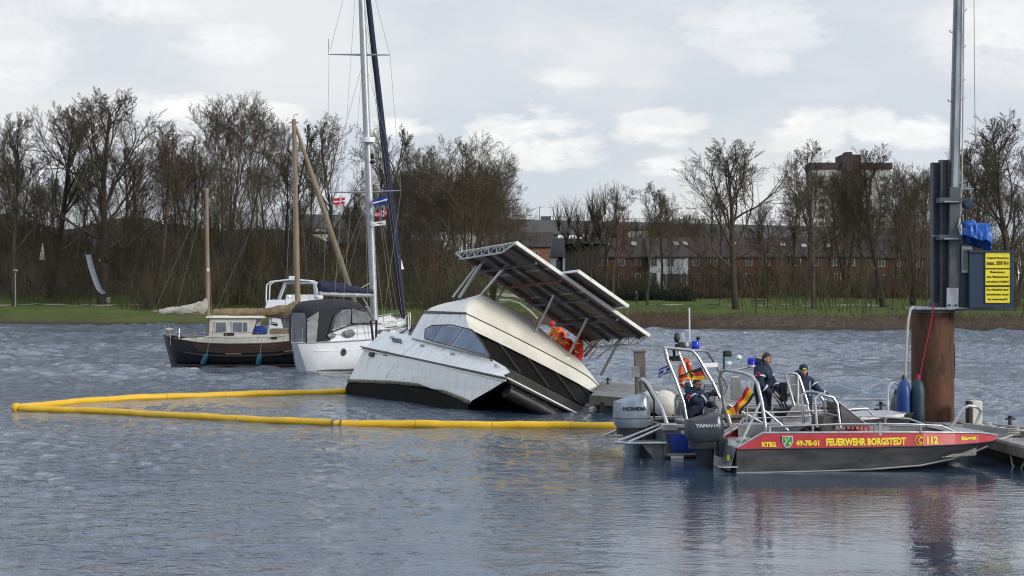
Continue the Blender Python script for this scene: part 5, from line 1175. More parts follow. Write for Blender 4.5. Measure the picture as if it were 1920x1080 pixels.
# ================================================================ BLUE-SIDED WORK BOAT
TB = heading(.99, .14); TO = V((2.98, 33.35, 0))
def workboat():
    e = thing('work_boat', 'aluminium work boat with a blue side panel, roll bars and a grey outboard', 'boat', TO, TB)
    X = [0, 1, 2.4, 3.6, 4.5, 5.2, 5.6]; hb = [1.02, 1.05, 1.05, 1.0, .8, .5, .1]; zg = [.66,.66,.67,.70,.74,.78,.82]
    hc = [.98, 1.0, 1.0, .9, .62, .3, .04]; zc = [.02,.02,.03,.07,.2,.4,.7]; zk = [-.25,-.25,-.25,-.2,-.02,.3,.68]
    hull([(x, [(b, g), (c, z_), (0, k)]) for x, b, g, c, z_, k in zip(X, hb, zg, hc, zc, zk)], e, 'hull', 'alu_hull')
    for s_ in (-1, 1):
        MB().prism([V((.02,s_*1.035,.50)), V((2.4,s_*1.065,.50)), V((2.4,s_*1.035,.14)), V((.12,s_*1.005,.14))], (0,s_*.012,0)).build('blue_side_panel', 'blue_panel', e, smooth=False)
        MB().bar(V((.0,s_*1.03,.09)), V((2.5,s_*1.05,.10)), .03, .04).build('rubbing_strake', 'alu', e); MB().box((.22,s_*1.02,.035), (.26,.03,.06)).build('maker_plate', 'white_paint', e)
        MB().bar(V((0,s_*1.02,.66)), V((3.6,s_*1.0,.70)), .12, .06).bar(V((3.6,s_*1.0,.70)), V((5.2,s_*.5,.79)), .10, .06).build('gunwale', 'alu', e)
        MB().tube([V((1.3,s_*1.0,.9)), V((2.6,s_*1.0,.92)), V((3.6,s_*.95,.94)), V((4.3,s_*.82,.96)), V((4.45,s_*.78,.8))], .02, 8).build('side_rail', 'alu', e)
        for x in (1.3, 2.2, 3.2, 3.9): MB().tube([V((x,s_*1.0,.68)), V((x,s_*1.0,.93))], .018, 6).build('rail_post', 'alu', e)
    MB().box((0,0,.36), (.05,1.95,.6)).build('transom', 'alu_dull', e); MB().box((2.2,0,.20), (4.2,1.85,.03)).build('floor', 'alu_dull', e)
    MB().box((.06,-.95,.64), (.34,.22,.14)).build('corner_block', 'alu', e, bevel=.02)
    MB().box((1.0,.2,.45), (.9,.8,.5)).build('seat_locker', 'alu_dull', e, bevel=.03); MB().prism([V((4.2,-.78,.75)), V((5.3,-.42,.8)), V((5.3,.42,.8)), V((4.2,.78,.75))], (0,0,.02)).build('bow_deck', 'alu', e, smooth=False)
    outboard(e, (-.12, 0, .56), 'honda_grey', .66, .58, .76, 'HONDA', 'black', tsz=.108, serif=True)
    # stern steps with tube braces, both sides of the engine
    for s_ in (-1, 1):
        MB().prism([V((0,s_*.36,.30)), V((0,s_*1.0,.30)), V((-.85,s_*.92,.30)), V((-.98,s_*.62,.30)), V((-.30,s_*.36,.30))], (0,0,.03)).build('stern_step', 'alu_dull', e, smooth=False)
        MB().tube([V((0,s_*1.0,.32)), V((-.80,s_*.94,.32)), V((-.99,s_*.66,.32))], .026, 8).tube([V((-.92,s_*.66,.34)), V((-.02,s_*.70,.68))], .026, 8).tube([V((-.76,s_*.92,.34)), V((0,s_*.96,.66))], .026, 8).build('step_brace', 'alu', e)
        MB().prism([V((0,s_*.75,.28)), V((-.45,s_*.75,.28)), V((-.1,s_*.75,-.15)), V((0,s_*.75,-.15))], (0,s_*.02,0)).build('step_bracket', 'alu_dull', e, smooth=False)
    # towing hoop over the engine
    MB().tube([V((.05,-.88,.68)), V((-.04,-.80,1.0)), V((-.16,-.62,1.30)), V((-.24,-.35,1.50)), V((-.26,0,1.56)), V((-.24,.35,1.50)), V((-.16,.62,1.30)), V((-.04,.80,1.0)), V((.05,.88,.68))], .042, 10).build('towing_hoop', 'alu', e)
    MB().tube([V((-.26,0,1.54)), V((.05,.3,1.1)), V((.1,.5,.7))], .02, 6).build('towing_cable', 'black', e)
    # roll bar frame with antennas, seen from abeam
    Yr = 33.3
    q = lambda px, py, dy: TM[e.name].inverted() @ W(px, py, Yr+dy)
    for s_, dx in ((-.75, 0), (.75, -10)):
        MB().tube([q(1247+dx*.2,652,s_), q(1252+dx*.2,675,s_), q(1266,710,s_), q(1282,755,s_), q(1288,790,s_)], .03, 8).build('roll_bar', 'alu', e)
        MB().tube([q(1247+dx*.2,652,s_), q(1290,656,s_), q(1298,658,s_), q(1308,668,s_), q(1336,716,s_), q(1364,775,s_), q(1370,795,s_)], .032, 8).build('roll_bar', 'alu', e)
    MB().tube([q(1271,656,-.7), q(1283,688,-.7), q(1297,725,-.7)], .026, 8).build('roll_bar', 'alu', e)
    MB().tube([q(1298,658,-.75), q(1318,657,0), q(1326,660,.4), q(1340,680,.7), q(1364,724,.75), q(1340,785,.75)], .034, 8).build('roll_bar', 'alu', e)
    MB().tube([q(1367,727,-.8), q(1343,790,-.8)], .028, 8).tube([q(1336,716,-.8), q(1364,724,.7)], .02, 6).build('roll_bar', 'alu', e)
    MB().prism([q(1250,655,-.7), q(1300,658,-.7), q(1322,657,.5), q(1262,652,.6)], (0,0,.03)).build('roof_plate', 'alu_dull', e, smooth=False)
    MB().prism([q(1319,681,.3), q(1346,680,.4), q(1346,688,.4), q(1322,689,.3)], (0,.02,0)).build('name_plate', 'white_paint', e, smooth=False)
    MB().prism([q(1254,668,.1), q(1276,667,.1), q(1276,677,.1), q(1256,678,.1)], (0,.02,0)).build('sun_visor', 'timber_dark', e, smooth=False)
    MB().tube([q(1293,652,0), q(1293,640,0)], .03, 6).tube([q(1293,640,0), q(1292.5,577,0)], .016, 6).build('whip_antenna', 'white_paint', e)
    MB().ell(q(1269,633,0), (.065,.065,.11)).tube([q(1269,645,0), q(1269,652,0)], .04, 8).build('radio_dome', 'motor_dark', e); MB().tube([q(1280,652,.1), q(1280,624,.1)], .035, 8).build('antenna_tube', 'white_paint', e)
    MB().box(q(1277,647,-.1), (.13,.14,.13)).build('loudspeaker', 'black', e, bevel=.02); MB().ell(q(1287,647,-.1), (.06,.06,.08)).box(q(1315,651,0), (.14,.14,.04)).build('camera_mount', 'steel_pale', e)
    MB().lathe([(.075,0),(.085,.02),(.085,.15),(.065,.19),(.01,.20)], q(1304,656,-.1)-V((0,0,0))).build('blue_beacon', 'beacon_blue', e); MB().tube([q(1309,656,0), q(1309,634,0)], .02, 6).ell(q(1309,634,0), (.05,.05,.04)).build('stern_light', 'black', e)
    MB().tube([q(1263,655,-.3), q(1264,664,-.35), q(1264,672,-.35)], .03, 6).build('microphone', 'black', e)
    # console with screen and wheel
    px0 = 1472
    c0, c1 = q(1481,800,-.2), q(1519,760,-.2)
    MB().prism([q(1462,800,-.45), q(1524,800,-.45), q(1517,759,-.45), q(1489,759,-.45)], (0,.95,0)).build('console', 'alu', e, bevel=.02)
    MB().prism([q(1468,768,-.35), q(1489,759,-.35), q(1489,790,-.35), q(1470,790,-.35)], (0,.7,0)).build('dash', 'black', e, bevel=.02)
    fr = [q(1472,700,-.45), q(1495,702,-.45), q(1515,758,-.45), q(1497,758,-.45), q(1476,708,-.45)]
    MB().tube([q(1489,760,-.45), q(1473,704,-.45), q(1476,699,-.45), q(1493,701,-.45), q(1498,706,-.45), q(1515,758,-.45)], .028, 8).tube([q(1496,704,-.45), q(1496,758,-.45)], .028, 8).tube([q(1476,702,-.45), q(1476,702,.45)], .03, 8).tube([q(1489,760,.45), q(1473,704,.45), q(1476,699,.45), q(1493,701,.45), q(1515,758,.45)], .028, 8).build('screen_frame', 'alu', e)
    MB().prism([q(1477,706,-.45), q(1494,705,-.45), q(1494,756,-.45)], (0,.008,0)).prism([q(1499,712,-.45), q(1512,756,-.45), q(1499,756,-.45)], (0,.008,0)).build('windscreen', 'glass_clear', e, smooth=False)
    c = q(1463,750,-.05); R_ = .25; ax = V((.85,0,.5)).normalized(); a_, b_ = frame_of(ax)
    MB().tube([c+(a_*math.cos(t)+b_*math.sin(t))*R_ for t in [k*.2618 for k in range(24)]], .02, 8, closed=True).build('steering_wheel', 'black', e)
    for k in range(3): t = k*2.094+.4; MB().tube([c, c+(a_*math.cos(t)+b_*math.sin(t))*R_], .016, 6).build('wheel_spoke', 'black', e)
    MB().tube([c, c+ax*.25], .035, 8).build('wheel_hub', 'black', e)
    MB().box(q(1469,735,-.2), (.14,.14,.40)).build('radio_handset', 'black', e, bevel=.02)
    MB().box(q(1379,728,.5), (.16,.25,.5)).build('locker_post', 'cream', e, bevel=.02)
    return e, q
WB_, wq = workboat()
grid_panel('aluminium mesh railing panel on the pontoon left of the man with the camera', (WX(1266,37.2), 37.2), (WX(1299,36.9), 36.9), .5, 1.0, 10, 12)
grid_panel('aluminium mesh railing panel on the pontoon right of the man with the camera', (WX(1318,36.9), 36.9), (WX(1342,36.7), 36.7), .5, 1.25, 8, 12)
# life ring, flags of the work boat
cq = W(1285, 700, 33.9); e = thing('life_ring', 'orange ring buoy hanging in the roll bar of the work boat', 'life ring', cq)
MB().tube([cq+V((.11*math.cos(t), .14*math.cos(t), .28*math.sin(t))) for t in [k*.2618 for k in range(24)]], .058, 10, closed=True).build('ring', 'orange_ring', e, True)
for t in (.8, 2.3, 3.9, 5.5): p_ = cq+V((.11*math.cos(t), .14*math.cos(t), .28*math.sin(t))); MB().ell(p_, (.066,.066,.04)).build('band', 'flag_white', e, True)
Yf = 33.0
flag([W(1260,680,Yf), W(1234,694,Yf-.1), W(1233,708,Yf-.1), W(1257,698,Yf)], 'blue_flag', 'blue and white flag fluttering left of the roll bar', (['flag_blue','flag_white'], lambda u, v: 1 if abs(v-.30) < .06 or abs(v-.80) < .06 or (abs(u-.45) < .08 and .4 < v < .7) else 0), amp=.03)
MB_ = tag(MB().tube([W(1256,712,Yf), W(1259,675,Yf)], .014, 6).build('flag_staff', 'alu_dull'), 'short staff of the blue and white flag', 'flag staff')
def eagle(u, v):
    du, dv = (u-.52)/.16, (v-.5)/.36
    if du*du+dv*dv < 1: return 0 if (abs(du) < .25 or (abs(abs(du)-.6) < .2 and abs(dv) < .5) or dv < -.6 and abs(du) < .3) else 2
    return 0 if v < .33 else (1 if v < .66 else 2)
flag([W(1314,688,32.6), W(1274,704,32.5), W(1273,711,32.5), W(1325,712,32.6)], 'eagle_flag', 'black red gold flag with an eagle emblem above the man with the camera', (['flag_black','flag_red','flag_gold'], eagle), amp=.05, waves=3, nu=30, nv=18)
ger = (['flag_black','flag_red','flag_gold'], lambda u, v: 1 if v < .36 else (2 if v < .72 else 0))
flag([W(1401,724,31.2), W(1378,762,31.2), W(1386,778,31.1), W(1416,740,31.1)], 'ensign', 'black red gold ensign drooping from the arch of the red boat', ger, amp=.05, waves=3)
flag([W(1378,760,31.2), W(1362,770,31.2), W(1364,777,31.15), W(1384,778,31.1)], 'ensign_tail', 'folded golden end of the drooping ensign', (['flag_gold','flag_red'], lambda u, v: 1 if u < .25 else 0), amp=.03, nu=10, nv=6, cat='flag')
tag(MB().tube([W(1398,812,31.2), W(1404,715,31.2)], .016, 6).build('ensign_staff', 'alu'), 'slim staff carrying the drooping ensign at the stern of the red boat', 'flag staff')
# ================================================================ MOTORSAILER (black hull)
def motorsailer():
    Y0 = 73.0; s_ = 3000/71.4; O = V((WX(294, 71.4), Y0, 0)); R = heading(1, .03)
    e = thing('motorsailer', 'two-masted motorsailer with a black hull, varnished strake and cream wheelhouse', 'boat', O, R)
    x_ = lambda px: (px-294)/s_; z_ = lambda py: (688-py)/s_
    P = lambda px, py, y=-1.4: V((x_(px), y, z_(py)))
    X = [0, .25, .8, 1.8, 3.2, 5, 6.5, 7.8, 8.7]; hb = [.25, .75, 1.15, 1.42, 1.5, 1.45, 1.2, .7, .08]; zg = [1.36, 1.30, 1.20, 1.05, .98, 1.02, 1.18, 1.42, 1.62]
    st = []
    for x, b, g in zip(X, hb, zg):
        rk = .55*max(0, 1-x/1.2)+(-.7*max(0, (x-6.8)/1.9)); 
        st.append((x, [(b, g), (b*1.0, g*.62), (b*.93, .25), (b*.75, -.1), (0, -.5)]))
    secs = []
    for (x, hp) in st:
        f = lambda y, z: V((x+(.42*max(0, 1-x/1.0)*(1-max(0, z)/1.3))-(.6*max(0, (x-6.8)/1.9)*(1-max(0, z)/1.5)), y, z))
        secs.append([f(y, z) for y, z in hp]+[f(-y, z) for y, z in reversed(hp[:-1])])
    MB().loft(secs, 0, False, False).add(secs[0], [tuple(range(9))]).build('hull', 'hull_navy', e)
    for sd in (-1, 1):
        for kk in range(3):
            mb = MB(); z0, z1 = -.02-.12*kk, -.13-.12*kk
            mb.loft([[V((a, sd*(float(np.interp(a, X, hb))+.02), float(np.interp(a, X, zg))+z0)), V((a, sd*(float(np.interp(a, X, hb))+.022), float(np.interp(a, X, zg))+z1))] for a in np.linspace(1.5+.1*kk, 8.5, 30)], 0, False, False)
            mb.build('varnished_plank', 'wood_dark', e)
        MB().tube([V((t, sd*(float(np.interp(t, X, hb))+.04), float(np.interp(t, X, zg))-.52)) for t in np.linspace(1.1, 8.3, 24)], .045, 6).build('rub_rail', 'wood_spar' if 0 else 'wood_dark', e)
        for a in (3.0, 5.6): MB().tube([V((t, sd*(float(np.interp(t, X, hb))+.05), float(np.interp(t, X, zg))-.42)) for t in np.linspace(a, a+.7, 4)], .03, 6).build('rail_fitting', 'wire_tan', e)
        MB().tube([V((t, sd*float(np.interp(t, X, hb)), float(np.interp(t, X, zg))+.01)) for t in np.linspace(0, 8.6, 26)], .035, 6).build('cap_rail', 'wood_dark', e)
        MB().tube([V((t, sd*(float(np.interp(t, X, hb))*.955), .04)) for t in np.linspace(.5, 8.1, 20)], .05, 6).build('boot_stripe', 'rust', e)
        # life lines
        for dz in (.28, .52): MB().tube([V((t, sd*float(np.interp(t, X, hb))*.95, float(np.interp(t, X, zg))+dz)) for t in np.linspace(.1, 8.3, 12)], .010, 4).build('guard_wire', 'wire', e)
        for t in (.1, .7, 1.6, 3.0, 4.4, 5.8, 7.2, 8.3): MB().tube([V((t, sd*float(np.interp(t, X, hb))*.95, float(np.interp(t, X, zg))-.05)), V((t, sd*float(np.interp(t, X, hb))*.95, float(np.interp(t, X, zg))+.54))], .014, 5).build('stanchion', 'alu', e)
    MB().prism([V((.1,-.5,1.2)), V((1.8,-1.3,1.0)), V((5,-1.35,1.0)), V((8.4,-.3,1.5)), V((8.4,.3,1.5)), V((5,1.35,1.0)), V((1.8,1.3,1.0)), V((.1,.5,1.2))], (0,0,-.04)).build('deck', 'plank', e, smooth=False)
    # cream coach roof / bulwark rising towards the wheelhouse
    MB().loft([[V((a, -w, z0)), V((a, w, z0)), V((a, w*.95, z1)), V((a, -w*.95, z1))] for a, w, z0, z1 in ((.8,.9,1.1,1.22),(1.9,1.12,.95,1.26),(2.05,1.15,.95,1.36),(4.2,1.15,.95,1.42),(6.6,.95,1.0,1.42),(7.2,.7,1.1,1.38))]).build('coach_roof', 'cream', e, bevel=.03)
    MB().loft([[V((2.15,-1.05,1.3)), V((2.15,1.05,1.3)), V((2.2,.95,2.16)), V((2.2,-.95,2.16))], [V((4.05,-1.05,1.3)), V((4.05,1.05,1.3)), V((4.32,.95,2.16)), V((4.32,-.95,2.16))]]).build('wheelhouse', 'cream', e, bevel=.03)
    MB().loft([[V((2.02,-1.12,2.16)), V((2.02,1.12,2.16)), V((2.05,1.0,2.26)), V((2.05,-1.0,2.26))], [V((4.65,-1.12,2.16)), V((4.65,1.12,2.16)), V((4.55,1.0,2.26)), V((4.55,-1.0,2.26))]]).build('wheelhouse_roof', 'cream', e, bevel=.03)
    for x0, x1 in ((2.45,3.0), (3.2,3.95)):
        c = V(((x0+x1)/2, -1.0, 1.76)); f = MB().bar(V((x0,-1.035,1.76)), V((x1,-1.035,1.76)), .03, .52).build('window', 'white_paint', e, bevel=.05); f.rotation_euler = (0,0,0)
        q = MB().bar(V((x0+.05,-1.056,1.76)), V((x1-.05,-1.056,1.76)), .02, .42).build('pane', 'glass_smoke' if 0 else 'vinyl', None, bevel=.05); q.parent = f
    MB().box((3.68,-1.07,1.76), (.03,.02,.44)).build('window_bar', 'white_paint', e)
    MB().box((3.08,-1.08,1.42), (.46,.03,.15)).build('name_board', 'wood_dark', e, bevel=.01)
    MB().prism([V((4.12,-.8,1.45)), V((4.12,.8,1.45)), V((4.30,.75,2.10)), V((4.30,-.75,2.10))], (.03,0,-.01)).build('front_window', 'glass_dark', e, smooth=False)
    for x in (5.1, 6.1): MB().box((x,-1.16 if x < 6 else -1.05,1.27), (.28,.04,.1)).build('porthole', 'black', e, bevel=.02)
    MB().box((5.5,0,1.55), (1.3,.9,.25)).build('skylight_hatch', 'wood_spar', e, bevel=.02)
    # masts
    def mast(pb, pt, r0, r1, m='wood_spar'): MB().tube([pb, lerp(pb, pt, .5), pt], [r0, (r0+r1)/2, r1], 12).build('mast', m, e)
    mast(P(377,640,0), P(374.5,349,0), .10, .075); mast(P(550,640,0), P(541,216,0), .135, .10)
    MB().box(P(378,505,-.12), (.1,.1,.16)).build('deck_light', 'white_paint', e); MB().box(P(541,222,0), (.42,.1,.06)).tube([P(541,216,0), P(541,208,0), P(549,206,0)], .02, 5).build('masthead_fitting', 'alu_dull', e)
    # mizzen boom with loose furled sail
    def bundle(ctrl, m, nm, seed):
        rd = random.Random(seed); secs = []; n = 34
        for i in range(n+1):
            t = i/n*(len(ctrl)-1); k = min(int(t), len(ctrl)-2); f = t-k; f = f*f*(3-2*f)
            (xa, za, ha, wa), (xb, zb, hb_, wb) = ctrl[k], ctrl[k+1]; x, z, h, w_ = xa+(xb-xa)*(t-k), za+(zb-za)*f, ha+(hb_-ha)*f, wa+(wb-wa)*f
            ring = []
            for j in range(18):
                a = j/18*6.283; g = 1+.12*math.sin(a*3+i*.5)+.07*math.sin(a*7-i*.9)+.05*rd.uniform(-1,1)
                ring.append(V((x, w_*math.cos(a)*g, z+h*math.sin(a)*g)))
            secs.append(ring)
        return MB().loft(secs).build(nm, m, e)
    bundle([(x_(284),z_(585),.10,.09),(x_(310),z_(583),.15,.12),(x_(345),z_(580),.20,.14),(x_(366),z_(577),.28,.15),(x_(377),z_(570),.36,.12)], 'sail_grey', 'furled_sail', 1)
    MB().tube([P(272,585,0), P(376,590,0)], .05, 8).build('boom', 'wood_spar', e)
    bundle([(x_(388),z_(584.5),.11,.11),(x_(430),z_(587),.16,.14),(x_(480),z_(586),.17,.15),(x_(525),z_(582),.20,.16),(x_(546),z_(576),.30,.20),(x_(552),z_(570),.26,.16)], 'sail_tan', 'furled_sail', 2)
    MB().tube([P(386,588,0), P(552,590,0)], .055, 8).build('boom', 'wood_spar', e); MB().box(P(500,594,0), (.9,.06,.12)).build('sail_tie', 'rust', e)
    # furled headsail on the forestay, leaning to the bow
    a, b = P(542,222,0), P(668,600,0); MB().tube([a, lerp(a,b,.04), lerp(a,b,.3), lerp(a,b,.7), lerp(a,b,.97), b], [.03,.07,.12,.13,.11,.03], 10).build('furled_headsail', 'wood_spar', e)
    MB().tube([P(549,252,-.02), P(602,410,-.05), P(648,535,-.1)], .012, 4).build('sheet', 'wire_tan', e)
    for xa, ya, xb, yb, y in ((374.5,352,388,636,-1.35),(374.5,352,366,640,1.2),(374.5,360,395,640,-1.4),(374.5,352,300,640,.1),(541,225,528,640,-1.4),(541,225,560,640,-1.4),(541,225,572,640,1.3),(541,225,378,350,0),(374.5,352,276,582,0),(541,240,392,582,0),(541,300,545,640,-1.45),(541,330,538,640,1.4)):
        MB().tube([P(xa,ya,0), P(xb,yb,y)], .009, 4).build('stay', 'wire', e)
    MB().tube([P(541,335,-.6), P(541,335,.6)], .035, 6).build('spreader', 'wood_spar', e)
    # stern pulpit and outboard bracket gear
    pr = [P(312,628,-.9), P(302,628,-.3), P(300,627,.3), P(310,628,.9)]; MB().tube(pr, .018, 6).tube([p-V((0,0,.25)) for p in pr], .014, 6).build('stern_rail', 'alu', e)
    for p in pr: MB().tube([p, p-V((0,0,.5))], .016, 6).build('stanchion', 'alu', e)
    MB().ell(P(309,619,-.8), (.2,.07,.08)).build('horseshoe_buoy', 'sail_grey', e); MB().ell(P(305,622,-.2), (.1,.1,.12)).build('stern_lamp', 'sail_grey', e); MB().box(P(354,634,-.6), (.3,.3,.22)).build('deck_box', 'wood_spar', e, bevel=.02)
    MB().tube([P(328,616,-.8), P(328,640,-.9)], .02, 6).build('stanchion', 'alu', e)
    W2 = lambda p: TM[e.name] @ p
    for lab, px in (('teal tube fender hanging slanted on the after part of the black hull', 386), ('teal tube fender hanging on the forward part of the black hull', 485)):
        p = W2(P(px, 668, -1.55)); f = thing('tube_fender', lab, 'fender', p, None, 'teal fenders on the black hull')
        d = V((-.22 if px < 400 else -.1, -.02, -.5)).normalized(); MB().lathe([(.03,0),(.10,.05),(.12,.12),(.12,.46),(.09,.54),(.02,.58)], p+V((0,0,.12)), d, 12).build('body', 'fender_teal' if 0 else 'crest_teal', f, True)
        MB().tube([p+V((0,0,.12)), p+V((.05,.1,.75))], .01, 4).build('lanyard', 'rope_pale', f, True)
    b = W2(P(479,622,-.75)); tag(MB().ell(b, (.36,.32,.24), 18, 10).build('deck_bundle', 'flag_blue'), 'blue covered bundle on the foredeck of the motorsailer in front of the wheelhouse', 'bundle')
    g = W2(P(541,620,-1.5)); tag(MB().lathe([(.02,0),(.09,.04),(.11,.15),(.09,.42),(.03,.48)], g-V((0,0,.2)), (0,0,1), 12).build('tube_fender', 'algae'), 'yellowish green fender on the rail of the motorsailer beside the yacht', 'fender')
    g = W2(P(520,624,-.3)); tag(MB().loft([[g+V((-.55,0,-.1)), g+V((.5,0,-.1)), g+V((.3,0,.12))], [g+V((-.55,.6,-.1)), g+V((.5,.6,-.1)), g+V((.3,.6,.12))]]).build('deck_cover', 'sail_grey'), 'grey cloth cover lying on the foredeck of the motorsailer', 'cover')
dm('crest_teal', (.03,.13,.17), .5, var=.2)
motorsailer()
# ================================================================ WHITE SLOOP
YR = heading(.5, .866); YO = V((-8.85, 65.2, 0))
def yacht():
    e = thing('sailing_yacht', 'white sailing yacht with tall mast, dark blue furled sails and black cockpit tent', 'sailboat', YO, YR)
    I = TM[e.name].inverted()
    q = lambda px, py, Y: I @ W(px, py, Y)
    X = [0, .2, .7, 1.6, 3, 4.6, 6, 7.3, 8.3]; hb = [.12, .34, .68, 1.12, 1.52, 1.6, 1.25, .68, .05]; zg = [1.28, 1.28, 1.28, 1.30, 1.34, 1.42, 1.52, 1.64, 1.76]
    secs = []
    for x, b, g in zip(X, hb, zg):
        f = lambda y, z: V((x+.75*max(0, 1-x/.9)*(1-max(z, 0)/1.28)*.9-.45*max(0, (x-6.5)/1.8)*(1-max(0, z)/1.7), y, z))
        hp = [(b, g), (b, g*.66), (b*.95, g*.38), (b*.84, .16), (b*.62, -.08), (0, -.35)]
        secs.append([f(y, z) for y, z in hp]+[f(-y, z) for y, z in reversed(hp[:-1])])
    MB().loft(secs, 0, False, False).add(secs[0], [tuple(range(11))]).build('hull', 'white_hull', e)
    for sd in (-1, 1):
        hbx = lambda t: float(np.interp(t, X, hb)); zx = lambda t: float(np.interp(t, X, zg))
        ts = np.linspace(0, 8.25, 30)
        MB().tube([V((t, sd*(hbx(t)+.005), zx(t))) for t in ts], .035, 6).build('toe_rail', 'steel_pale', e)
        MB().tube([V((t, sd*(hbx(t)*1.0+.008), zx(t)*.72)) for t in ts[2:]], .014, 6).build('cove_line', 'flag_white', e)
        MB().tube([V((t+.35*max(0,1-t/2), sd*(hbx(t)*.86), .12)) for t in ts[2:]], .035, 6).build('waterline_stripe', 'steel_beam', e)
        for dz in (.3, .58): MB().tube([V((t, sd*(hbx(t)*.96), zx(t)+dz)) for t in np.linspace(.1, 8.0, 16)], .009, 4).build('guard_wire', 'wire', e)
        for t in (.15, 1.2, 2.5, 3.9, 5.3, 6.7, 8.0): MB().tube([V((t, sd*hbx(t)*.96, zx(t)-.02)), V((t, sd*hbx(t)*.96, zx(t)+.6))], .014, 5).build('stanchion', 'alu', e)
    MB().lathe([(.13,-.02),(.16,.0),(.13,.02)], (1.75,-1.165,.86), (-.28,-1,0), 18).build('porthole_rim', 'steel_beam', e); MB().lathe([(.01,.02),(.12,.022),(.12,0)], (1.75,-1.165,.86), (-.28,-1,0), 18).build('porthole', 'glass_dark', e)
    for x in (2.6, 2.75): MB().ell((x,-1.44,1.08), (.025,.02,.025), 8, 5).build('outlet', 'black', e)
    MB().prism([V((.05,-.15,1.3)), V((1.6,-1.10,1.31)), V((4.6,-1.56,1.42)), V((8.2,-.06,1.74)), V((8.2,.06,1.74)), V((4.6,1.56,1.42)), V((1.6,1.10,1.31)), V((.05,.15,1.3))], (0,0,-.03)).build('deck', 'white_hull', e, smooth=False)
    MB().loft([[V((x,-w,z0)), V((x,-w*.86,z1)), V((x,-w*.5,z1+.06)), V((x,w*.5,z1+.06)), V((x,w*.86,z1)), V((x,w,z0))] for x, w, z0, z1 in ((.3,.35,1.28,1.52),(1.4,.95,1.30,1.90),(3.0,1.25,1.34,2.05),(4.8,1.12,1.4,1.86),(6.3,.8,1.5,1.72),(6.8,.5,1.55,1.62))]).build('coach_roof', 'white_hull', e, bevel=.02)
    for c, r in (((1.25,-.93,1.55),(.28,.08,.13)), ((2.2,-1.17,1.62),(.36,.06,.17))): MB().ell(c, r, 20, 8).build('coach_window', 'glass_smoke' if 0 else 'vinyl', e)
    MB().prism([V((4.3,-1.18,1.55)), V((5.4,-1.0,1.62)), V((5.4,-.98,1.72)), V((4.3,-1.14,1.74))], (0,-.012,0)).build('coach_window', 'glass_dark', e, smooth=False)
    for a, b in ((3.3,3.2), (3.5,3.62)): MB().bar(V((a,-1.58,1.28)), V((b,-1.52,2.15)), .05, .09, (0,1,0)).build('strap', 'black', e)
    # cockpit tent: canvas roof on vinyl walls
    T = [(.25,.42,2.55,1.3),(.7,.68,2.86,1.3),(1.5,1.05,3.0,1.3),(2.6,1.2,3.04,1.3),(3.3,1.18,2.92,1.9),(4.1,1.1,2.05,2.0)]
    def rib(x, w, zt, z0, lo): return [V((x,-w,z0 if lo else zt-.42)), V((x,-w*.93,zt-.22)), V((x,-w*.75,zt-.05)), V((x,-w*.3,zt)), V((x,w*.3,zt)), V((x,w*.75,zt-.05)), V((x,w*.93,zt-.22)), V((x,w,z0 if lo else zt-.42))]
    MB().loft([rib(*t, False) for t in T[:5]], 0, False, False).build('tent_roof', 'canvas_dark', e, solid=.02)
    for sd in (-1, 1):
        MB().prism([V((.25,sd*.43,1.3)), V((.60,sd*.64,1.3)), V((.7,sd*.70,2.55)), V((.26,sd*.43,2.25))], (0,.012,0)).build('tent_window', 'vinyl', e, smooth=False)
        MB().prism([V((.60,sd*.65,1.3)), V((1.15,sd*.93,1.35)), V((1.5,sd*1.07,2.65)), V((.72,sd*.71,2.6))], (0,.014,0)).build('tent_wall', 'canvas_dark', e, smooth=False)
        MB().prism([V((1.1,sd*.92,1.75)), V((2.2,sd*1.2,2.05)), V((2.25,sd*1.2,2.65)), V((1.75,sd*1.12,2.62)), V((1.35,sd*1.02,2.35))], (0,.012,0)).build('tent_window', 'vinyl', e, smooth=False)
        MB().prism([V((2.3,sd*1.2,2.06)), V((4.05,sd*1.1,2.04)), V((3.3,sd*1.17,2.60)), V((2.32,sd*1.2,2.66))], (0,.012,0)).build('tent_window', 'vinyl', e, smooth=False)
        MB().tube([V((1.05,sd*.92,1.6)), V((1.3,sd*1.03,2.4)), V((1.75,sd*1.13,2.7)), V((3.3,sd*1.17,2.66))], .035, 6).tube([V((1.05,sd*.92,1.65)), V((2.3,sd*1.21,2.0)), V((4.1,sd*1.1,2.0))], .03, 6).tube([V((2.28,sd*1.21,2.0)), V((2.26,sd*1.2,2.7))], .025, 6).build('tent_piping', 'canvas_dark', e)
        MB().tube([V((3.35,sd*1.17,2.72)), V((4.15,sd*1.1,2.04))], .03, 6).build('tent_bow', 'alu', e)
    MB().prism([V((.24,-.42,1.3)), V((.24,.42,1.3)), V((.25,.42,2.2)), V((.25,.3,2.5)), V((.25,-.3,2.5)), V((.25,-.42,2.2))], (.012,0,0)).build('tent_window', 'vinyl', e, smooth=False)
    for y_ in (-.42,.42): MB().tube([V((.23,y_,1.3)), V((.23,y_,2.45))], .03, 6).build('tent_piping', 'canvas_dark', e)
    MB().prism([V((3.32,-1.1,2.72)), V((4.12,-1.05,2.04)), V((4.12,1.05,2.04)), V((3.32,1.1,2.72))], (.0,0,.012)).build('tent_window', 'vinyl', e, smooth=False)
    MB().lathe([(.16,0),(.18,.04),(.18,.12),(.14,.16),(.01,.17)], (1.9,.2,3.04)).build('antenna_dome', 'white_paint', e)
    # mast
    mb_, mt = q(702,600,69.6), q(676.5,-40,69.2)
    mt = mb_+(mt-mb_)*1.12; MB().tube([mb_, lerp(mb_,mt,.7), mt], [.165,.155,.12], 14).build('mast', 'steel_pale', e)
    at = lambda py: mb_+(mt-mb_)*((600-py)/640/1.12)
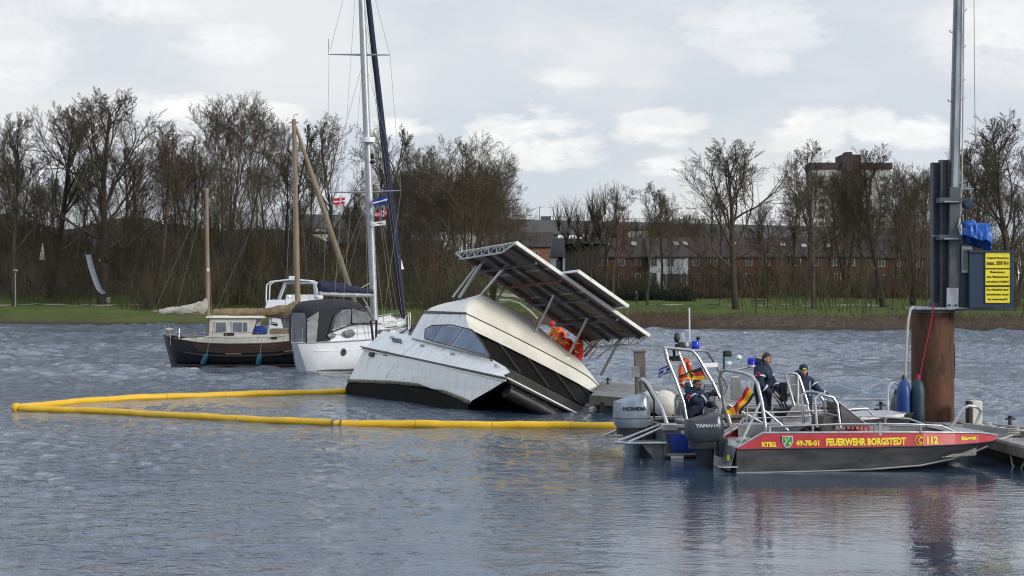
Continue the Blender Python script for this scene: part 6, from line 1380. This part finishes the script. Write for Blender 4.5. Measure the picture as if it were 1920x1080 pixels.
    # boom with stowed mainsail
    a, b = q(698,556,69.5), q(600,549,66.6)
    a, b = at(548), q(598,546,67.3)
    MB().tube([a-V((0,0,.12)), b-V((0,0,.12))], .11, 10).build('boom', 'steel_pale', e)
    rd = random.Random(3); secs = []
    for i in range(31):
        t = i/30; c = lerp(b, a, t)+V((0,0,.22-.20*t+.02*math.sin(i))); h = (.24-.13*t)*(1 if i < 30 else .5)*(.55 if i == 0 else 1); w_ = .14
        if .28 < t < .52: h *= 1.15
        dd = (a-b).normalized(); sd = dd.cross(V((0,0,1))).normalized()
        secs.append([c+sd*w_*math.cos(k/16*6.283)*(1+.1*math.sin(k*2+i))+V((0,0,h*math.sin(k/16*6.283)*(1+.09*math.sin(k*3+i*.7)))) for k in range(16)])
    MB().loft(secs).build('stowed_mainsail', 'navy_sail', e)
    MB().tube([at(548)+V((0,0,.5)), lerp(a, b, .35)], .02, 5).tube([lerp(a,b,.25), at(598)], .04, 6).build('kicker', 'steel_pale', e)
    # spreaders
    tips = {}
    for py, (pl, yl), (pr, yr) in ((102,(617,102),(731,103)), (360,(613,360),(752,357))):
        c = at(py); l, r = q(pl,yl,69.9), q(pr,yr,68.9); tips[py] = (l, r)
        MB().tube([l, c, r], [.022,.05,.022], 8).build('spreader', 'steel_pale', e)
    l, r = tips[102]; ll, lr = tips[360]; top = mt; dl, dr = V((3.9,1.55,1.42)), V((3.9,-1.55,1.42))
    wires = [(top,l),(l,ll),(ll,dl),(top,r),(r,lr),(lr,dr),(at(110),ll),(at(110),lr),(at(365),dl+V((.5,-.1,0))),(at(365),dr+V((.5,.1,0))),(at(365),dl-V((.7,0,0))),(at(365),dr-V((.7,0,0))),(top,q(622,640,66.2)),(at(90),q(640,610,66.9)),(at(-20)+V((.1,0,0)), V((7.9,-.2,1.8))),(at(250),V((7.3,0,1.7)))]
    for w_ in wires: MB().tube([w_[0], w_[1]], .009, 4).build('stay', 'wire', e)
    for w_ in ((at(-20),V((7.5,-.3,1.8))),(at(200),V((7.6,.3,1.75))),(at(240),V((6.9,-.5,1.7))),(at(-30),V((3.2,-1.4,1.6)))): MB().tube([w_[0], w_[1]], .008, 4).build('halyard', 'wire_tan', e)
    MB().tube([l+V((0,0,.0)), l+V((.0,0,.7))], .04, 6).build('spreader_flag_roll', 'steel_pale', e)
    c = at(263); d = (q(692,262,68.9)-at(263)); c = c+d.normalized()*.25
    MB().lathe([(.10,-.16),(.30,-.10),(.31,.02),(.29,.12),(.01,.16)], c, seg=20).build('radar_dome', 'white_paint', e)
    MB().ell(at(292)+V((.05,-.2,0)), (.09,.09,.13)).ell(at(303)+V((.05,-.2,0)), (.14,.14,.08)).build('mast_light', 'black', e)
    # furled headsail
    a, b = q(684,-60,69.6), V((7.95,0,2.0)); MB().tube([lerp(a,b,t) for t in (0,.1,.35,.6,.75,.80,.9,.97,1)], [.10,.12,.135,.15,.17,.20,.17,.14,.04], 12).build('furled_headsail', 'navy_sail', e)
    c = lerp(a,b,.84); MB().prism([c+V((.0,-.17,.35)), c+V((.22,-.18,-.1)), c+V((.0,-.19,-.12))], (0,-.01,0)).prism([c+V((-.26,-.1,.75)), c+V((-.18,-.16,1.1)), c+V((-.16,-.17,.4))], (0,-.01,0)).build('sail_patch', 'flag_white', e, smooth=False)
    MB().lathe([(.14,0),(.16,.05),(.08,.1),(.14,.18)], V((7.95,0,1.85))).build('furler_drum', 'black', e)
    # pulpit, anchor
    pp = [V((6.9,-.8,2.25)), V((7.6,-.5,2.35)), V((8.25,-.15,2.4)), V((8.25,.15,2.4)), V((7.6,.5,2.35)), V((6.9,.8,2.25))]
    MB().tube(pp, .022, 8).build('pulpit', 'alu', e)
    for p in pp: MB().tube([p, V((p.x-.02, p.y*.95, 1.68))], .02, 6).build('pulpit_post', 'alu', e)
    MB().bar(V((8.1,0,1.82)), V((8.5,0,1.72)), .06, .06).prism([V((8.42,-.2,1.7)), V((8.55,0,1.85)), V((8.42,.2,1.7)), V((8.3,0,1.45))], (.04,0,0)).build('anchor', 'motor_dark', e)
    MB().ell((7.75,-.35,2.0), (.08,.08,.12)).build('navigation_light', 'crest_green', e)
    # flags hang from the spreaders: things of their own
    Yf = 69.4
    flag([W(647,370,Yf), W(626,372,Yf), W(626,385,Yf), W(646,383,Yf)], 'courtesy_flag', 'red flag with a white cross under the left lower spreader of the yacht', crossf, amp=.04)
    flag([W(727,364,Yf-.4), W(698,376,Yf-.4), W(700,386,Yf-.4), W(725,384,Yf-.4)], 'burgee', 'dark blue pennant with a pale cross under the right lower spreader', (['flag_blue','flag_white'], lambda u, v: 1 if abs(v-.5) < .05 else 0), amp=.05)
    flag([W(725,393,Yf-.4), W(703,399,Yf-.4), W(704,407,Yf-.4), W(724,406,Yf-.4)], 'small_flag', 'small red flag with a blue and white cross below the dark blue pennant', (['flag_red','flag_white','flag_blue'], lambda u, v: 2 if abs(u-.36) < .045 or abs(v-.5) < .06 else (1 if abs(u-.36) < .11 or abs(v-.5) < .15 else 0)), amp=.04)
    flag([W(723,413,Yf-.4), W(699,417,Yf-.4), W(700,424,Yf-.4), W(723,422,Yf-.4)], 'white_flag', 'white and grey flag lowest in the string under the right spreader', (['flag_white','stripe_grey'], lambda u, v: 1 if .4 < v < .6 and u > .2 else 0), amp=.04)
    # dinghy upside down on the foredeck
    dth = thing('inflatable_dinghy', 'light grey inflatable dinghy stowed on the foredeck of the white yacht', 'dinghy', YO+YR @ V((6.0,-.1,1.7)), YR)
    for sd in (-1, 1): MB().tube([V((-1.5,sd*.6,.1)), V((-.9,sd*.63,.16)), V((.3,sd*.63,.2)), V((1.0,sd*.45,.28)), V((1.35,sd*.1,.34))], [.14,.2,.21,.19,.16], 14).build('tube', 'inflatable', dth)
    MB().loft([[V((-1.2,-.55,.2)), V((-1.2,0,.42)), V((-1.2,.55,.2))], [V((.6,-.5,.3)), V((.6,0,.60)), V((.6,.5,.3))], [V((1.3,-.1,.4)), V((1.3,0,.45)), V((1.3,.1,.4))]], 0, False, False).build('bottom', 'inflatable', dth, solid=.02)
    MB().tube([V((-1.5,-.78,.06)), V((0,-.83,.14)), V((.9,-.62,.24)), V((1.3,-.25,.3))], .022, 6).tube([V((-1.4,-.74,.26)), V((-.2,-.74,.36)), V((.8,-.5,.4))], .014, 5).build('rubbing_strip', 'motor_dark', dth)
dm('white_hull', (.70,.715,.74), .22, var=.05)
yacht()
# ================================================================ MOTOR CRUISER
def cruiser():
    O = V((WX(538, 78), 78, 0)); R = heading(.10, 1); e = thing('motor_cruiser', 'white motor cruiser with flybridge and radar arch behind the motorsailer', 'motorboat', O, R)
    # local x away from the camera, y to the left of the picture
    k = 3000/78; q = lambda px, py, x=0: V((x, -(px-538)/k*(1+x/78), CH-(py-HY)/k*(1+x/78)))
    X = [0, 2, 5, 7.5, 9]; hb = [1.5, 1.6, 1.5, 1.0, .1]; zg = [.95, 1.0, 1.25, 1.5, 1.6]
    hull([(x, [(b, g), (b*.95, .3), (b*.6, -.2), (0, -.4)]) for x, b, g in zip(X, hb, zg)], e, 'hull', 'white_hull')
    MB().box((.4,0,.75), (1.2,2.7,.1)).build('aft_deck', 'white_hull', e)
    MB().loft([[V((1.0,-1.3,.95)), V((1.0,1.3,.95)), V((1.2,1.15,2.25)), V((1.2,-1.15,2.25))], [V((5.5,-1.2,1.1)), V((5.5,1.2,1.1)), V((4.4,1.0,2.3)), V((4.4,-1.0,2.3))]]).build('cabin', 'white_hull', e, bevel=.04)
    MB().box((.99,-.45,1.55), (.03,.75,1.25)).build('cabin_door', 'black', e); MB().box((.97,.5,1.75), (.03,.8,.7)).build('cabin_window', 'vinyl', e)
    MB().loft([[V((.3,-1.35,2.25)), V((.3,1.35,2.25)), V((.3,1.3,2.38)), V((.3,-1.3,2.38))], [V((4.6,-1.1,2.3)), V((4.6,1.1,2.3)), V((4.6,1.05,2.42)), V((4.6,-1.05,2.42))]]).build('flybridge_deck', 'white_hull', e, bevel=.03)
    MB().loft([[V((.5,-1.3,2.38)), V((.5,1.3,2.38)), V((.7,1.15,2.95)), V((.7,-1.15,2.95))], [V((.9,-1.25,2.38)), V((.9,1.25,2.38)), V((1.0,1.1,2.95)), V((1.0,-1.1,2.95))]]).build('flybridge_coaming', 'white_hull', e, bevel=.04)
    MB().loft([[V((3.0,-1.0,2.4)), V((3.0,1.0,2.4)), V((3.3,.85,3.2)), V((3.3,-.85,3.2))], [V((4.2,-.8,2.4)), V((4.2,.8,2.4)), V((3.6,.7,3.2)), V((3.6,-.7,3.2))]]).build('flybridge_screen', 'glass_blue' if 0 else 'inflatable', e, bevel=.03)
    MB().loft([[V((1.5,1.2,2.4)), V((1.5,1.45,2.4)), V((2.0,1.2,2.9)), V((2.0,1.1,2.9))], [V((4.3,1.0,2.4)), V((4.3,1.2,2.4)), V((3.8,.95,2.9)), V((3.8,.9,2.9))]]).build('flybridge_side', 'white_hull', e)
    for dx, s_ in ((1.2, 1), (1.9, .95)):
        MB().tube([q(490,592,dx), q(487,560,dx), q(488,534,dx), q(496,528,dx), q(533,524,dx), q(572,527,dx), q(583,533,dx), q(586,560,dx), q(588,578,dx)], .035, 8).build('arch_rail', 'white_paint', e)
    for a, b in ((q(500,585,1.5), q(518,531,1.8)), (q(580,560,1.5), q(574,531,1.8))): MB().bar(a, b, .16, .14, (1,0,0)).build('radar_arch', 'steel_pale', e, bevel=.03)
    MB().bar(q(517,531,1.8), q(575,531,1.8), .14, .1).build('radar_arch', 'steel_pale', e, bevel=.03)
    MB().box(q(533,521,1.8), (.5,.34,.18)).build('radar_scanner', 'white_paint', e, bevel=.04); MB().box(q(532,528,1.7), (.2,.25,.14)).build('floodlight', 'glass_blue', e)
    for p in ((496,570),(503,560)): MB().tube([q(*p,1.0), q(p[0],p[1]+18,1.0)], .02, 5).build('rail_post', 'alu', e)
    MB().tube([q(530,569,1.2), q(531,558,1.2)], .04, 6).ell(q(531,556,1.2), (.12,.12,.08)).build('antenna', 'white_paint', e)
    # boarding ladder and slanted cockpit side with windows
    MB().prism([q(505,596,.6), q(520,598,.6), q(533,632,.2), q(500,632,.2)], (.06,0,0)).build('cockpit_side', 'white_hull', e, smooth=False)
    for y0, y1 in ((603,609),(617,624)): MB().prism([q(504,y0,.15), q(518,y0+2,.15), q(520,y1+3,.15), q(503,y1,.15)], (.02,0,0)).build('cockpit_window', 'glass_dark', e, smooth=False)
    l = MB().tube([q(505,600,.1), q(505,645,.1)], .02, 6).tube([q(520,600,.1), q(520,645,.1)], .02, 6)
    for y in (606,616,626): l.tube([q(505,y,.1), q(520,y,.1)], .018, 6)
    l.build('boarding_ladder', 'white_paint', e)
cruiser()
# ================================================================ PEOPLE
def person(label, loc, R, J, cols, head_dir=(1,0,0), hat=None, beard=False, glasses=False, hood=None, stripes=True, badge=None, scale=1., hair='hair', bulk=1., grp=None, small=False, hand_mat='skin'):
    e = thing('person', label, 'person', loc, R, grp)
    D = dict(pel=(0,0,.95), wai=(0,0,1.12), che=(.0,0,1.32), nec=(.01,0,1.49), hed=(.03,0,1.56),
        shL=(0,.18,1.42), elL=(.03,.25,1.14), wrL=(.12,.24,.90), shR=(0,-.18,1.42), elR=(.03,-.25,1.14), wrR=(.12,-.24,.90),
        hiL=(0,.10,.90), knL=(.03,.11,.50), anL=(-.01,.11,.10), toL=(.16,.13,.05), hiR=(0,-.10,.90), knR=(.03,-.11,.50), anR=(-.01,-.11,.10), toR=(.16,-.13,.05))
    D.update(J); D = {k: V(v)*scale for k, v in D.items()}
    rad = dict(pel=.150, wai=.145, che=.165, nec=.075, hed=.055, shL=.088, shR=.088, elL=.060, elR=.060, wrL=.040, wrR=.040, hiL=.105, hiR=.105, knL=.072, knR=.072, anL=.052, anR=.052, toL=.042, toR=.042)
    for k in rad: rad[k] *= scale*(bulk if k not in ('nec','hed') else 1)
    E_ = [('pel','wai'),('wai','che'),('che','nec'),('nec','hed'),('che','shL'),('shL','elL'),('elL','wrL'),('che','shR'),('shR','elR'),('elR','wrR'),('pel','hiL'),('hiL','knL'),('knL','anL'),('anL','toL'),('pel','hiR'),('hiR','knR'),('knR','anR'),('anR','toR')]
    ks = list(D); me = bpy.data.meshes.new('b'); me.from_pydata([tuple(D[k]) for k in ks], [(ks.index(a), ks.index(b)) for a, b in E_], [])
    o = bpy.data.objects.new('b', me); COL.objects.link(o); sk = o.modifiers.new('s', 'SKIN'); sk.use_smooth_shade = True
    for i, k in enumerate(ks): me.skin_vertices[0].data[i].radius = (rad[k], rad[k]*(1.0)); me.skin_vertices[0].data[i].use_root = (k == 'pel')
    ss = o.modifiers.new('u', 'SUBSURF'); ss.levels = ss.render_levels = 2
    bpy.context.view_layer.update(); m2 = bpy.data.meshes.new_from_object(o.evaluated_get(bpy.context.evaluated_depsgraph_get())); bpy.data.objects.remove(o)
    mb = MB(); vs = [v.co.copy() for v in m2.vertices]; S1 = scale
    # fabric folds
    for v in vs: v += V((noise.noise(v*9), noise.noise(v*9+V((5,0,0))), noise.noise(v*7)))*.012*S1
    def segd(p, a, b): t = max(0, min(1, (p-a).dot(b-a)/max(1e-6, (b-a).length_squared))); return (p-(a+(b-a)*t)).length
    fs = [tuple(p.vertices) for p in m2.polygons]; mi = []
    for f in fs:
        c = sum((vs[i] for i in f), V())/len(f)
        best = min(((segd(c, D[a], D[b])/(rad[a]+rad[b]), (a, b)) for a, b in E_), key=lambda t: t[0])[1]
        if best == ('nec','hed'): k = 2
        elif best[0][:2] == 'hi' or best[0][:2] == 'kn' or best[1][:2] == 'hi': k = 1
        elif best[0][:2] == 'an': k = 3
        else: k = 0
        if best[0][:2] == 'kn' and c.z < D[best[1]].z+.06*S1: k = 3
        mi.append(k)
    mb.v = vs; mb.f = [list(f) for f in fs]; mb.m = mi
    # head in the same mesh
    hd = V(head_dir).normalized(); up = V((0,0,1)); hy = up.cross(hd).normalized(); HR = Matrix((hd, hy, hd.cross(hy))).transposed()
    hc = D['hed']+HR @ V((.02,0,.085))*S1
    n0 = len(mb.v); mb.ell(hc, (.092*S1,.074*S1,.118*S1), 18, 14, HR, 2)
    for i in range(n0, len(mb.v)):
        l = HR.transposed() @ (mb.v[i]-hc)
        if l.z < -.02*S1: l.y *= 1-.30*min(1, -l.z/(.11*S1)); l.x += .012*S1*min(1, -l.z/(.1*S1))*(1 if l.x > 0 else .2)
        if l.x > 0: l.x += .010*S1*math.exp(-((l.z-.018*S1)/(.018*S1))**2)*.8-.008*S1*math.exp(-((l.z+.0*S1)/(.014*S1))**2)
        mb.v[i] = hc+HR @ l
    h = lambda x, y, z_: hc+HR @ (V((x, y, z_))*S1)
    mb.tube([h(.088,0,.015), h(.105,0,-.012), h(.112,0,-.03), h(.094,0,-.038)], [.010*S1,.014*S1,.019*S1,.012*S1], 8, 2)
    for s_ in (-1, 1): mb.ell(h(-.005,s_*.076,-.005), (.022*S1,.010*S1,.034*S1), 10, 6, HR, 2)
    mb.ell(h(.090,0,-.062), (.014*S1,.026*S1,.008*S1), 10, 6, HR, 4)
    # hands with fingers in the same mesh
    for s_, wr, el in ((1,'wrL','elL'), (-1,'wrR','elR')):
        d = (D[wr]-D[el]).normalized(); a_ = d.cross(V((0,0,1))); a_ = a_.normalized() if a_.length > .1 else V((0,1,0)); n_ = a_.cross(d).normalized(); pm = D[wr]+d*.055*S1
        RR = Matrix((d, a_, n_)).transposed(); mb.ell(pm, (.055*S1,.040*S1,.018*S1), 12, 8, RR, 5)
        for i, (oy, ln) in enumerate(((-.030,.060),(-.010,.070),(.010,.066),(.029,.052))):
            p0 = pm+RR @ V((.040,oy,0))*S1; p1 = p0+RR @ V((ln*.55,0,-.012))*S1; p2 = p0+RR @ V((ln*.75,0,-.042))*S1; p3 = p0+RR @ V((ln*.45,0,-.062))*S1
            mb.tube([p0, p1, p2, p3], [.010*S1,.0095*S1,.009*S1,.007*S1], 6, 5)
        p0 = pm+RR @ V((-.015,-.036*1,-.0))*S1; mb.tube([p0, p0+RR @ V((.030,-.022,-.014))*S1, p0+RR @ V((.055,-.016,-.034))*S1], [.012*S1,.011*S1,.008*S1], 6, 5)
    jk, tr_, bt = cols
    bo = mb.build('body', [jk, tr_, 'skin', bt, 'badge_red', hand_mat], e)
    for s_ in (-1, 1): MB().ell(h(.086,s_*.030,.016), (.010*S1,.014*S1,.008*S1), 8, 6, HR).build('eye', 'black', e)
    MB().tube([h(.094,-.045,.036), h(.100,-.028,.042), h(.100,-.014,.038)], .005*S1, 5).tube([h(.094,.045,.036), h(.100,.028,.042), h(.100,.014,.038)], .005*S1, 5).build('eyebrow', 'hair', e)
    if hat is None or hat == 'none':
        rd = random.Random(2); hm = MB(); hm.ell((0,0,0), (1,1,1), 20, 12); hm.v = [V(v) for v in hm.v]; nv = []
        for v in hm.v:
            zz = max(v.z, -.55 if v.x < .0 else .34+.1*v.x); f = 1.07+.05*rd.random()
            nv.append(h(v.x*.094*f-.006, v.y*.077*f, zz*.118*f+.006))
        hm.v = nv; hm.build('hair', hair, e)
    elif hat == 'beanie':
        MB().lathe([(.088,.02),(.094,.05),(.092,.085),(.078,.115),(.05,.135),(.01,.142)], h(-.002,0,.0), HR @ V((-.08,0,1)), 18).build('beanie', 'navy_cloth', e); MB().lathe([(.097,.035),(.098,.062)], h(-.002,0,.0), HR @ V((-.08,0,1)), 18).build('beanie_band', 'navy_cloth', e)
        MB().prism([h(.094,-.04,.044), h(.094,.04,.044), h(.092,.038,.066), h(.092,-.038,.066)], HR @ V((.006,0,0))).build('beanie_label', 'hivis_yellow', e)
    elif hat == 'helmet':
        MB().lathe([(.098,.0),(.104,.03),(.098,.08),(.078,.118),(.04,.138),(.01,.142)], h(-.01,0,.0), HR @ V((0,0,1)), 18).build('helmet', 'hivis_red', e); MB().tube([h(.07,-.08,0), h(.03,-.07,-.1), h(.03,.07,-.1), h(.07,.08,0)], .008, 5).build('chin_strap', 'black', e)
    elif hat == 'beanie_dark': MB().lathe([(.092,.02),(.096,.07),(.075,.12),(.01,.14)], h(0,0,0), HR @ V((0,0,1)), 16).build('beanie', 'stripe_grey', e)
    if beard:
        MB().ell(h(.045,0,-.075), (.052*S1,.050*S1,.045*S1), 14, 8, HR).build('beard', hair, e)
    if glasses:
        MB().tube([h(.104,.034+.022*math.cos(t),.016+.017*math.sin(t)) for t in [k*.785 for k in range(8)]], .003, 4, closed=True).tube([h(.104,-.034+.022*math.cos(t),.016+.017*math.sin(t)) for t in [k*.785 for k in range(8)]], .003, 4, closed=True).tube([h(.106,-.012,.02), h(.106,.012,.02)], .003, 4).tube([h(.100,.056,.02), h(0,.08,.02)], .003, 4).tube([h(.100,-.056,.02), h(0,-.08,.02)], .003, 4).build('glasses', 'black', e)
    if hood:
        hm = MB(); cN = D['nec']+V((-.05,0,.0)); hm.grid(lambda u_, v_: cN+HR @ (V(((-.03+(.13+.02*v_)*math.cos(math.pi*(.28+1.44*u_))*1.0), (.13)*math.sin(math.pi*(.28+1.44*u_)), -.04+.13*v_+.06*v_*math.sin(math.pi*u_)))*S1), 16, 4); hm.build('hood', hood, e, solid=.03)
        MB().lathe([(.10,-.03),(.098,.03),(.088,.06)], D['nec'], (0,0,1), 16).build('collar', hood, e, solid=.015)
    if stripes:
        def band(a, b, t, r, m='reflective', wd=.05):
            d = (D[b]-D[a]).normalized(); c = lerp(D[a], D[b], t); fa, fb = frame_of(d)
            MB().loft([[c+d*z_*S1+(fa*math.cos(k/16*6.283)+fb*math.sin(k/16*6.283))*r*S1*bulk for k in range(16)] for z_ in (-wd/2, wd/2)], 0, True, False).build('reflective_band', m, e)
        sm_ = stripes if isinstance(stripes, str) else 'reflective'
        band('elL','wrL',.45,.060,sm_,.035); band('elR','wrR',.45,.060,sm_,.035); band('hiL','knL',.80,.088,sm_,.04); band('hiR','knR',.80,.088,sm_,.04); band('shL','elL',.45,.082,sm_,.03); band('shR','elR',.45,.082,sm_,.03)
        for s_ in (1, -1):
            MB().tube([D['che']+V((.13,s_*.10,.10))*S1, D['wai']+V((.15,s_*.09,-.02))*S1], .014, 5).tube([D['che']+V((-.13,s_*.10,.10))*S1, D['wai']+V((-.15,s_*.09,-.02))*S1], .014, 5).build('vest_stripe', sm_, e)
    if badge:
        a, b, s_ = badge; c = lerp(D[a], D[b], .28); n = V((0, s_, .1)).normalized()
        MB().lathe([(.01,.0),(.05,.0),(.05,.012),(.01,.014)], c+n*.088*bulk, n, 18).build('arm_badge', 'badge_red', e)
        MB().lathe([(.005,.014),(.022,.014),(.022,.018),(.005,.019)], c+n*.088*bulk, n, 12).build('badge_centre', 'navy_cloth', e)
    return e, D, h
# man with the camera, sitting at the stern of the work boat
pz = .0
pos = V((WX(1300, 32.95), 32.95, -.02))
Rm = heading(.80, -.60)
e1, D1, h1 = person('bearded man with glasses in a navy suit sitting and holding up a small camera', pos, Rm,
  dict(pel=(0,0,.80), wai=(.0,0,.95), che=(.02,0,1.14), nec=(.04,0,1.29), hed=(.07,0,1.335), shL=(.03,.19,1.22), elL=(.16,.28,1.02), wrL=(.36,.14,1.02), shR=(.03,-.19,1.22), elR=(.24,-.24,1.08), wrR=(.40,-.02,1.27),
       hiL=(.03,.10,.74), knL=(.45,.13,.72), anL=(.50,.13,.30), toL=(.66,.14,.27), hiR=(.03,-.10,.74), knR=(.45,-.13,.70), anR=(.48,-.13,.30), toR=(.64,-.14,.27)),
  ('navy_cloth','trousers','black'), head_dir=(.93,-.30,-.06), beard=True, glasses=True, hood='teal_hood', badge=('shR','elR',-1), bulk=1.42, scale=1.05, hand_mat='black')
cc = pos+Rm @ V((.50,.0,1.315)); ec = thing('camera_gadget', 'small black action camera held up by the bearded man', 'camera', cc, Rm)
MB().box((0,0,0), (.12,.15,.09)).build('camera_body', 'black', ec, bevel=.01); MB().lathe([(.03,0),(.03,.04),(.02,.045)], (.06,0,0), (1,0,0), 12).build('lens', 'glass_dark', ec); MB().box((-.062,0,0), (.01,.12,.07)).build('screen', 'glass_blue', ec)
# man at the wheel
pos = V((WX(1431, 33.3), 33.3, .28)); Rw = heading(.88, -.47)
e2, D2, h2 = person('man in a navy suit standing at the steering wheel of the work boat', pos, Rw,
  dict(elR=(.02,-.27,1.16), wrR=(.24,-.18,.97), elL=(.10,.27,1.16), wrL=(.33,.12,1.00), nec=(.02,0,1.50), hed=(.05,0,1.57)),
  ('navy_cloth','trousers','black'), head_dir=(.97,-.12,-.10), hood='navy_cloth', badge=('shR','elR',-1), bulk=1.40, scale=1.03)
# woman/man with beanie leaning on the screen
pos = V((WX(1505, 34.3), 34.3, .06)); Rb = heading(.30, -.95)
e3, D3, h3 = person('person in a navy jacket and dark beanie with a yellow label standing behind the console', pos, Rb,
  dict(elL=(.18,.30,1.20), wrL=(.26,.50,1.10), elR=(.16,-.24,1.16), wrR=(.32,-.20,.98)),
  ('navy_cloth','trousers','black'), head_dir=(.97,-.25,-.05), hat='beanie', hood='navy_cloth', scale=.99, bulk=1.25, hand_mat='black')
# rescuers behind the cabin roof of the catamaran
def resc(label, px, py, Y, J, cols, hd, hat, R, st, bk=1.15, sc=.97):
    p = W(px, py, Y); p.z -= 1.76*sc; return person(label, p, R, J, cols, head_dir=hd, hat=hat, stripes=st, bulk=bk, scale=sc)
bend = dict(pel=(-.12,0,.88), wai=(-.03,0,1.03), che=(.13,0,1.2), nec=(.22,0,1.33), hed=(.27,0,1.38), shL=(.13,.18,1.28), shR=(.13,-.18,1.28), elL=(.28,.24,1.05), elR=(.28,-.24,1.05), wrL=(.42,.16,.88), wrR=(.42,-.16,.88))
resc('crew member in orange with a red helmet bending over behind the catamaran roof', 1050, 592, 52.4, bend, ('hivis_orange','hivis_orange','black'), (.8,0,-.5), 'helmet', heading(-.75,-.65), 'hivis_yellow')
resc('crew member in red with yellow bands standing between two roof posts of the catamaran', 1070, 612, 52.0, bend, ('hivis_red','hivis_red','black'), (.8,.1,-.4), 'helmet', heading(-.9,-.3), 'hivis_yellow')
resc('crew member in red and yellow partly behind the right roof post of the catamaran', 1086, 618, 51.6, {}, ('hivis_red','hivis_red','black'), (.9,.1,-.3), 'helmet', heading(-1,.1), 'hivis_yellow')
resc('bareheaded person in a pale grey jacket beside the red-helmeted crew member', 1039, 600, 52.9, bend, ('sail_grey','trousers','black'), (.9,.2,-.3), 'beanie_dark', heading(.6,-.8), None, 1.05)
Yw = 206; x = WX(1194, Yw); z = G(x, Yw)
person('person in dark clothes walking on the park path across the water', (x, Yw, z+.05), heading(-1,-.3), dict(knL=(.14,.1,.5), anL=(.16,.1,.12), toL=(.32,.1,.08), knR=(-.02,-.1,.5), anR=(-.22,-.1,.16), toR=(-.08,-.1,.06)), ('black','black','black'), hat='beanie_dark', stripes=None, bulk=1.15)
